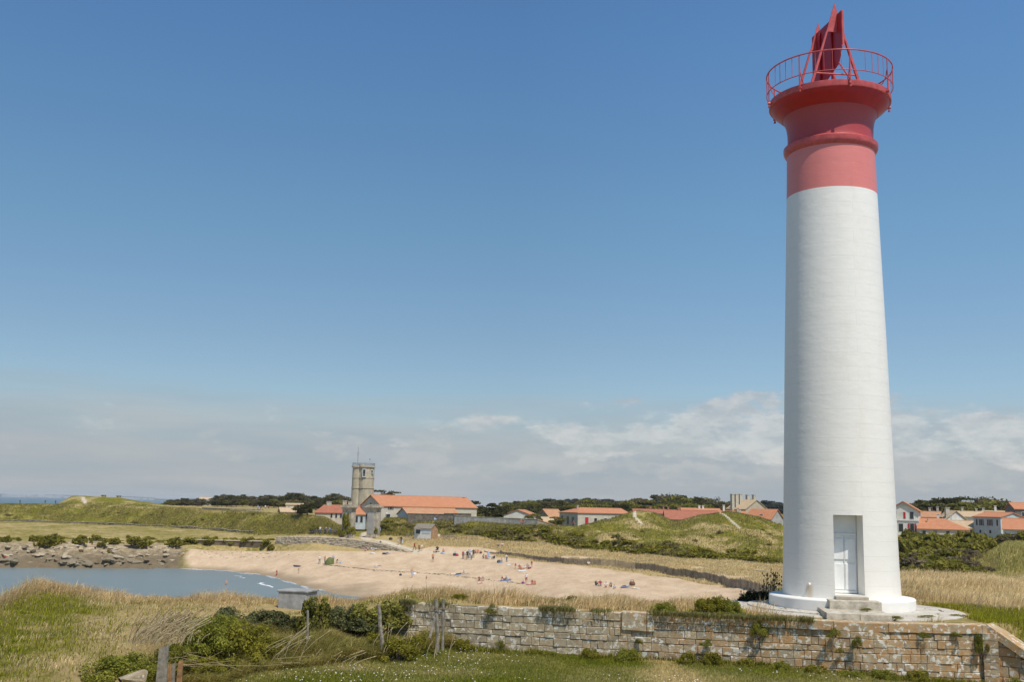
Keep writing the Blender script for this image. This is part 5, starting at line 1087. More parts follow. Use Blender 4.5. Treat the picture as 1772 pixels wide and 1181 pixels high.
# on top of the rocks, left
for px, py, wd, ht, lab in ((10, 938, 22, 12, 'first bush from the left edge above the rocks'), (33, 936, 14, 7, 'small low bush second above the rocks'), (62, 937, 26, 13, 'green bush above the pale ledges, left of the big spread'), (84, 945, 50, 22, 'biggest spreading bush hanging down over the left rocks'), (98, 938, 24, 12, 'bush joined to the right of the big spread'), (140, 939, 30, 13, 'bush above the dark hollow in the ledge'), (165, 937, 26, 12, 'bush left of the pale cut in the bank'), (198, 943, 24, 13, 'bush right of the pale cut in the bank'), (222, 932, 13, 8, 'small round bush on the bank edge'), (243, 946, 48, 18, 'wide bush above the step in the rocks'), (188, 958, 8, 10, 'small narrow bush low down among the rocks'), (158, 943, 7, 8, 'tiny bush under the bank edge'), (176, 947, 20, 8, 'flat bush in the cut of the bank'), (302, 946, 34, 16, 'bush at the left end of the quay wall'), (330, 941, 42, 14, 'long bush above the quay wall'), (365, 940, 40, 12, 'bush over the middle of the quay wall'), (398, 940, 32, 12, 'bush on the quay wall right of the middle'), (430, 941, 34, 12, 'bush near the right end of the quay wall'), (460, 944, 30, 13, 'bush between quay wall and dry stone wall'), (470, 950, 22, 10, 'bush at the foot of the dry stone wall')):
    p = gp(px, py, 150); s = p.y/FPX; put(rr.choice(far1), p, (wd/2*s*1.15, wd/2*s*.8, ht*s*1.15), lab)
for i in range(40):
    px = rr.uniform(-10, 475); Y = np.interp(px, KP, KY[:, 6])+rr.uniform(-6, -.5) if px < 335 else 243.6+rr.uniform(-.2, 2); x = bx_at(px, Y); s = rr.uniform(.7, 1.3); put(rr.choice(far1), (x, Y, gz(x, Y)-.3), (s*2.4, s*1.0, s*.85), 'low green scrub along the top of the bank', 'low green scrub along the top of the bank')
# gate ivy, rampart foot hedge
for px, py, Y, wd, ht, lab in ((598, 915, 241.3, 20, 28, 'dark ivy clump smothering the left gate pillar'), (607, 925, 240.5, 22, 16, 'bright green bush at the foot of the left gate pillar'), (590, 926, 241, 20, 10, 'low green bush left of the gate pillar'), (650, 925, 240, 14, 12, 'small bush at the foot of the right gate pillar'), (547, 921, 250, 40, 12, 'dark bush on the slope above the bicycles')):
    p = at(px, py, Y); s = Y/FPX; put(far1[0] if 'bright' not in lab else far1[1], p, (wd/2*s, wd/2*s*.5, ht*s*1.1), lab)
cnt = 0
for px in np.arange(665, 860, 11):
    for k in range(2):
        q = px+rr.uniform(-4, 4); Y = np.interp(q, KP, KY[:, 7])+rr.uniform(0, 8); x = bx_at(q, Y); s = rr.uniform(.9, 1.7); put(rr.choice(far1+far2), (x, Y, gz(x, Y)-.3), (s*1.3, s, s*.8), 'dark scrub bush on the rampart between gate and mounds', 'scrub bushes on the rampart right of the gate')
for px in np.arange(855, 1352, 9.5):
    for k in range(3 if px < 1130 else 2):
        q = px+rr.uniform(-4, 4); Y = np.interp(q, KP, KY[:, 7])+rr.uniform(-.5, 14 if px < 1100 else 10)*rr.random()**.7; x = bx_at(q, Y); s = rr.uniform(1.1, 2.1); put(rr.choice(far1+far1+far2), (x, Y, gz(x, Y)-.3), (s*1.35, s, s*.85), 'dark green scrub bush at the foot of the two mounds', 'scrub bushes at the foot of the mounds')
for i in range(22):
    q = rr.uniform(0, 560); f = rr.uniform(7.1, 8.8); Y = np.interp(f, [7, 8, 9], [np.interp(q, KP, KY[:, j]) for j in (7, 8, 9)]); x = bx_at(q, Y); s = rr.uniform(.4, 1.1); put(rr.choice(far1+far2), (x, Y, gz(x, Y)-.25), (s*2, s, s*.5), 'low scrub patch on the long grassy rampart', 'low scrub patches on the long grassy rampart')
for px, py, s in ((1112, 921, .9), (1245, 924, 1.2), (1232, 932, .9), (1318, 918, .8), (1290, 922, .6), (1330, 926, .9), (1180, 928, .7), (1098, 930, .8), (1204, 938, 1.), (1330, 945, 1.2), (1140, 945, .9)):
    p = gp(px, py, 150); put(rr.choice(far2+far1), p, (s*.9, s*.7, s*.8), 'single bush dotted on the slope of the mounds', 'single bushes dotted on the mound slopes')
# big scrub right of the lighthouse
near1 = [shrub_kind('hedge_bush', 230+i, 2600, .115, (.09, .092, .010), (.31, .275, .05), 'bush', clumps=34, lumpy=.26, shell=.4) for i in range(3)]
near2 = [shrub_kind('hedge_bush', 240+i, 2600, .11, (.11, .085, .05), (.30, .24, .14), 'bush', clumps=26, lumpy=.2) for i in range(2)]
for i in range(60):
    px = rr.uniform(1490, 1705); Y = rr.uniform(84, 120); x = bx_at(px, Y); s = rr.uniform(1.3, 2.3)*(.75+.25*(Y-84)/34); dark_ = rr.random() < .38
    put(rr.choice(near2 if dark_ else near1), (x, Y, gz(x, Y)-.3), (s*1.3, s*1.2, s), 'purplish brown thicket bush behind the lighthouse' if dark_ else 'olive green thicket bush behind the lighthouse', 'thicket of bushes right of the lighthouse')
for i, px in enumerate(np.arange(1686, 1800, 7.5)):
    Y = 122+rr.uniform(-3, 5); x = bx_at(px, Y); s = rr.uniform(1.5, 2.0); put(rr.choice(near2+near1), (x, Y, gz(x, Y)-.3), (s*1.2, s, s), 'dark hedge bush in front of the right hand houses', 'hedge in front of the right hand houses')
for i, px in enumerate(np.arange(1556, 1700, 7)):
    Y = 140+rr.uniform(-6, 30); x = bx_at(px, Y); s = rr.uniform(2.9, 3.7); put(rr.choice(near1), (x, Y, gz(x, Y)-.3), (s*1.2, s, s), 'green bush between the thicket and the village', 'bushes between thicket and village')
x = bx_at(1570, 228); put(near1[0], (x, 228, 9.4), (1.7, 1.5, 2.0), 'yellowish green garden bush in front of the white villa'); x = bx_at(1586, 226); put(near1[1], (x, 226, 9.4), (1.5, 1.5, 1.3), 'round garden bush right of the villa door')
for i, px in enumerate((1752, 1764, 1776)):
    Y = 84; x = bx_at(px, Y); put(near2[0], (x, Y, gz(x, Y)-.2), (.8, .8, .45), 'low bush added as the shadow edge in the right hand dip', 'low bushes added as the shadow edge in the right hand dip')  # added bushes make the dark shadow edge at the mound foot

# ---------------------------------------------------------------- foreground shrubs
fg = shrub_kind('green_bush', 301, 9000, .038, (.09, .10, .010), (.38, .37, .06), 'bush', clumps=60, lumpy=.22, shell=.5)
fg2 = shrub_kind('green_bush', 302, 7000, .04, (.09, .095, .008), (.38, .33, .045), 'bush', clumps=34, lumpy=.22)
tuf = [shrub_kind('wall_tuft', 310+i, 2600, .05, (.09, .10, .01), (.34, .32, .05), 'plant', clumps=14, lumpy=.3) for i in range(2)]
ivy = [shrub_kind('ivy_clump', 320+i, 5200, .045, (.022, .030, .008), (.27, .27, .11), 'ivy', clumps=34, lumpy=.24, aspect=1.7) for i in range(2)]
ivb = shrub_kind('ivy_clump', 330, 6000, .05, (.03, .036, .006), (.36, .33, .07), 'ivy', clumps=34, lumpy=.22, aspect=1.7)
def pf(px, py, Y, dz=0): p = at(px, py, Y); p.z += dz; return p
put(fg2, pf(398, 1150, 29.2), (1.05, .9, 1.35), 'large bush with a dark hollow heart below the left bank', None, .6)
put(fg, pf(352, 1128, 28.4), (.95, .8, 1.05), 'bright yellow green bush on the left of the dark hollow', None, 2)
put(fg, pf(322, 1105, 29.2), (.8, .8, .75), 'yellow green bush at the upper left of the bush mass', None, 3)
put(fg, pf(385, 1100, 31.0), (1.0, .8, .72), 'yellow green bush behind the dark hollow', None, 5)
put(fg2, pf(440, 1140, 30.6), (.8, .7, .8), 'olive bush on the right side of the dark hollow', None, 4)
put(fg, pf(300, 1150, 26.8), (.6, .6, .6), 'yellow green bush just behind the plank stakes', None, 2.5)
put(fg2, pf(360, 1168, 27.6), (.9, .5, .55), 'dark green bush in front of the hollow bush mass', None, 3.3)
put(fg2, pf(445, 1112, 32.6), (.9, .6, .6), 'mid green bush joining the bush mass to the ivy', None, 1.2)
put(fg2, pf(655, 1120, 32.4), (.8, .5, .5), 'mid green bush under the broad ivy crown', None, 2.2)
put(fg2, pf(478, 1128, 31.4), (.7, .5, .5), 'olive bush in the hollow below the concrete block', None, 2.9)
put(fg, pf(590, 1135, 32.0), (.8, .5, .42), 'low yellow green bush left of the thick leaning post', None, 5.5)
put(fg2, pf(530, 1150, 31.0), (.6, .4, .3), 'small olive bush at the foot of the thin fence post', None, 1.5)
put(fg2, pf(720, 1125, 32.6), (.45, .35, .5), 'bush between the thick post and the paired posts', None, 0.5)
put(fg, pf(210, 1180, 22.8), (.95, .85, .72), 'fresh green bush at the bottom left beside the plank stakes', None, 1)
put(fg, pf(600, 1165, 30.6), (.5, .4, .35), 'low leafy bush with yellowish leaves at the foot of the long grass', None, 2.2)
put(fg2, pf(690, 1140, 31.6), (.85, .6, .75), 'leafy bush at the foot of the thick post', None, 4)
put(ivb, pf(548, 1090, 34.3), (1.0, .6, 1.30), 'ivy draped over the grey concrete block', None, 1.3)
put(ivy[0], pf(415, 1088, 34.6), (.9, .5, .62), 'dark ivy mat on the old wall left of the concrete block', None, .2)
put(ivy[1], pf(455, 1086, 34.4), (.8, .5, .6), 'dark ivy mat just left of the concrete block', None, 1.1)
put(ivy[0], pf(505, 1090, 34.2), (.7, .5, .55), 'dark ivy hanging below the concrete block', None, 2.1)
put(ivy[1], pf(580, 1080, 34.4), (.55, .45, .6), 'dark ivy right of the draped block', None, 2.8)
put(ivb, pf(655, 1085, 34.3), (1.15, .6, 1.0), 'broad ivy crown above the thick leaning post', None, 3.6)
put(ivy[1], pf(610, 1088, 34.3), (.7, .5, .8), 'dark ivy between the draped block and the broad crown', None, 1.7)
put(ivy[0], pf(480, 1084, 34.6), (.7, .45, .62), 'dark ivy touching the left side of the draped block', None, 5.1)
put(ivy[1], pf(392, 1076, 34.9), (.7, .4, .5), 'leftmost dark ivy mat on the old wall', None, 4.4)
put(ivy[0], pf(632, 1090, 34.0), (.7, .5, .6), 'shaded ivy below the broad ivy crown', None, 3.9)
put(fg2, pf(694, 1066, 34.9), (.38, .35, .5), 'small bush at the left end of the stone wall', None, 5)
for i, (px, py, wd, ht, lab) in enumerate(((1313, 1104, 42, 30, 'round plant growing out of the wall left of the steps'), (1443, 1104, 16, 18, 'small tuft under the coping below the steps'), (1484, 1121, 15, 20, 'dark tuft in the wall right of the steps'), (1453, 1130, 9, 9, 'tiny tuft low in the wall below the steps'), (1697, 1134, 38, 38, 'biggest plant in the wall below the right end of the coping'), (1598, 1104, 12, 10, 'tiny tuft just under the coping right of centre'), (1654, 1104, 14, 9, 'tiny tuft under the coping near the biggest plant'), (848, 1062, 9, 10, 'tiny tuft on top of the wall at its left part'), (1222, 1120, 8, 13, 'narrow tuft in the lower wall'), (866, 1120, 14, 12, 'small tuft low on the wall near its left part'), (1105, 1115, 9, 9, 'tiny tuft low on the orange part of the wall'))):
    Yw = float(np.interp(at(px, py, 33).x, [p.x for p in WALL], [p.y for p in WALL])); p = at(px, py, Yw-.12); s = Yw/FPX; put(tuf[i % 2], p, (wd/2*s*1.15, .22, ht*s*1.05), lab)
for i, (px, py, wd, ht, lab) in enumerate(((1020, 1142, 52, 24, 'bushy weed at the wall foot left of the dry path'), (1086, 1146, 60, 30, 'dark bushy weed at the wall foot beside the dry path'), (1190, 1152, 56, 26, 'bushy weed at the wall foot right of the dry path'), (1232, 1156, 60, 28, 'weed bush at the wall foot below the round wall plant'), (1290, 1160, 56, 20, 'low weed bush at the wall foot'), (1350, 1164, 60, 20, 'low weed bush below the lighthouse steps'), (1410, 1166, 60, 20, 'low weed bush right below the steps'), (1470, 1170, 52, 18, 'low weed bush in the right part of the wall foot'), (1530, 1178, 62, 24, 'darker weed bush in the right part of the wall foot'), (1588, 1184, 66, 28, 'darkest weed bush at the bottom near the right end'), (1760, 1184, 62, 50, 'dark bush in the bottom right corner'), (890, 1134, 40, 12, 'thin weed bush at the grey part of the wall foot'), (800, 1132, 70, 28, 'green weed bush at the wall foot near the paired posts'), (735, 1135, 60, 30, 'green weed bush left of the paired posts'), (955, 1138, 44, 14, 'small weed bush at the middle of the wall foot'))):
    Yw = float(np.interp(at(px, py, 33).x, [p.x for p in WALL], [p.y for p in WALL]))-.45 if px < 1700 else 29; p = at(px, py, Yw); p.z = gz(p.x, p.y)-.08; s = Yw/FPX; put(rr.choice([fg, fg2]), p, (wd/2*s*1.1, .35, ht*s*1.15), lab)
for px, py, Y_, s3, lab in ((1548, 1075, 32.5, (.5, .16, .14), 'flat green weed beside the lower step slab'), (1606, 1068, 33.6, (.42, .16, .07), 'flat weed patch on the right part of the apron'), (1500, 1054, 33.3, (.28, .12, .10), 'small weed on the corner of the upper step')):
    p = at(px, py, Y_); p.z = 10.93 if 'upper' not in lab else 11.1; put(tuf[0], p, s3, lab, None, .4)
for px, py, wd, ht, lab, k in ((1148, 1066, 56, 26, 'green bush on top of the wall right of its middle', fg), (1220, 1068, 60, 34, 'green bush on the wall top left of the bigger one', fg2), (1262, 1066, 66, 34, 'bigger green bush on the wall top near the apron', fg), (1240, 1058, 50, 40, 'olive bush behind the wall top bushes', fg2)):
    p = pf(px, py, 33.4 if px < 1200 else 33.6); p.z = PLAT-.05; s = 33.5/FPX; put(k, p, (wd/2*s*1.1, .5, ht*s), lab)
dkb = shrub_kind('shadowed_bush', 340, 9000, .04, (.014, .018, .006), (.05, .055, .018), 'bush', clumps=44, lumpy=.22)  # leaf colours darkened for the lighthouse shadow that falls here
put(dkb, pf(1312, 1062, 38.6), (.95, .9, .98), 'dense bush in shadow-dark colour tucked behind the left side of the lighthouse foot')
put(dkb, pf(1345, 1062, 39.6), (.8, .9, .8), 'second shadow-dark bush close behind the lighthouse plinth')
for i in range(16):
    px = rr.uniform(770, 1130); Y = 34.3+rr.uniform(0, 1.2)+(1130-px)/360*1.6; x = at(px, 1050, Y).x; put(rr.choice([fg, fg2]), (x, Y, gz(x, Y)-.05), (rr.uniform(.2, .45), .25, rr.uniform(.12, .26)), 'low green weed clump in the dry grass above the wall', 'green weed clumps above the wall')
for i, (px, py) in enumerate(((795, 1040), (838, 1042), (868, 1046), (912, 1046), (952, 1048), (990, 1050), (1040, 1053), (1076, 1054), (1105, 1056))):
    Y = 35.2+rr.uniform(0, 2.0); x = at(px, py, Y).x; put(fg2, (x, Y, gz(x, Y)-.05), (rr.uniform(.25, .5), .3, rr.uniform(.2, .38)), 'low green weed clump in the dry grass above the wall', 'green weed clumps above the wall')
for i, (px, py) in enumerate(((1620, 1060), (1660, 1068), (1720, 1072), (1755, 1066), (1700, 1050))):
    p = gp(px, py, 30); put(fg2, p, (rr.uniform(.4, .7), .5, .28), 'green weed clump in the dry grass right of the lighthouse', 'green weed clumps right of the lighthouse')

# ---------------------------------------------------------------- grasses
STR_A, STR_B, GRN_A, GRN_B = (.50, .36, .17), (.95, .75, .42), (.17, .18, .008), (.46, .44, .04)
def rej(n, x0, x1, y0, y1, cond):
    x = nr.uniform(x0, x1, n); y = nr.uniform(y0, y1, n); k = cond(x, y); return x[k], y[k]
def inview(x, y, m_=60):
    p = (x/y-KB[0])*0; px = 886+FPX*(x/y)*.988+ (0); return (px > -m_) & (px < 1772+m_)
def edge_of(x): return np.interp(x, LEX, LEY)
apr = lambda x, y: np.hypot(x-11.14, y-36.4) > 4.0
blk = lambda x, y: (np.abs(x+8.0) > .7) | (np.abs(y-36.6) > .7)
# tall dry grass above the wall and on the left headland
def stepy(x): return np.interp(x, STEPX, STEPY)
def high(x, y, m_=.5): return (y > stepy(x)+m_) | (x < np.interp(y, *XBY)-.3)
x, y = rej(300000, -20, 13, 19, 46, lambda x, y: inview(x, y) & apr(x, y) & high(x, y))
_, cyy, _ = controls(x/y); dn = near_dry(x, y); cz_ = controls(x/y)[0][:, 0]; dc = cz_-y
k = (dc > -3.0) & ((np.abs(x+7.5) > .9) | (np.abs(y-36.9) > 1.0)) & (nr.random(len(x)) < np.where(x < -3, .40+.6*smooth((3.5-dc)/3), 1.)*(.35+.65*smooth(dn*2-.3))); x, y, dn, dc = x[k], y[k], dn[k], dc[k]
patch = fbm(x, y, 1.7, 3, 201)
h = np.where(x < -3, nr.uniform(.05, .14, len(x))+nr.uniform(.08, .26, len(x))*smooth((2.5-dc)/2.2), nr.uniform(.16, .44, len(x))+.10*smooth((2-x)/3))*np.clip(1+2.2*patch, .3, 2)+.22*np.exp(-((x+16.4)/1.7)**2)*smooth((3.5-dc)/2.5)
h = np.where((x > -3) & (y < stepy(x)+1.1), h*.6, h)
blades('tall_dry_grass', x, y, h, nr.uniform(.009, .019, len(x)), (.55, .05), STR_A, STR_B, np.clip(nr.uniform(-.1, 1, len(x))+patch*.5, 0, 1)*np.clip(dn+.3, .3, 1), label='tall dry straw coloured grass on the headland', spread=.6)
x, y = rej(170000, -20, 13, 18, 42, lambda x, y: inview(x, y) & apr(x, y) & high(x, y, .45) & ((np.abs(x+7.5) > .8) | (np.abs(y-37.1) > .9)))
dn = near_dry(x, y)+fbm(x, y, .8, 2, 222)*.5; k = nr.random(len(x)) > dn*1.1-.12; x, y = x[k], y[k]
blades('green_undergrowth', x, y, nr.uniform(.05, .14, len(x)), nr.uniform(.012, .024, len(x)), (.15, 0), GRN_A, GRN_B, nr.uniform(0, 1, len(x)), label='short green grass between the dry stalks')
# weedy hollow below the ivy covered part of the wall
x, y = rej(100000, -9.2, -1.4, 26.5, 35.0, lambda x, y: (y > edge_of(x)-.25+.3*fbm(x, y, .7, 2, 5)) & ~high(x, y, .1))
blades('bank_grass', x, y, nr.uniform(.15, .48, len(x))*(1+1.2*fbm(x, y, 1.1, 2, 31)), nr.uniform(.011, .021, len(x)), (.75, -.1), (.20, .19, .02), (.72, .58, .22), np.clip(nr.uniform(0, 1, len(x))**1.4+.5*fbm(x, y, .9, 2, 41), 0, 1), label='long olive grass leaning over the hollow left of the wall', spread=.45)
# lawn
x, y = rej(150000, -7.5, 16, 26.5, 34.9, lambda x, y: inview(x, y) & (y < edge_of(x)-.02))
dn = near_dry(x, y); blades('lawn_grass', x, y, nr.uniform(.03, .09, len(x)), nr.uniform(.012, .02, len(x)), (.3, -.2), (.24, .265, .02), (.78, .63, .30), np.clip(dn*1.1-.08+nr.normal(0, .14, len(x)), 0, 1), label='short lawn grass at the foot of the wall')
# weeds along the wall foot
x, y = rej(70000, -2.5, 15.5, 30.5, 34.9, lambda x, y: (y < edge_of(x)-.03) & (y > edge_of(x)-.12-.35*(fbm(x, y*0, 1.1, 2, 7)+.5)))
blades('wall_foot_weeds', x, y, nr.uniform(.06, .22, len(x))*(.8+1.2*fbm(x, x*0, .9, 2, 9)), nr.uniform(.016, .034, len(x)), (.1, -.1), (.12, .13, .01), (.40, .38, .05), nr.uniform(0, 1, len(x)), label='green weeds fringing the foot of the wall')
# right hand field
x, y = rej(230000, 10, 52, 32, 90, lambda x, y: inview(x, y) & apr(x, y) & (x > 10+0*x) & (y > np.where(x < 14.2, 36, 31.0+.0*x)) & (nr.random(len(x)) < (38/y)**1.2))
g_ = (y < 36+1.5*fbm(x, y, 3, 2, 211)) | ((np.hypot(x-11.14, y-36.4) < 5.2)); fp_ = fbm(x, y, 4, 3, 401); h = nr.uniform(.25, .6, len(x))*np.where(g_, .35, 1)*np.clip(1+1.3*fp_, .4, 1.8)
blades('field_grass', x, y, h, nr.uniform(.012, .022, len(x))*np.clip(y/45, 1, 2), (.6, -.2), STR_A, STR_B, np.where(g_, 0, np.clip(nr.uniform(.2, 1, len(x))+fbm(x, y, 2.5, 3, 403), 0, 1)), label='tall pale dry grass in the field right of the lighthouse', spread=.6)
x, y = rej(60000, 10, 24, 32, 40, lambda x, y: inview(x, y) & apr(x, y) & (y > np.where(x < 14.2, 35, 31.5)) & (y < 38.5+1.5*fbm(x, y, 3, 2, 211)))
blades('field_edge_grass', x, y, nr.uniform(.08, .22, len(x)), nr.uniform(.012, .02, len(x)), (.15, 0), GRN_A, GRN_B, nr.uniform(0, 1, len(x)), label='green grass round the paved apron')
# wind-blown plumes on the crest, thistles and dead stalks
def stalks(name, n, seed, h, label, cat, col, branches=4, lean=.25, head=.035):
    g = random.Random(seed); mb = MB()
    for i in range(n):
        x0, y0 = g.uniform(-.22, .22)*(n > 1), g.uniform(-.15, .15)*(n > 1); hh = h*g.uniform(.7, 1.1); lx = lean*g.uniform(.4, 1.4)*hh; t = Vector((x0+lx, y0+g.uniform(-.1, .1), hh)); a = Vector((x0, y0, -.1)); mid = (a+t)/2+Vector((-lx*.12, 0, .03)); mb.tube(a, mid, .010, .008, 4); mb.tube(mid, t, .008, .004, 4); mb.tube(t, t+Vector((lx*.06, 0, head*1.6)), head*.5, head*.2, 5)
        for k in range(branches):
            f = g.uniform(.45, .9); p = a+(t-a)*f; q = p+Vector((g.uniform(-.2, .24), g.uniform(-.15, .15), g.uniform(.08, .26)))*h*.8; mb.tube(p, q, .006, .003, 4); mb.tube(q, q+Vector((0, 0, head)), head*.6, head*.3, 5)
    o = mb.build(name, col); return tag(o, label, cat)
DST = mat('dead_stalk', (.36, .27, .155), .9, .3, 5); SST = mat('straw_stalk', (.50, .40, .23), .9, .2, 5); GST = mat('green_stalk', (.10, .10, .035), .9, .3, 5)
def place(o, px, py, Y, rz=0): p = at(px, py, Y); o.location = (p.x, Y, gz(p.x, Y)); o.rotation_euler = (0, 0, rz); return o
LS = [(178, 1028, 40, 1, .42, 'thin dark cross branched stick on the headland crest', DST, 2), (1010, 1022, 45, 3, .62, 'spiky teasel clump left of the sitting beach group', GST, 6), (1112, 1022, 44.5, 3, .6, 'spiky teasel clump at the right of the beach group', GST, 6), (1166, 1022, 43, 5, .55, 'dense candelabra thistle standing against the sand', GST, 7), (790, 1030, 44, 2, 1.3, 'tallest dead umbel stalk against the beach', DST, 4), (733, 1030, 43, 1, 1.25, 'single thin dead stalk left of the tallest umbel', DST, 2), (900, 1035, 43, 4, 1.0, 'group of branching dead stalks in front of the standing man', DST, 5), (855, 1035, 43, 3, .9, 'group of bent dead stalks left of the standing man', DST, 4), (1250, 1045, 39, 5, .8, 'yellowish flowering stalks above the wall top bushes', GST, 6), (1285, 1045, 39, 5, .8, 'yellowish flowering stalks beside the dark bush', GST, 6), (1330, 1040, 38.2, 6, 1.0, 'stout candelabra stalks above the dark bush by the lighthouse', GST, 6), (1345, 1038, 38.6, 4, .95, 'stout branching stalks nearest the lighthouse', GST, 6), (685, 1030, 42, 4, .8, 'dead stalks above the broad ivy crown', DST, 4), (660, 1030, 41, 3, .7, 'thin dead stalks left of the stone wall end', DST, 3), (1205, 1035, 42, 4, .7, 'thin brown stalks above the middle bushes', DST, 4), (960, 1035, 43.5, 4, .8, 'thin brown stalks right of the standing man', DST, 4)]
for i, (px, py, Y, n, h, lab, m_, br) in enumerate(LS): place(stalks('dead_stalks' if m_ is DST else 'thistle', n, 400+i, h, lab, 'plant', m_, br, .1 if m_ is GST else .12, .05 if m_ is GST else .025), px, py, Y)
def reeds(px, py, Y, n, h, lean, seed, label, m_):
    g = random.Random(seed); mb = MB()
    for i in range(n):
        x0, y0 = g.gauss(0, .38), g.gauss(0, .3); hh = h*g.uniform(.25, 1.1); l_ = lean*g.uniform(.1, 1.5)
        pts = [Vector((x0+l_*hh*t**1.5, y0, hh*t*(1-.18*t))) for t in (0, .35, .7, 1)]
        for a, c in zip(pts[:-1], pts[1:]): mb.tube(a, c, .009, .007, 4)
        mb.tube(pts[-1], pts[-1]+(pts[-1]-pts[-2])*.25, .016, .004, 5)
    o = mb.build('dry_reeds', m_); tag(o, label, 'reeds'); p = at(px, py, Y); o.location = (p.x, Y, gz(p.x, Y)-.03 if py < 1100 else p.z); return o
reeds(262, 1112, 26.5, 120, .85, .65, 1, 'bundle of brown dry reeds leaning right above the plank stakes', DST)
reeds(280, 1112, 25.5, 90, .7, .75, 2, 'paler straw reeds mixed in above the plank stakes', SST)
reeds(480, 1150, 30.6, 16, 1.15, .8, 3, 'long pale reeds leaning across the bank grass', SST)
reeds(560, 1155, 30.8, 30, .5, 1.1, 4, 'low pale reeds swept right at the foot of the bank', SST)
reeds(672, 1125, 31.8, 18, .8, .35, 5, 'upright straw reeds right of the thick leaning post', SST)
reeds(742, 1135, 31.6, 8, .7, .3, 6, 'few bent straw reeds below the paired posts', SST)
reeds(1690, 1062, 37, 14, .8, .4, 7, 'grey twiggy dead reeds in the dry field', DST)
reeds(1590, 1020, 50, 22, 2.2, .6, 8, 'thin bare twigs leaning right behind the lighthouse', DST)
mb = MB(); g = random.Random(8); mb.tube((-.9, 0, .10), (1.3, .05, .10), .009, .006, 5)
for i in range(16):
    x0, y0 = g.uniform(-1.4, 1.7), g.uniform(-.5, .5); a = g.uniform(-.5, .5); l_ = g.uniform(.3, .9); p = Vector((x0, y0, .1+g.random()*.3)); q = p+Vector((math.cos(a)*l_, math.sin(a)*.2, g.uniform(-.22, .2))); mb.tube(p, q, .006, .004, 4)
o = mb.build('fallen_twigs', DST); tag(o, 'tangle of fallen grey twigs below the hollow bush', 'twigs'); o.location = pf(360, 1160, 25.5)
# grass and moss spilling over the wall top
x = nr.uniform(-3.4, 9.0, 16000); y = stepy(x)-.26+nr.uniform(-.2, .25, len(x)); k = nr.random(len(x)) < np.clip(.25+2.2*fbm(x, x*0, .8, 3, 61), 0, 1); x, y = x[k], y[k]
blades('wall_top_grass', x, y, nr.uniform(.05, .20, len(x)), nr.uniform(.012, .024, len(x)), (.2, -.5), (.15, .16, .03), (.60, .50, .22), nr.uniform(0, 1, len(x)), z=np.full(len(x), PLAT-.03), label='grass spilling over the top of the wall')
# daisies
nfl = 420; x = nr.uniform(-7.2, 15, nfl*3); y = nr.uniform(26.8, 34.6, nfl*3); k = (y < edge_of(x)-.25) & (fbm(x, y, 1.8, 3, 77)+.25*smooth((2-x)/6) > .10) & inview(x, y); x, y = x[k], y[k]
z = terr(x, y)+nr.uniform(.07, .13, len(x)); s = nr.uniform(.009, .018, len(x)); ang = np.arange(6)*math.pi/3
V = np.stack([x[:, None]+np.cos(ang)[None]*s[:, None], y[:, None]+np.sin(ang)[None]*s[:, None], np.repeat(z[:, None], 6, 1)+np.cos(ang)[None]*s[:, None]*.0-np.sin(ang)[None]*-.6*s[:, None]], -1).reshape(-1, 3)
me = raw_mesh('daisies', V, np.arange(len(x)*6).reshape(-1, 6), np.tile(np.array([[.78, .74, .70]]), (len(V), 1)), LEAF); o = bpy.data.objects.new('daisies', me); COL.objects.link(o); tag(o, 'small white daisies sprinkled over the lawn', kind='stuff')
# dune and rampart tufts further off
def far_grass(name, n, p0, p1, f0, f1, hr, wr_, ca, cb, lean, label, cond=None, seed=0):
    q = nr.uniform(p0, p1, n); f = nr.uniform(f0, f1, n); b = np.interp(q, KP, KB); cy, cz, _ = controls(b); i = np.floor(f).astype(int); r = np.arange(n); Y = cy[r, i]+(cy[r, i+1]-cy[r, i])*(f-i); X = b*Y
    z, sand, rocky, dry, pth, wet, px, ff = terr(X, Y, True); k = (sand < .5) & (pth < .4) & (rocky < .4) & (nr.random(n) < .35+1.3*(fbm(X, Y, 5, 3, 300+seed)+.3))
    if cond is not None: k &= cond(q, f)
    X, Y, z = X[k], Y[k], z[k]; m_ = nr.uniform(0, 1, len(X))
    blades(name, X, Y, nr.uniform(*hr, len(X)), nr.uniform(*wr_, len(X)), lean, ca, cb, np.clip(m_*.6+dry[k]*.5, 0, 1), z=z, label=label, spread=.45)
far_grass('dune_grass', 60000, 690, 1352, 4.95, 7.05, (.2, .5), (.05, .11), (.38, .29, .12), (.82, .65, .36), (.35, 0), 'pale marram grass on the dunes behind the fence')
far_grass('rampart_grass', 60000, -20, 600, 6.9, 9.4, (.25, .6), (.06, .14), (.19, .175, .015), (.60, .48, .19), (.5, -.2), 'rough grass on the long rampart slope', seed=3)
far_grass('mound_grass', 60000, 660, 1352, 7.0, 9.6, (.25, .6), (.06, .13), (.15, .145, .012), (.56, .45, .19), (.4, 0), 'rough grass on the two grassy mounds', seed=5)
far_grass('meadow_grass', 26000, 1560, 1800, 3.6, 6.2, (.3, .6), (.04, .08), (.24, .24, .03), (.66, .55, .22), (.4, 0), 'yellow green meadow grass at the right edge', seed=7)
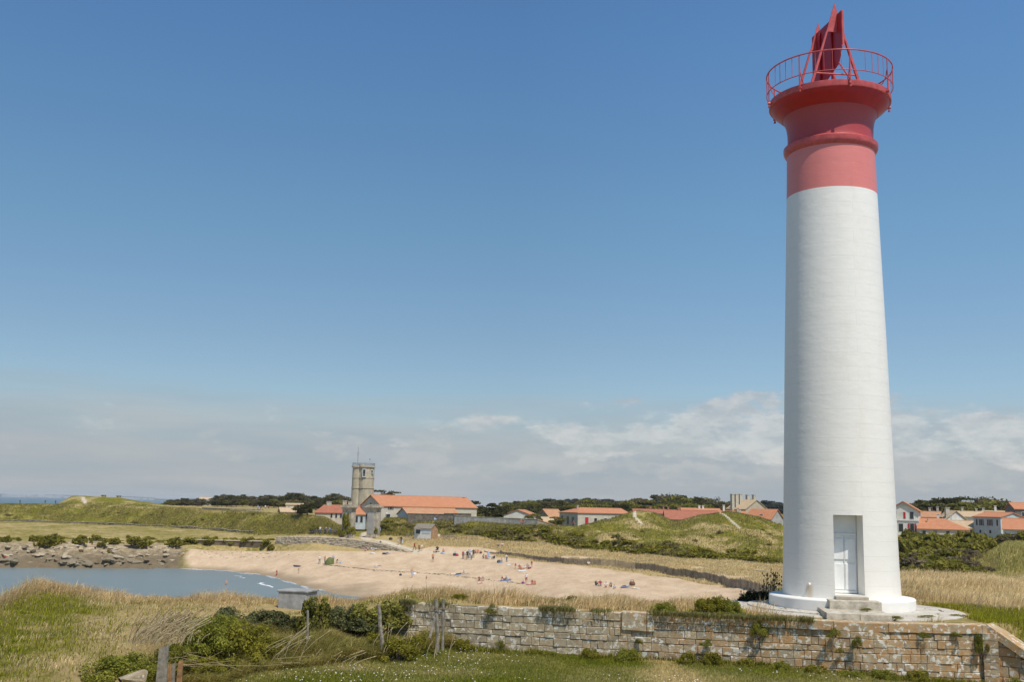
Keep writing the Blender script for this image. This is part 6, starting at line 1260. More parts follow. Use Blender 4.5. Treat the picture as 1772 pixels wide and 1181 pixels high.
# boulders on the shore
bm_ = [rock_mesh(500+i, 1, .8, .5, 2) for i in range(6)]
DRK = stone_mat('brown_shore_rock', (.36, .29, .19), (.19, .15, .095), (.30, .26, .18))
n_ = 0; rr = random.Random(21)
for i in range(120):
    px = rr.uniform(-5, 300); low = rr.random() < .6; py = rr.uniform(966, 976.5) if low else rr.uniform(944, 966)
    p = ground(px, py, 180); s = rr.uniform(.5, 1.5)*(1 if low else .75); me = bm_[i % 6].copy() if i < 12 else bpy.data.meshes['rock_d%d' % (i % 6) if low else 'rock_p%d' % (i % 6)]
    if i < 12: me.name = ('rock_d%d' if i < 6 else 'rock_p%d') % (i % 6); me.materials.clear(); me.materials.append(DRK if i < 6 else PALE)
    if i < 12: low = i < 6
    o = bpy.data.objects.new('boulder', me); COL.objects.link(o); o.location = (p.x, p.y, p.z-.1); o.scale = (s*1.4, s, s*.8); o.rotation_euler = (rr.uniform(-.2, .2), rr.uniform(-.2, .2), rr.uniform(0, 6.28))
    tag(o, 'dark brown boulder at the water line below the ledges' if low else 'pale boulder lying on the rock ledges', 'boulder', 'dark boulders at the water line' if low else 'pale boulders on the ledges')
# pale cobbles at the top of the beach
for i in range(95):
    px = rr.triangular(330, 540, 400); py = rr.uniform(952, 967)+ (px-400)*.02; p = ground(px, py, 180); s = rr.uniform(.15, .42); o = bpy.data.objects.new('beach_stone', bpy.data.meshes['rock_p%d' % (i % 6)]); COL.objects.link(o); o.location = (p.x, p.y, p.z); o.scale = (s*1.3, s, s*.8); o.rotation_euler = (0, 0, rr.uniform(0, 6)); tag(o, 'pale stone washed up at the top of the sand', 'stone', 'pale stones scattered at the top of the beach')
wv = MB(); g = random.Random(4)
for (x0, y0, x1, y1) in ((640, 987, 765, 995), (765, 995, 900, 1011), (560, 978, 640, 987)):
    for i in range(70):
        t = g.random(); p = ground(x0+(x1-x0)*t, y0+(y1-y0)*t+g.gauss(0, .5), 150); wv.box((p.x, p.y, p.z+.02), (g.uniform(.1, .55), g.uniform(.08, .2), .06), g.uniform(-.5, .5))
tag(wv.build('seaweed_line', mat('seaweed', (.20, .16, .10), .9, .3, 3)), 'thin dark wrack line across the sand', kind='stuff')
# ---------------------------------------------------------------- people
# skeleton: joint -> (position for a 1.7 m figure facing -y, skin radius)
def skel(pose):
    J = {}
    def limb(n, a): J[n] = a
    hip = Vector((0, 0, .92)); tilt = 0
    P = dict(stand=dict(), walk=dict(), sit=dict(), lie=dict(), bend=dict(), reach=dict(), sitback=dict(), kneel=dict())
    def S(**k): return {a: Vector(b) for a, b in k.items()}
    if pose == 'stand':
        return S(pel=(0,0,.93), bel=(0,0,1.08), che=(0,.01,1.30), nec=(0,.01,1.45), hd0=(0,-.01,1.54), hd1=(0,-.01,1.64), shl=(-.17,.01,1.39), ell=(-.23,.02,1.13), wrl=(-.22,-.05,.88), hal=(-.21,-.08,.79), shr=(.17,.01,1.39), elr=(.24,.02,1.13), wrr=(.24,-.06,.89), har=(.23,-.09,.80), hil=(-.09,0,.88), knl=(-.10,-.02,.48), anl=(-.11,.02,.08), tol=(-.13,-.13,.03), hir=(.09,0,.88), knr=(.11,-.01,.48), anr=(.13,.03,.08), tor=(.16,-.12,.03))
    if pose == 'walk':
        return S(pel=(0,0,.92), bel=(0,-.02,1.07), che=(0,-.03,1.29), nec=(0,-.04,1.44), hd0=(0,-.06,1.53), hd1=(0,-.06,1.63), shl=(-.17,-.03,1.38), ell=(-.22,.10,1.14), wrl=(-.22,.08,.90), hal=(-.22,.07,.81), shr=(.17,-.03,1.38), elr=(.22,-.12,1.14), wrr=(.2,-.28,.97), har=(.19,-.34,.90), hil=(-.09,0,.87), knl=(-.10,-.22,.52), anl=(-.10,-.26,.10), tol=(-.11,-.42,.05), hir=(.09,0,.87), knr=(.10,.10,.47), anr=(.11,.36,.14), tor=(.11,.26,.03))
    if pose == 'reach':
        d = skel('stand'); d.update(S(elr=(.34,-.14,1.20), wrr=(.32,-.36,1.30), har=(.31,-.44,1.33), ell=(-.28,-.12,1.18), wrl=(-.16,-.32,1.12), hal=(-.12,-.40,1.12))); return d
    if pose == 'bend':
        return S(pel=(0,.06,.90), bel=(0,-.03,1.02), che=(0,-.20,1.16), nec=(0,-.31,1.25), hd0=(0,-.39,1.29), hd1=(0,-.46,1.34), shl=(-.17,-.26,1.22), ell=(-.2,-.34,.97), wrl=(-.14,-.44,.76), hal=(-.12,-.47,.68), shr=(.17,-.26,1.22), elr=(.2,-.36,.98), wrr=(.15,-.48,.80), har=(.13,-.52,.72), hil=(-.09,.05,.86), knl=(-.11,-.06,.46), anl=(-.11,.03,.08), tol=(-.13,-.12,.03), hir=(.09,.05,.86), knr=(.12,-.05,.46), anr=(.13,.05,.08), tor=(.15,-.10,.03))
    if pose == 'sit':
        return S(pel=(0,.05,.12), bel=(0,.09,.27), che=(0,.10,.48), nec=(0,.06,.63), hd0=(0,.02,.72), hd1=(0,.01,.82), shl=(-.17,.09,.57), ell=(-.25,-.08,.38), wrl=(-.14,-.28,.38), hal=(-.08,-.33,.38), shr=(.17,.09,.57), elr=(.25,-.08,.38), wrr=(.14,-.28,.38), har=(.08,-.34,.36), hil=(-.09,.02,.12), knl=(-.13,-.36,.42), anl=(-.12,-.55,.07), tol=(-.12,-.69,.03), hir=(.09,.02,.12), knr=(.14,-.34,.43), anr=(.13,-.52,.07), tor=(.14,-.66,.03))
    if pose == 'sitback':
        return S(pel=(0,.05,.11), bel=(0,.13,.24), che=(0,.24,.42), nec=(0,.30,.55), hd0=(0,.30,.64), hd1=(0,.28,.74), shl=(-.17,.26,.50), ell=(-.24,.40,.30), wrl=(-.25,.44,.08), hal=(-.26,.38,.03), shr=(.17,.26,.50), elr=(.24,.40,.30), wrr=(.25,.44,.08), har=(.26,.38,.03), hil=(-.09,0,.11), knl=(-.12,-.42,.13), anl=(-.13,-.82,.07), tol=(-.15,-.88,.18), hir=(.09,0,.11), knr=(.12,-.38,.26), anr=(.12,-.68,.07), tor=(.12,-.82,.03))
    if pose == 'lie':
        return S(pel=(0,0,.12), bel=(0,.15,.12), che=(0,.37,.13), nec=(0,.52,.13), hd0=(0,.61,.13), hd1=(0,.71,.14), shl=(-.17,.46,.12), ell=(-.36,.36,.06), wrl=(-.30,.58,.06), hal=(-.22,.66,.05), shr=(.17,.46,.12), elr=(.34,.26,.06), wrr=(.32,.02,.05), har=(.31,-.06,.04), hil=(-.09,-.05,.11), knl=(-.13,-.46,.14), anl=(-.14,-.86,.07), tol=(-.17,-.94,.14), hir=(.09,-.05,.11), knr=(.13,-.40,.28), anr=(.12,-.70,.08), tor=(.12,-.84,.04))
    if pose == 'kneel':
        return S(pel=(0,.08,.40), bel=(0,.03,.54), che=(0,-.06,.74), nec=(0,-.12,.88), hd0=(0,-.17,.96), hd1=(0,-.20,1.05), shl=(-.17,-.08,.83), ell=(-.24,-.2,.6), wrl=(-.18,-.38,.42), hal=(-.16,-.44,.36), shr=(.17,-.08,.83), elr=(.24,-.2,.6), wrr=(.18,-.38,.44), har=(.16,-.45,.38), hil=(-.09,.06,.36), knl=(-.13,-.26,.12), anl=(-.13,.16,.08), tol=(-.13,.28,.04), hir=(.09,.06,.36), knr=(.13,-.26,.12), anr=(.13,.16,.08), tor=(.13,.28,.04))
BONES = [('pel','bel'),('bel','che'),('che','nec'),('nec','hd0'),('hd0','hd1'),('che','shl'),('shl','ell'),('ell','wrl'),('wrl','hal'),('che','shr'),('shr','elr'),('elr','wrr'),('wrr','har'),('pel','hil'),('hil','knl'),('knl','anl'),('anl','tol'),('pel','hir'),('hir','knr'),('knr','anr'),('anr','tor')]
RAD = dict(pel=(.145,.11), bel=(.125,.09), che=(.15,.10), nec=(.052,.052), hd0=(.075,.088), hd1=(.078,.092), shl=(.062,.062), ell=(.042,.042), wrl=(.028,.03), hal=(.036,.022), hil=(.088,.088), knl=(.056,.056), anl=(.038,.04), tol=(.038,.026))
for k in list(RAD):
    if k.endswith('l') and k != 'pel' and k != 'bel': RAD[k[:-1]+'r'] = RAD[k]
def cloth(bone, longs, top):
    a, b = bone
    if b in ('hd0', 'hd1'): return 0
    if bone in (('pel','bel'),('bel','che'),('che','nec'),('che','shl'),('che','shr')): return 1 if top else 0
    if b in ('ell', 'elr'): return 1 if top else 0
    if a in ('ell', 'elr') or b in ('hal', 'har'): return 1 if top == 2 else 0
    if a == 'pel' or b in ('knl', 'knr'): return 2
    if b in ('anl', 'anr'): return 2 if longs else 0
    return 4
_pm = {}
def body_mesh(pose, longs, top):
    key = (pose, longs, top)
    if key in _pm: return _pm[key]
    J = skel(pose); names = list(J); names.remove('pel'); names = ['pel']+names; idx = {n: i for i, n in enumerate(names)}
    me = bpy.data.meshes.new('base'); me.from_pydata([J[n] for n in names], [(idx[a], idx[b]) for a, b in BONES], [])
    o = bpy.data.objects.new('tmp', me); COL.objects.link(o); md = o.modifiers.new('skin', 'SKIN')
    if not me.skin_vertices: me.skin_vertices  # layer made by modifier below
    bm = bmesh.new(); bm.from_mesh(me); ly = bm.verts.layers.skin.verify()
    for v, n in zip(bm.verts, names): v[ly].radius = RAD[n]; v[ly].use_root = (n == 'pel')
    bm.to_mesh(me); bm.free()
    sb = o.modifiers.new('sub', 'SUBSURF'); sb.levels = 1; sb.render_levels = 1
    dg = bpy.context.evaluated_depsgraph_get(); dg.update(); ev = o.evaluated_get(dg); m2 = bpy.data.meshes.new_from_object(ev); m2.name = 'person_body'
    bpy.data.objects.remove(o)
    m2.materials.clear()
    for _ in range(5): m2.materials.append(None)
    segs = [(J[a], J[b], (a, b)) for a, b in BONES]; mi = []
    hc = (J['hd0']+J['hd1'])/2; up = (J['hd1']-J['nec']).normalized()
    for p in m2.polygons:
        c = Vector(p.center); best = None
        for a, b, bn in segs:
            d = b-a; t = max(0, min(1, (c-a).dot(d)/d.dot(d))); dd = (c-a-d*t).length
            if best is None or dd < best[0]: best = (dd, bn)
        k = cloth(best[1], longs, top)
        if best[1][1] in ('hd0', 'hd1') and best[1] != ('nec', 'hd0'):
            r = c-hc
            if r.dot(up) > .035 or (r.y > .02 and pose != 'lie' and r.dot(up) > -.05): k = 3
        mi.append(k)
    m2.polygons.foreach_set('material_index', mi); m2.polygons.foreach_set('use_smooth', [True]*len(mi)); m2.update(); _pm[key] = m2; return m2
CLR = dict(white=(.75,.74,.72), cream=(.62,.52,.40), red=(.45,.06,.05), crimson=(.38,.04,.07), pink=(.70,.22,.28), orange=(.60,.24,.10), black=(.02,.02,.025), dark=(.05,.05,.06), navy=(.03,.05,.14), blue=(.12,.2,.38), lblue=(.38,.52,.70), jeans=(.10,.16,.28), grey=(.30,.30,.31), green=(.10,.16,.05), beige=(.48,.38,.26), brown=(.16,.09,.05), yellow=(.7,.5,.1), skin=(.55,.32,.20), purple=(.2,.06,.2))
def cm(n): return mat('cloth_'+n if n not in ('brown', 'skin') else n+'_tone', CLR[n], .85, .12, 9)
HAIR = dict(d=mat('dark_hair', (.03, .02, .015), .6), b=mat('fair_hair', (.38, .26, .12), .6), w=cm('white'), r=cm('red'), o=cm('orange'), l=cm('lblue'), g=mat('brown_hair', (.10, .06, .035), .6))
SHOE = cm('dark'); SKN = cm('skin')
def person(px, py, pose, top, bot, hair, label, rz=None, h=1.7, longs=False, group=None, ymin=60, dz=0, Y=None, bag=None):
    tl = 0 if top == 'skin' else (2 if longs and top in ('dark', 'black', 'navy', 'red') else 1)
    me = body_mesh(pose, longs, tl); o = bpy.data.objects.new('person', me); COL.objects.link(o)
    p = ground(px, py, ymin) if Y is None else Vector((bx_at(px, Y), Y, gz(bx_at(px, Y), Y)))
    if p.z < 0 and dz == 0: p = atz(px, py, 0); p.z = -.28
    o.location = (p.x, p.y, p.z+dz); s = h/1.70; o.scale = (s, s, s); o.rotation_euler = (0, 0, rnd.uniform(0, 6.28) if rz is None else R_(rz))
    for i, m_ in enumerate((SKN, cm(top), cm(bot), HAIR[hair], SHOE if longs else SKN)): o.material_slots[i].link = 'OBJECT'; o.material_slots[i].material = m_
    tag(o, label, 'person', group); return o
PE = [
(689, 944, 'stand', 'cream', 'beige', 'b', 'small person in cream clothes at the top of the sandy path', 20, 1.3, False),
(694, 942, 'walk', 'black', 'dark', 'd', 'person in a black top at the top of the sandy path', 200, 1.7, True),
(696, 943.5, 'stand', 'lblue', 'white', 'b', 'child in pale blue right beside the person in black on the path', 0, 1.15, False),
(717, 953.5, 'walk', 'red', 'dark', 'd', 'person in a red top walking where path meets sand', 150, 1.75, True),
(725, 956, 'walk', 'crimson', 'dark', 'w', 'person with white hat and crimson top walking onto the sand', 30, 1.6, True),
(729.6, 954, 'stand', 'white', 'beige', 'b', 'person in white just right of the white hat', 10, 1.4, False),
(767, 956.5, 'sit', 'orange', 'pink', 'd', 'person sitting beside the pale blue towel near the pushchair', 30, 1.6, False),
(749, 973, 'stand', 'orange', 'dark', 'd', 'lone bather standing mid beach in orange and dark shorts', -10, 1.65, False),
(801, 968.5, 'stand', 'red', 'dark', 'r', 'person in red at the left edge of the standing group', 40, 1.7, True),
(804.5, 967.5, 'stand', 'white', 'beige', 'g', 'person in a white shirt second in the standing group', 180, 1.65, True),
(808.5, 969.5, 'stand', 'black', 'black', 'd', 'tall person all in black in the front of the standing group', 10, 1.85, True),
(813, 966.5, 'reach', 'lblue', 'jeans', 'd', 'person in light blue in the back of the standing group', 200, 1.75, True),
(815.6, 969.5, 'stand', 'white', 'jeans', 'b', 'person in white top and blue jeans at the right front of the standing group', 60, 1.6, True),
(819, 966.5, 'stand', 'dark', 'black', 'd', 'dark clothed person on the right of the standing group', 190, 1.8, True),
(811, 965, 'stand', 'grey', 'dark', 'g', 'person in grey hidden in the middle of the standing group', 90, 1.65, True),
(822.5, 958, 'sit', 'orange', 'dark', 'd', 'first of two people in orange sitting behind the standing group', 10, 1.6, False),
(827, 958, 'sit', 'orange', 'beige', 'g', 'second person in orange sitting behind the standing group', -10, 1.6, False),
(836, 967.5, 'kneel', 'grey', 'dark', 'd', 'person in grey crouching left of the woman in pale blue', 60, 1.6, False),
(841, 967.5, 'sit', 'crimson', 'beige', 'g', 'person in crimson sitting at the feet of the woman in pale blue', 20, 1.6, False),
(845, 968.5, 'stand', 'lblue', 'lblue', 'w', 'woman in pale blue with a white hat standing by the sitting pair', 0, 1.7, True),
(855, 968, 'sit', 'black', 'dark', 'd', 'person in black sitting alone right of the woman in pale blue', -60, 1.6, True),
(632, 955, 'sit', 'pink', 'blue', 'b', 'person in pink and blue sitting at the foot of the dry stone wall', 20, 1.5, False),
(636.5, 953, 'sit', 'beige', 'dark', 'd', 'person in beige leaning on the dry stone wall', 0, 1.6, False),
(644, 953, 'sitback', 'lblue', 'white', 'g', 'person in light blue reclining below the dry stone wall', 60, 1.6, False),
(650, 953.5, 'sit', 'white', 'blue', 'b', 'person in white sitting below the dry stone wall, right of the recliner', -30, 1.4, False),
(658, 949, 'stand', 'dark', 'dark', 'r', 'person with a red cap standing before the dry stone wall', 10, 1.6, True),
(667, 959, 'lie', 'dark', 'jeans', 'r', 'person lying on dark towel in the upper left of the beach', 100, 1.7, True),
(654, 981, 'lie', 'white', 'pink', 'd', 'sunbather in white lying mid beach at left', 80, 1.65, False),
(712.6, 1001, 'stand', 'skin', 'lblue', 'd', 'bare chested bather standing low on the sand', 10, 1.7, False),
(738, 1002.5, 'sit', 'skin', 'dark', 'r', 'child with a red cap crouching on the wet sand', 0, 1.2, False),
(784.6, 995, 'lie', 'white', 'white', 'r', 'sunbather in white with a red hat, left of three lying in a row', 95, 1.6, False),
(794, 995, 'lie', 'navy', 'dark', 'd', 'sunbather in navy in the middle of three lying in a row', 85, 1.7, False),
(805, 994.5, 'sitback', 'beige', 'lblue', 'g', 'sunbather propped up at the right of three in a row', 80, 1.65, False),
(829, 1006, 'sit', 'crimson', 'crimson', 'd', 'person in crimson sitting low on the sand beside someone in grey', 10, 1.65, False),
(835.5, 1006, 'sit', 'grey', 'white', 'd', 'person in grey sitting low on the sand beside someone in crimson', 0, 1.7, False),
(831, 1011, 'lie', 'white', 'pink', 'b', 'child in white lying in front of the crimson and grey pair', 70, 1.2, False),
(862, 946.5, 'sit', 'beige', 'dark', 'd', 'person in beige of the couple sitting high in the dune grass', 10, 1.7, True),
(869, 946.5, 'sit', 'white', 'grey', 'b', 'person in white of the couple sitting high in the dune grass', -20, 1.8, False),
(867, 958.5, 'sit', 'navy', 'dark', 'd', 'person in navy peeping over the dune edge', 0, 1.5, True),
(868, 973.5, 'sit', 'cream', 'lblue', 'd', 'person in cream sitting left of the bending person in jeans', -30, 1.7, False),
(877, 973.5, 'bend', 'white', 'jeans', 'b', 'person in white top and jeans bending over on the upper sand', -60, 1.7, True),
(892, 986, 'stand', 'crimson', 'beige', 'b', 'child in crimson standing left in the beach circle', 20, 1.15, False),
(899, 985.5, 'sit', 'red', 'orange', 'l', 'person with a pale blue hat sitting in the beach circle', 10, 1.7, False),
(902, 987, 'sit', 'orange', 'orange', 'b', 'child in orange sitting in front of the pale blue hat', 30, 1.3, False),
(907, 986.5, 'sit', 'white', 'pink', 'w', 'person all in white sitting in the beach circle', -10, 1.6, False),
(912.5, 983.5, 'sit', 'beige', 'red', 'd', 'dark haired person sitting at the back of the beach circle', 0, 1.7, False),
(915, 985.5, 'sit', 'lblue', 'crimson', 'g', 'person in light blue sitting at the right of the beach circle', -40, 1.6, False),
(920, 984, 'stand', 'red', 'beige', 'g', 'thin child in red standing at the right end of the beach circle', -30, 1.35, False),
(1018.6, 979, 'sit', 'white', 'crimson', 'w', 'person in white and crimson leaning back on the paling fence', 0, 1.6, False),
(871.5, 1004.5, 'sitback', 'crimson', 'dark', 'd', 'person in crimson on the blue towel near the front of the beach', 80, 1.6, False),
(878.5, 1004, 'sitback', 'grey', 'lblue', 'b', 'person in grey on the blue towel near the front of the beach', 70, 1.6, False),
(910.5, 1011, 'stand', 'white', 'crimson', 'd', 'man in a white shirt and crimson shorts standing near the front of the beach', -20, 1.75, False),
(921, 1012, 'sit', 'crimson', 'orange', 'd', 'person in crimson wrapped in an orange towel right of the standing man', 10, 1.6, False),
(925.5, 1013, 'sit', 'orange', 'orange', 'g', 'second person in orange hunched beside the orange towel', -20, 1.6, False),
(1031.5, 1014, 'sit', 'dark', 'dark', 'd', 'person in dark clothes left in the group behind the grass', 20, 1.6, True),
(1038.6, 1015, 'sit', 'crimson', 'lblue', 'd', 'person in bright crimson sitting in the group behind the grass', 0, 1.9, False),
(1048.8, 1017.5, 'sit', 'white', 'beige', 'r', 'person in white with reddish hair in the group behind the grass', -10, 1.8, False),
(1057, 1017, 'sit', 'grey', 'dark', 'd', 'person in grey in the group behind the grass', -30, 1.7, False),
(1063, 1020, 'sit', 'lblue', 'lblue', 'b', 'person in light blue nearest the grass', 10, 1.4, False),
(1084, 1016, 'lie', 'crimson', 'lblue', 'd', 'sunbather in crimson on a blue towel near the teasels', 80, 1.6, False),
(552.6, 977, 'stand', 'white', 'jeans', 'g', 'person in white shirt and jeans left of the green tent', 30, 1.75, True),
(562, 977, 'reach', 'orange', 'jeans', 'd', 'person in orange shirt reaching to the green tent', -60, 1.7, True),
(576.5, 974, 'stand', 'lblue', 'jeans', 'g', 'person half hidden behind the right side of the green tent', 20, 1.6, True),
(583, 975, 'kneel', 'dark', 'lblue', 'd', 'child in dark top kneeling right of the green tent', 60, 1.3, False),
(516.6, 993, 'stand', 'skin', 'beige', 'g', 'small child standing at the edge of the water', 0, 1.1, False),
(316.6, 962, 'sit', 'cream', 'beige', 'b', 'person in cream sitting at the rocky end of the beach', -10, 1.7, False),
(310, 959.5, 'sit', 'blue', 'dark', 'd', 'person in blue sitting against the rocks', 0, 1.5, False),
(8.5, 969, 'sit', 'red', 'dark', 'd', 'person in red sitting on the rocks at the far left', 0, 1.6, True),
(553.6, 924.5, 'stand', 'white', 'jeans', 'd', 'person in white standing at the bicycle rack', 0, 1.75, True),
(562, 924, 'bend', 'blue', 'dark', 'd', 'person in blue bending over the bicycles', 60, 1.6, True),
(564, 923, 'stand', 'beige', 'dark', 'b', 'person in beige behind the bicycles', 0, 1.5, True),
(571.5, 924.5, 'bend', 'lblue', 'jeans', 'b', 'person in pale blue bending at the right end of the bicycles', -50, 1.75, True),
(628, 917.5, 'walk', 'white', 'beige', 'g', 'first of two people walking beyond the gate', 180, 1.7, True),
(633, 918, 'walk', 'brown', 'dark', 'd', 'second person walking beyond the gate', 170, 1.6, True),
(636.6, 928, 'stand', 'lblue', 'black', 'd', 'person in a pale blue shirt standing in the gateway', 20, 1.75, True),
(643, 928.5, 'bend', 'lblue', 'white', 'b', 'person in pale blue stooping in the gateway', -40, 1.7, True),
(446, 884.5, 'stand', 'lblue', 'jeans', 'd', 'leftmost person of the small group on the grassy plateau', 0, 1.7, True),
(451, 883.5, 'bend', 'dark', 'dark', 'd', 'dark clothed bending person on the grassy plateau', 60, 1.7, True),
(455, 884, 'sit', 'beige', 'brown', 'd', 'person sitting in the middle of the plateau group', 0, 1.7, True),
(459, 883, 'stand', 'white', 'jeans', 'b', 'person in white on the grassy plateau', 20, 1.65, True),
(465, 882, 'bend', 'orange', 'dark', 'd', 'person in orange at the right of the plateau group', -50, 1.6, True),
(412, 876, 'walk', 'white', 'dark', 'd', 'lone person in white far back on the plateau', 40, 1.7, True),
]
for a in PE: person(*a[:6], a[6], a[7], a[8], a[9])
person(902, 910.5, 'walk', 'orange', 'jeans', 'g', 'person in jeans walking along the rampart before the grey wall', 60, 1.75, True, Y=246)
person(905.5, 910.5, 'walk', 'crimson', 'crimson', 'd', 'person all in crimson walking along the rampart before the grey wall', 60, 1.7, True, Y=246.5)
person(658.6, 896, 'stand', 'blue', 'red', 'd', 'person in blue and red standing above the right gate pillar', 0, 1.7, True, Y=256)
person(669.5, 896, 'stand', 'white', 'dark', 'd', 'person in white standing before the barracks', 0, 1.75, True, Y=256)
person(993, 911, 'stand', 'crimson', 'dark', 'd', 'person in crimson standing before the hipped house', 0, 1.6, True, Y=252)
for px, lb in ((35.6, 'left of three tiny walkers on the rampart crest'), (79, 'middle of three tiny walkers on the rampart crest'), (97, 'right of three tiny walkers on the rampart crest')): person(px, 872, 'walk', 'dark', 'dark', 'd', lb, 80, 1.7, True, Y=float(np.interp(px, KP, KY[:, 9]))+4)
def wader(px, py, pose, top, bot, hair, label, rz, h, depth):
    o = person(px, py, pose, top, bot, hair, label, rz, h, dz=.001); p = atz(px, py, 0); o.location = (p.x, p.y, -depth); return o
wader(478.5, 999.5, 'stand', 'crimson', 'crimson', 'd', 'person in crimson wading in the shallows', 80, 1.75, .30)
wader(525, 996, 'bend', 'crimson', 'dark', 'g', 'bather in crimson stooping at the water line', 90, 1.75, .15)
wader(391, 1013, 'stand', 'skin', 'blue', 'd', 'swimmer standing waist deep in the bay', 10, 1.7, .80)
wader(580, 1004, 'sit', 'skin', 'dark', 'd', 'child sitting in the shallow wash', 10, 1.2, .12)

# ---------------------------------------------------------------- towels, bags, pushchair, tent, bicycles
def towel(px, py, w_, l_, rz, c, label):
    w_ *= .72; l_ *= .8
    p = ground(px, py, 100); mb = MB(); n = 5
    g = random.Random(int(px)); zs_ = [[gz(p.x+(i/n-.5)*w_*math.cos(R_(rz)), p.y+(j/n-.5)*l_)-p.z+.03+g.uniform(0, .04) for i in range(n+1)] for j in range(n+1)]
    vs = [((i/n-.5)*w_, (j/n-.5)*l_, zs_[j][i]) for j in range(n+1) for i in range(n+1)]; k = len(vs); vs += [(a, b, c_-.03) for a, b, c_ in vs]
    fs = [(j*(n+1)+i, j*(n+1)+i+1, (j+1)*(n+1)+i+1, (j+1)*(n+1)+i) for j in range(n) for i in range(n)]; fs += [tuple(k+v for v in f[::-1]) for f in fs]
    mb.add(vs, fs); o = mb.build('beach_towel', cm(c), loc=p); o.rotation_euler = (0, 0, R_(rz)); tag(o, label, 'towel')
for a in ((647, 958.5, 1.2, 1.9, 60, 'white', 'white towel spread in the upper left of the beach'), (668, 960, 1.0, 1.9, 90, 'navy', 'dark towel under the person in the upper left'), (769, 958.5, 1.1, 1.9, 70, 'lblue', 'pale blue towel near the pushchair'), (850, 963.5, 1.0, 1.8, 60, 'lblue', 'pale blue towel right of the woman in pale blue'), (881, 978.5, .9, .8, 20, 'white', 'small white towel left above the beach circle'), (887, 977, .6, .7, 20, 'pink', 'tiny pinkish cloth above the beach circle'), (795, 996, 1.1, 1.9, 90, 'lblue', 'pale towel under the middle sunbather of the row'), (875, 1005.5, 2.4, 1.6, 0, 'blue', 'wide blue towel near the front of the beach'), (904, 988.5, 2.0, 1.5, 10, 'white', 'white towel inside the beach circle'), (917, 1012.5, 1.2, 1.4, 80, 'pink', 'pink towel between the standing man and the orange pair'), (1084, 1017.5, 1.2, 2.0, 80, 'blue', 'blue towel near the teasels'), (1101, 1019, 1.0, 1.7, 60, 'white', 'white towel at the right end of the beach'), (868, 975, 1.0, 1.6, 80, 'lblue', 'pale towel under the person in cream'), (654, 982.5, .9, 1.8, 85, 'white', 'white towel under the sunbather in white')): towel(*a)
def bag_(px, py, s, c, label, cat='bag', nm='beach_bag'):
    p = ground(px, py, 100); root = empty(nm, p, rnd.uniform(0, 3), label, cat); mb = MB(); mb.lathe([(s*.42, 0), (s*.5, s*.15), (s*.46, s*.5), (s*.25, s*.62), (.01, s*.64)], 12); mb.build('bag_body', cm(c), root); mb = MB(); mb.path([(-s*.3, 0, s*.5), (-s*.22, 0, s*.85), (s*.22, 0, s*.85), (s*.3, 0, s*.5)], s*.04, 5); mb.build('handle', cm('dark'), root)
for a in ((863, 974.5, .7, 'dark', 'dark bag left of the person in cream'), (787, 962.5, .8, 'dark', 'dark bag between pushchair and standing group'), (791, 963, .6, 'crimson', 'crimson bag beside the dark bag'), (693, 997, .5, 'dark', 'small dark bag alone on the lower sand'), (717, 995.5, .6, 'white', 'white bag beside the bare chested bather'), (832, 958.5, .6, 'brown', 'brown bag behind the crouching person in grey'), (916, 985, .6, 'crimson', 'crimson bag in the beach circle'), (905, 1011, .5, 'purple', 'dark purple bag by the standing man'), (676, 935, .8, 'dark', 'dark rucksack on the grass above the path'), (590, 975.5, .5, 'lblue', 'pale blue bag right of the kneeling child'), (1094, 1014, .9, 'brown', 'brown bundle between the towels at the right')): bag_(*a)
pc_ = ground(755, 957, 100); root = empty('pushchair', pc_, R_(-40), 'black pushchair parked at the top of the sand', 'pushchair')
mb = MB(); mb.poly([(-.25, .25, .5), (.25, .25, .5), (.25, .38, 1.05), (-.25, .38, 1.05)], (0, .05, 0)); mb.poly([(-.25, -.2, .42), (.25, -.2, .42), (.25, .27, .5), (-.25, .27, .5)], (0, 0, .06)); mb.build('seat', cm('black'), root)
mb = MB(); mb.lathe([(.34, 0), (.32, .15), (.22, .3), (.01, .36)], 12, c=(0, .28, .85)); mb.build('hood', cm('dark'), root)
mb = MB()
for s_ in (-.27, .27): mb.tube((s_, -.42, .14), (s_, .5, 1.05), .015, .015, 5); mb.tube((s_, .45, .14), (s_, -.1, .6), .015, .015, 5)
mb.tube((-.27, .5, 1.05), (.27, .5, 1.05), .018, .018, 5); mb.build('frame', cm('grey'), root)
for s_ in (-.29, .29):
    for y_ in (-.42, .45): mb = MB(); mb.tube((s_-.02, y_, .14), (s_+.02, y_, .14), .14, .14, 14); mb.build('wheel', cm('black'), root)
tp = ground(569.5, 977.5, 100); root = empty('beach_tent', tp, R_(15), 'olive green dome tent on the sand', 'tent'); mb = MB(); n = 14; prof = []
for i in range(9):
    a = i/8*math.pi/2; prof.append((.92*math.cos(a)**.8 if i < 8 else .01, 1.35*math.sin(a)))
mb.lathe(prof, 16); 
for i in range(len(mb.v)): v = mb.v[i]; mb.v[i] = (v[0]*(1-.06*v[2])+.25*v[2]*.6, v[1]*.8, v[2])
mb.build('canopy', mat('tent_fabric', (.13, .15, .045), .7, .2, 2), root); mb = MB(); mb.poly([(-.35, -.70, .02), (.3, -.72, .02), (.12, -.42, .95)], (0, -.03, 0)); mb.build('door_flap', cm('green'), root)
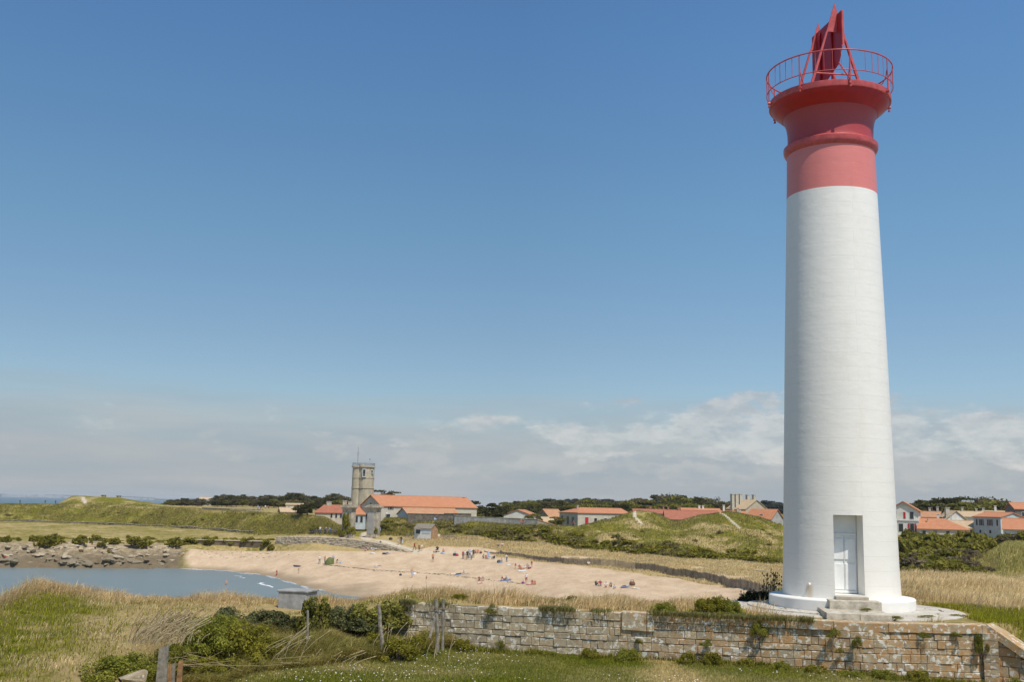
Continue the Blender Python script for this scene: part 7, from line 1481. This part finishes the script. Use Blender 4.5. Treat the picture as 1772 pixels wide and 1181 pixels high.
# blue inflatable and mast
ip = ground(514, 982, 100); mb = MB(); mb.tube((-.6, 0, .18), (.5, 0, .16), .16, .13, 10); mb.tube((.5, 0, .16), (.85, 0, .22), .13, .02, 10); mb.tube((-.6, 0, .18), (-.8, 0, .34), .16, .04, 10); o = mb.build('inflatable', cm('navy'), loc=ip); tag(o, 'dark blue inflatable lying on the sand near the water', 'inflatable'); o.rotation_euler = (0, 0, R_(-15))
mb = MB(); fpz = ground(750, 930, 180); root = empty('flag_pole', fpz, 0, 'thin pole with a small blue grey pennant beside the beach hut', 'flag pole'); ph = at(750, 896, fpz.y).z-fpz.z; mb.tube((0, 0, -.2), (0, 0, ph), .045, .03, 6); mb.build('pole', cm('grey'), root); mb = MB(); mb.poly([(0, 0, ph), (0, 0, ph-.55), (.75, .1, ph-.42), (.35, .05, ph-.2)], (0, .015, 0)); mb.build('pennant', cm('lblue'), root)
for px, py, lab in ((753.5, 930, 'left of two pale boards leaning right of the hut'), (759.5, 930, 'right of two pale boards leaning right of the hut')):
    p = ground(px, py, 180); mb = MB(); mb.poly([(-.3, 0, 0), (.3, 0, 0), (.28, .15, .62), (-.28, .15, .62)], (0, .04, 0)); tag(mb.build('leaning_board', cm('cream'), loc=p), lab, 'board')
p = ground(747, 933, 180); mb = MB(); mb.box((0, 0, .14), (.75, .3, .26)); mb.box((0, -.02, .3), (.35, .3, .08), 0, 1); tag(mb.build('ice_box', [cm('cream'), cm('red')], loc=p), 'cream box with a red lid at the right corner of the hut', 'box')
# bicycles
def bike_parts():
    root = empty('bicycle', (0, 0, -500), 0, 'x', 'bicycle')
    fr_ = MB(); A, B_, C_, D_, H_ = (-.52, 0, .34), (-.02, 0, .30), (-.16, 0, .82), (.36, 0, .84), (.53, 0, .34)
    for a, c in ((A, B_), (B_, C_), (C_, D_), (B_, D_), (A, C_), (D_, H_)): fr_.tube(a, c, .022, .022, 5)
    fr_.build('frame', cm('grey'), root)
    for c in (A, H_):
        w_ = MB(); n = 22; w_.path([(c[0]+.33*math.cos(2*math.pi*i/n), 0, c[2]+.33*math.sin(2*math.pi*i/n)) for i in range(n)], .024, 5, closed=True)
        for i in range(8): w_.tube(c, (c[0]+.32*math.cos(i*.785), 0, c[2]+.32*math.sin(i*.785)), .006, .006, 3)
        w_.build('wheel', cm('black'), root)
    s_ = MB(); s_.box((-.19, 0, .92), (.26, .12, .05)); s_.tube((-.16, 0, .8), (-.18, 0, .9), .015, .015, 5); s_.build('saddle', cm('black'), root)
    h_ = MB(); h_.tube((.34, -.26, .98), (.34, .26, .98), .015, .015, 5); h_.tube((.36, 0, .84), (.34, 0, .98), .018, .018, 5); h_.build('handlebar', cm('dark'), root); return root
bk = bike_parts(); bl = [(540.5, 'leftmost bicycle in the row left of the gate'), (544.5, 'second bicycle in the row left of the gate'), (548.5, 'third bicycle in the row left of the gate'), (557, 'bicycle just right of the person in white at the rack'), (567, 'bicycle before the person in beige'), (575, 'bicycle right of the bending person in pale blue'), (580, 'second last bicycle in the row left of the gate'), (585, 'rightmost bicycle in the row left of the gate')]
for i, (px, lab) in enumerate(bl+[(772, 'left bicycle of two parked right of the hut'), (780, 'right bicycle of two parked right of the hut'), (706, 'bicycle leaning left of the hut')]):
    o = bk if i == 0 else copy_tree(bk); p = ground(px, 924.5 if px < 600 else (935 if px > 720 else 931), 180); o.location = p; o.rotation_euler = (0, 0, rnd.uniform(-.5, .5) if i % 2 else rnd.uniform(.4, 1.1)); o.scale = (1.15,)*3; o['label'] = lab; o['group'] = 'bicycles parked above the beach'
rk = MB(); a = ground(537, 925, 180); c = ground(588, 926, 180)
for f_ in (.45, .85): rk.tube(a+Vector((0, .3, f_)), c+Vector((0, .3, f_)), .035, .035, 5)
for i in range(9): q = a+(c-a)*i/8; rk.tube(q+Vector((0, .3, -.3)), q+Vector((0, .3, .95)), .045, .045, 5)
tag(rk.build('rail_fence', WOOD), 'low dark wooden rail behind the row of bicycles', 'fence')
rk = MB(); a = ground(762, 931, 180); c = ground(826, 937, 180)
for f_ in (.45, .8): rk.tube(a+Vector((0, .3, f_)), c+Vector((0, .3, f_)), .04, .04, 5)
for i in range(8): q = a+(c-a)*i/7; rk.tube(q+Vector((0, .3, -.3)), q+Vector((0, .3, .9)), .05, .05, 5)
tag(rk.build('rail_fence', mat('pale_wood', (.33, .26, .17), .9, .3, 4)), 'pale wooden rail running right from the beach hut', 'fence')
p = ground(640, 930, 180); 
p = ground(607, 932, 180); mb = MB(); mb.box((0, 0, .3), (.9, .6, .7)); mb.box((0, 0, .69), (1.0, .7, .08)); tag(mb.build('stone_block', STONEW, loc=p), 'pale squared stone block at the foot of the left gate pillar', 'block')
p = ground(656, 921.5, 180); mb = MB(); mb.box((0, 0, .5), (.7, .12, .95)); mb.box((-.25, .03, .1), (.06, .06, 1.0)); mb.box((.25, .03, .1), (.06, .06, 1.0)); tag(mb.build('notice_board', cm('lblue'), loc=p), 'small pale notice board at the foot of the right gate pillar', 'sign')
p = ground(1320, 990, 100); mb = MB(); mb.tube((-1.3, 0, .18), (1.2, .1, .14), .13, .10, 7); mb.tube((-.5, 0, .2), (-.7, .1, .75), .04, .02, 5); mb.tube((.6, 0, .2), (.9, .1, .5), .03, .02, 5); tag(mb.build('driftwood_log', mat('bleached_wood', (.42, .36, .27), .9, .2, 4), loc=p), 'bleached log lying in the dune valley left of the lighthouse', 'log')

# ---------------------------------------------------------------- sea haze
mb = MB(); mb.box((0, 4725, 15), (18600, 9650, 38)); hz = mb.build('haze', None)
hm = bpy.data.materials.new('sea_haze'); hm.use_nodes = True; t = hm.node_tree; t.nodes.clear(); o_ = t.nodes.new('ShaderNodeOutputMaterial'); pv = t.nodes.new('ShaderNodeVolumePrincipled')
pv.inputs['Density'].default_value = 8e-5; pv.inputs['Color'].default_value = (.90, .94, .98, 1); t.links.new(pv.outputs[0], o_.inputs['Volume']); hz.data.materials.clear(); hz.data.materials.append(hm); tag(hz, kind='stuff')
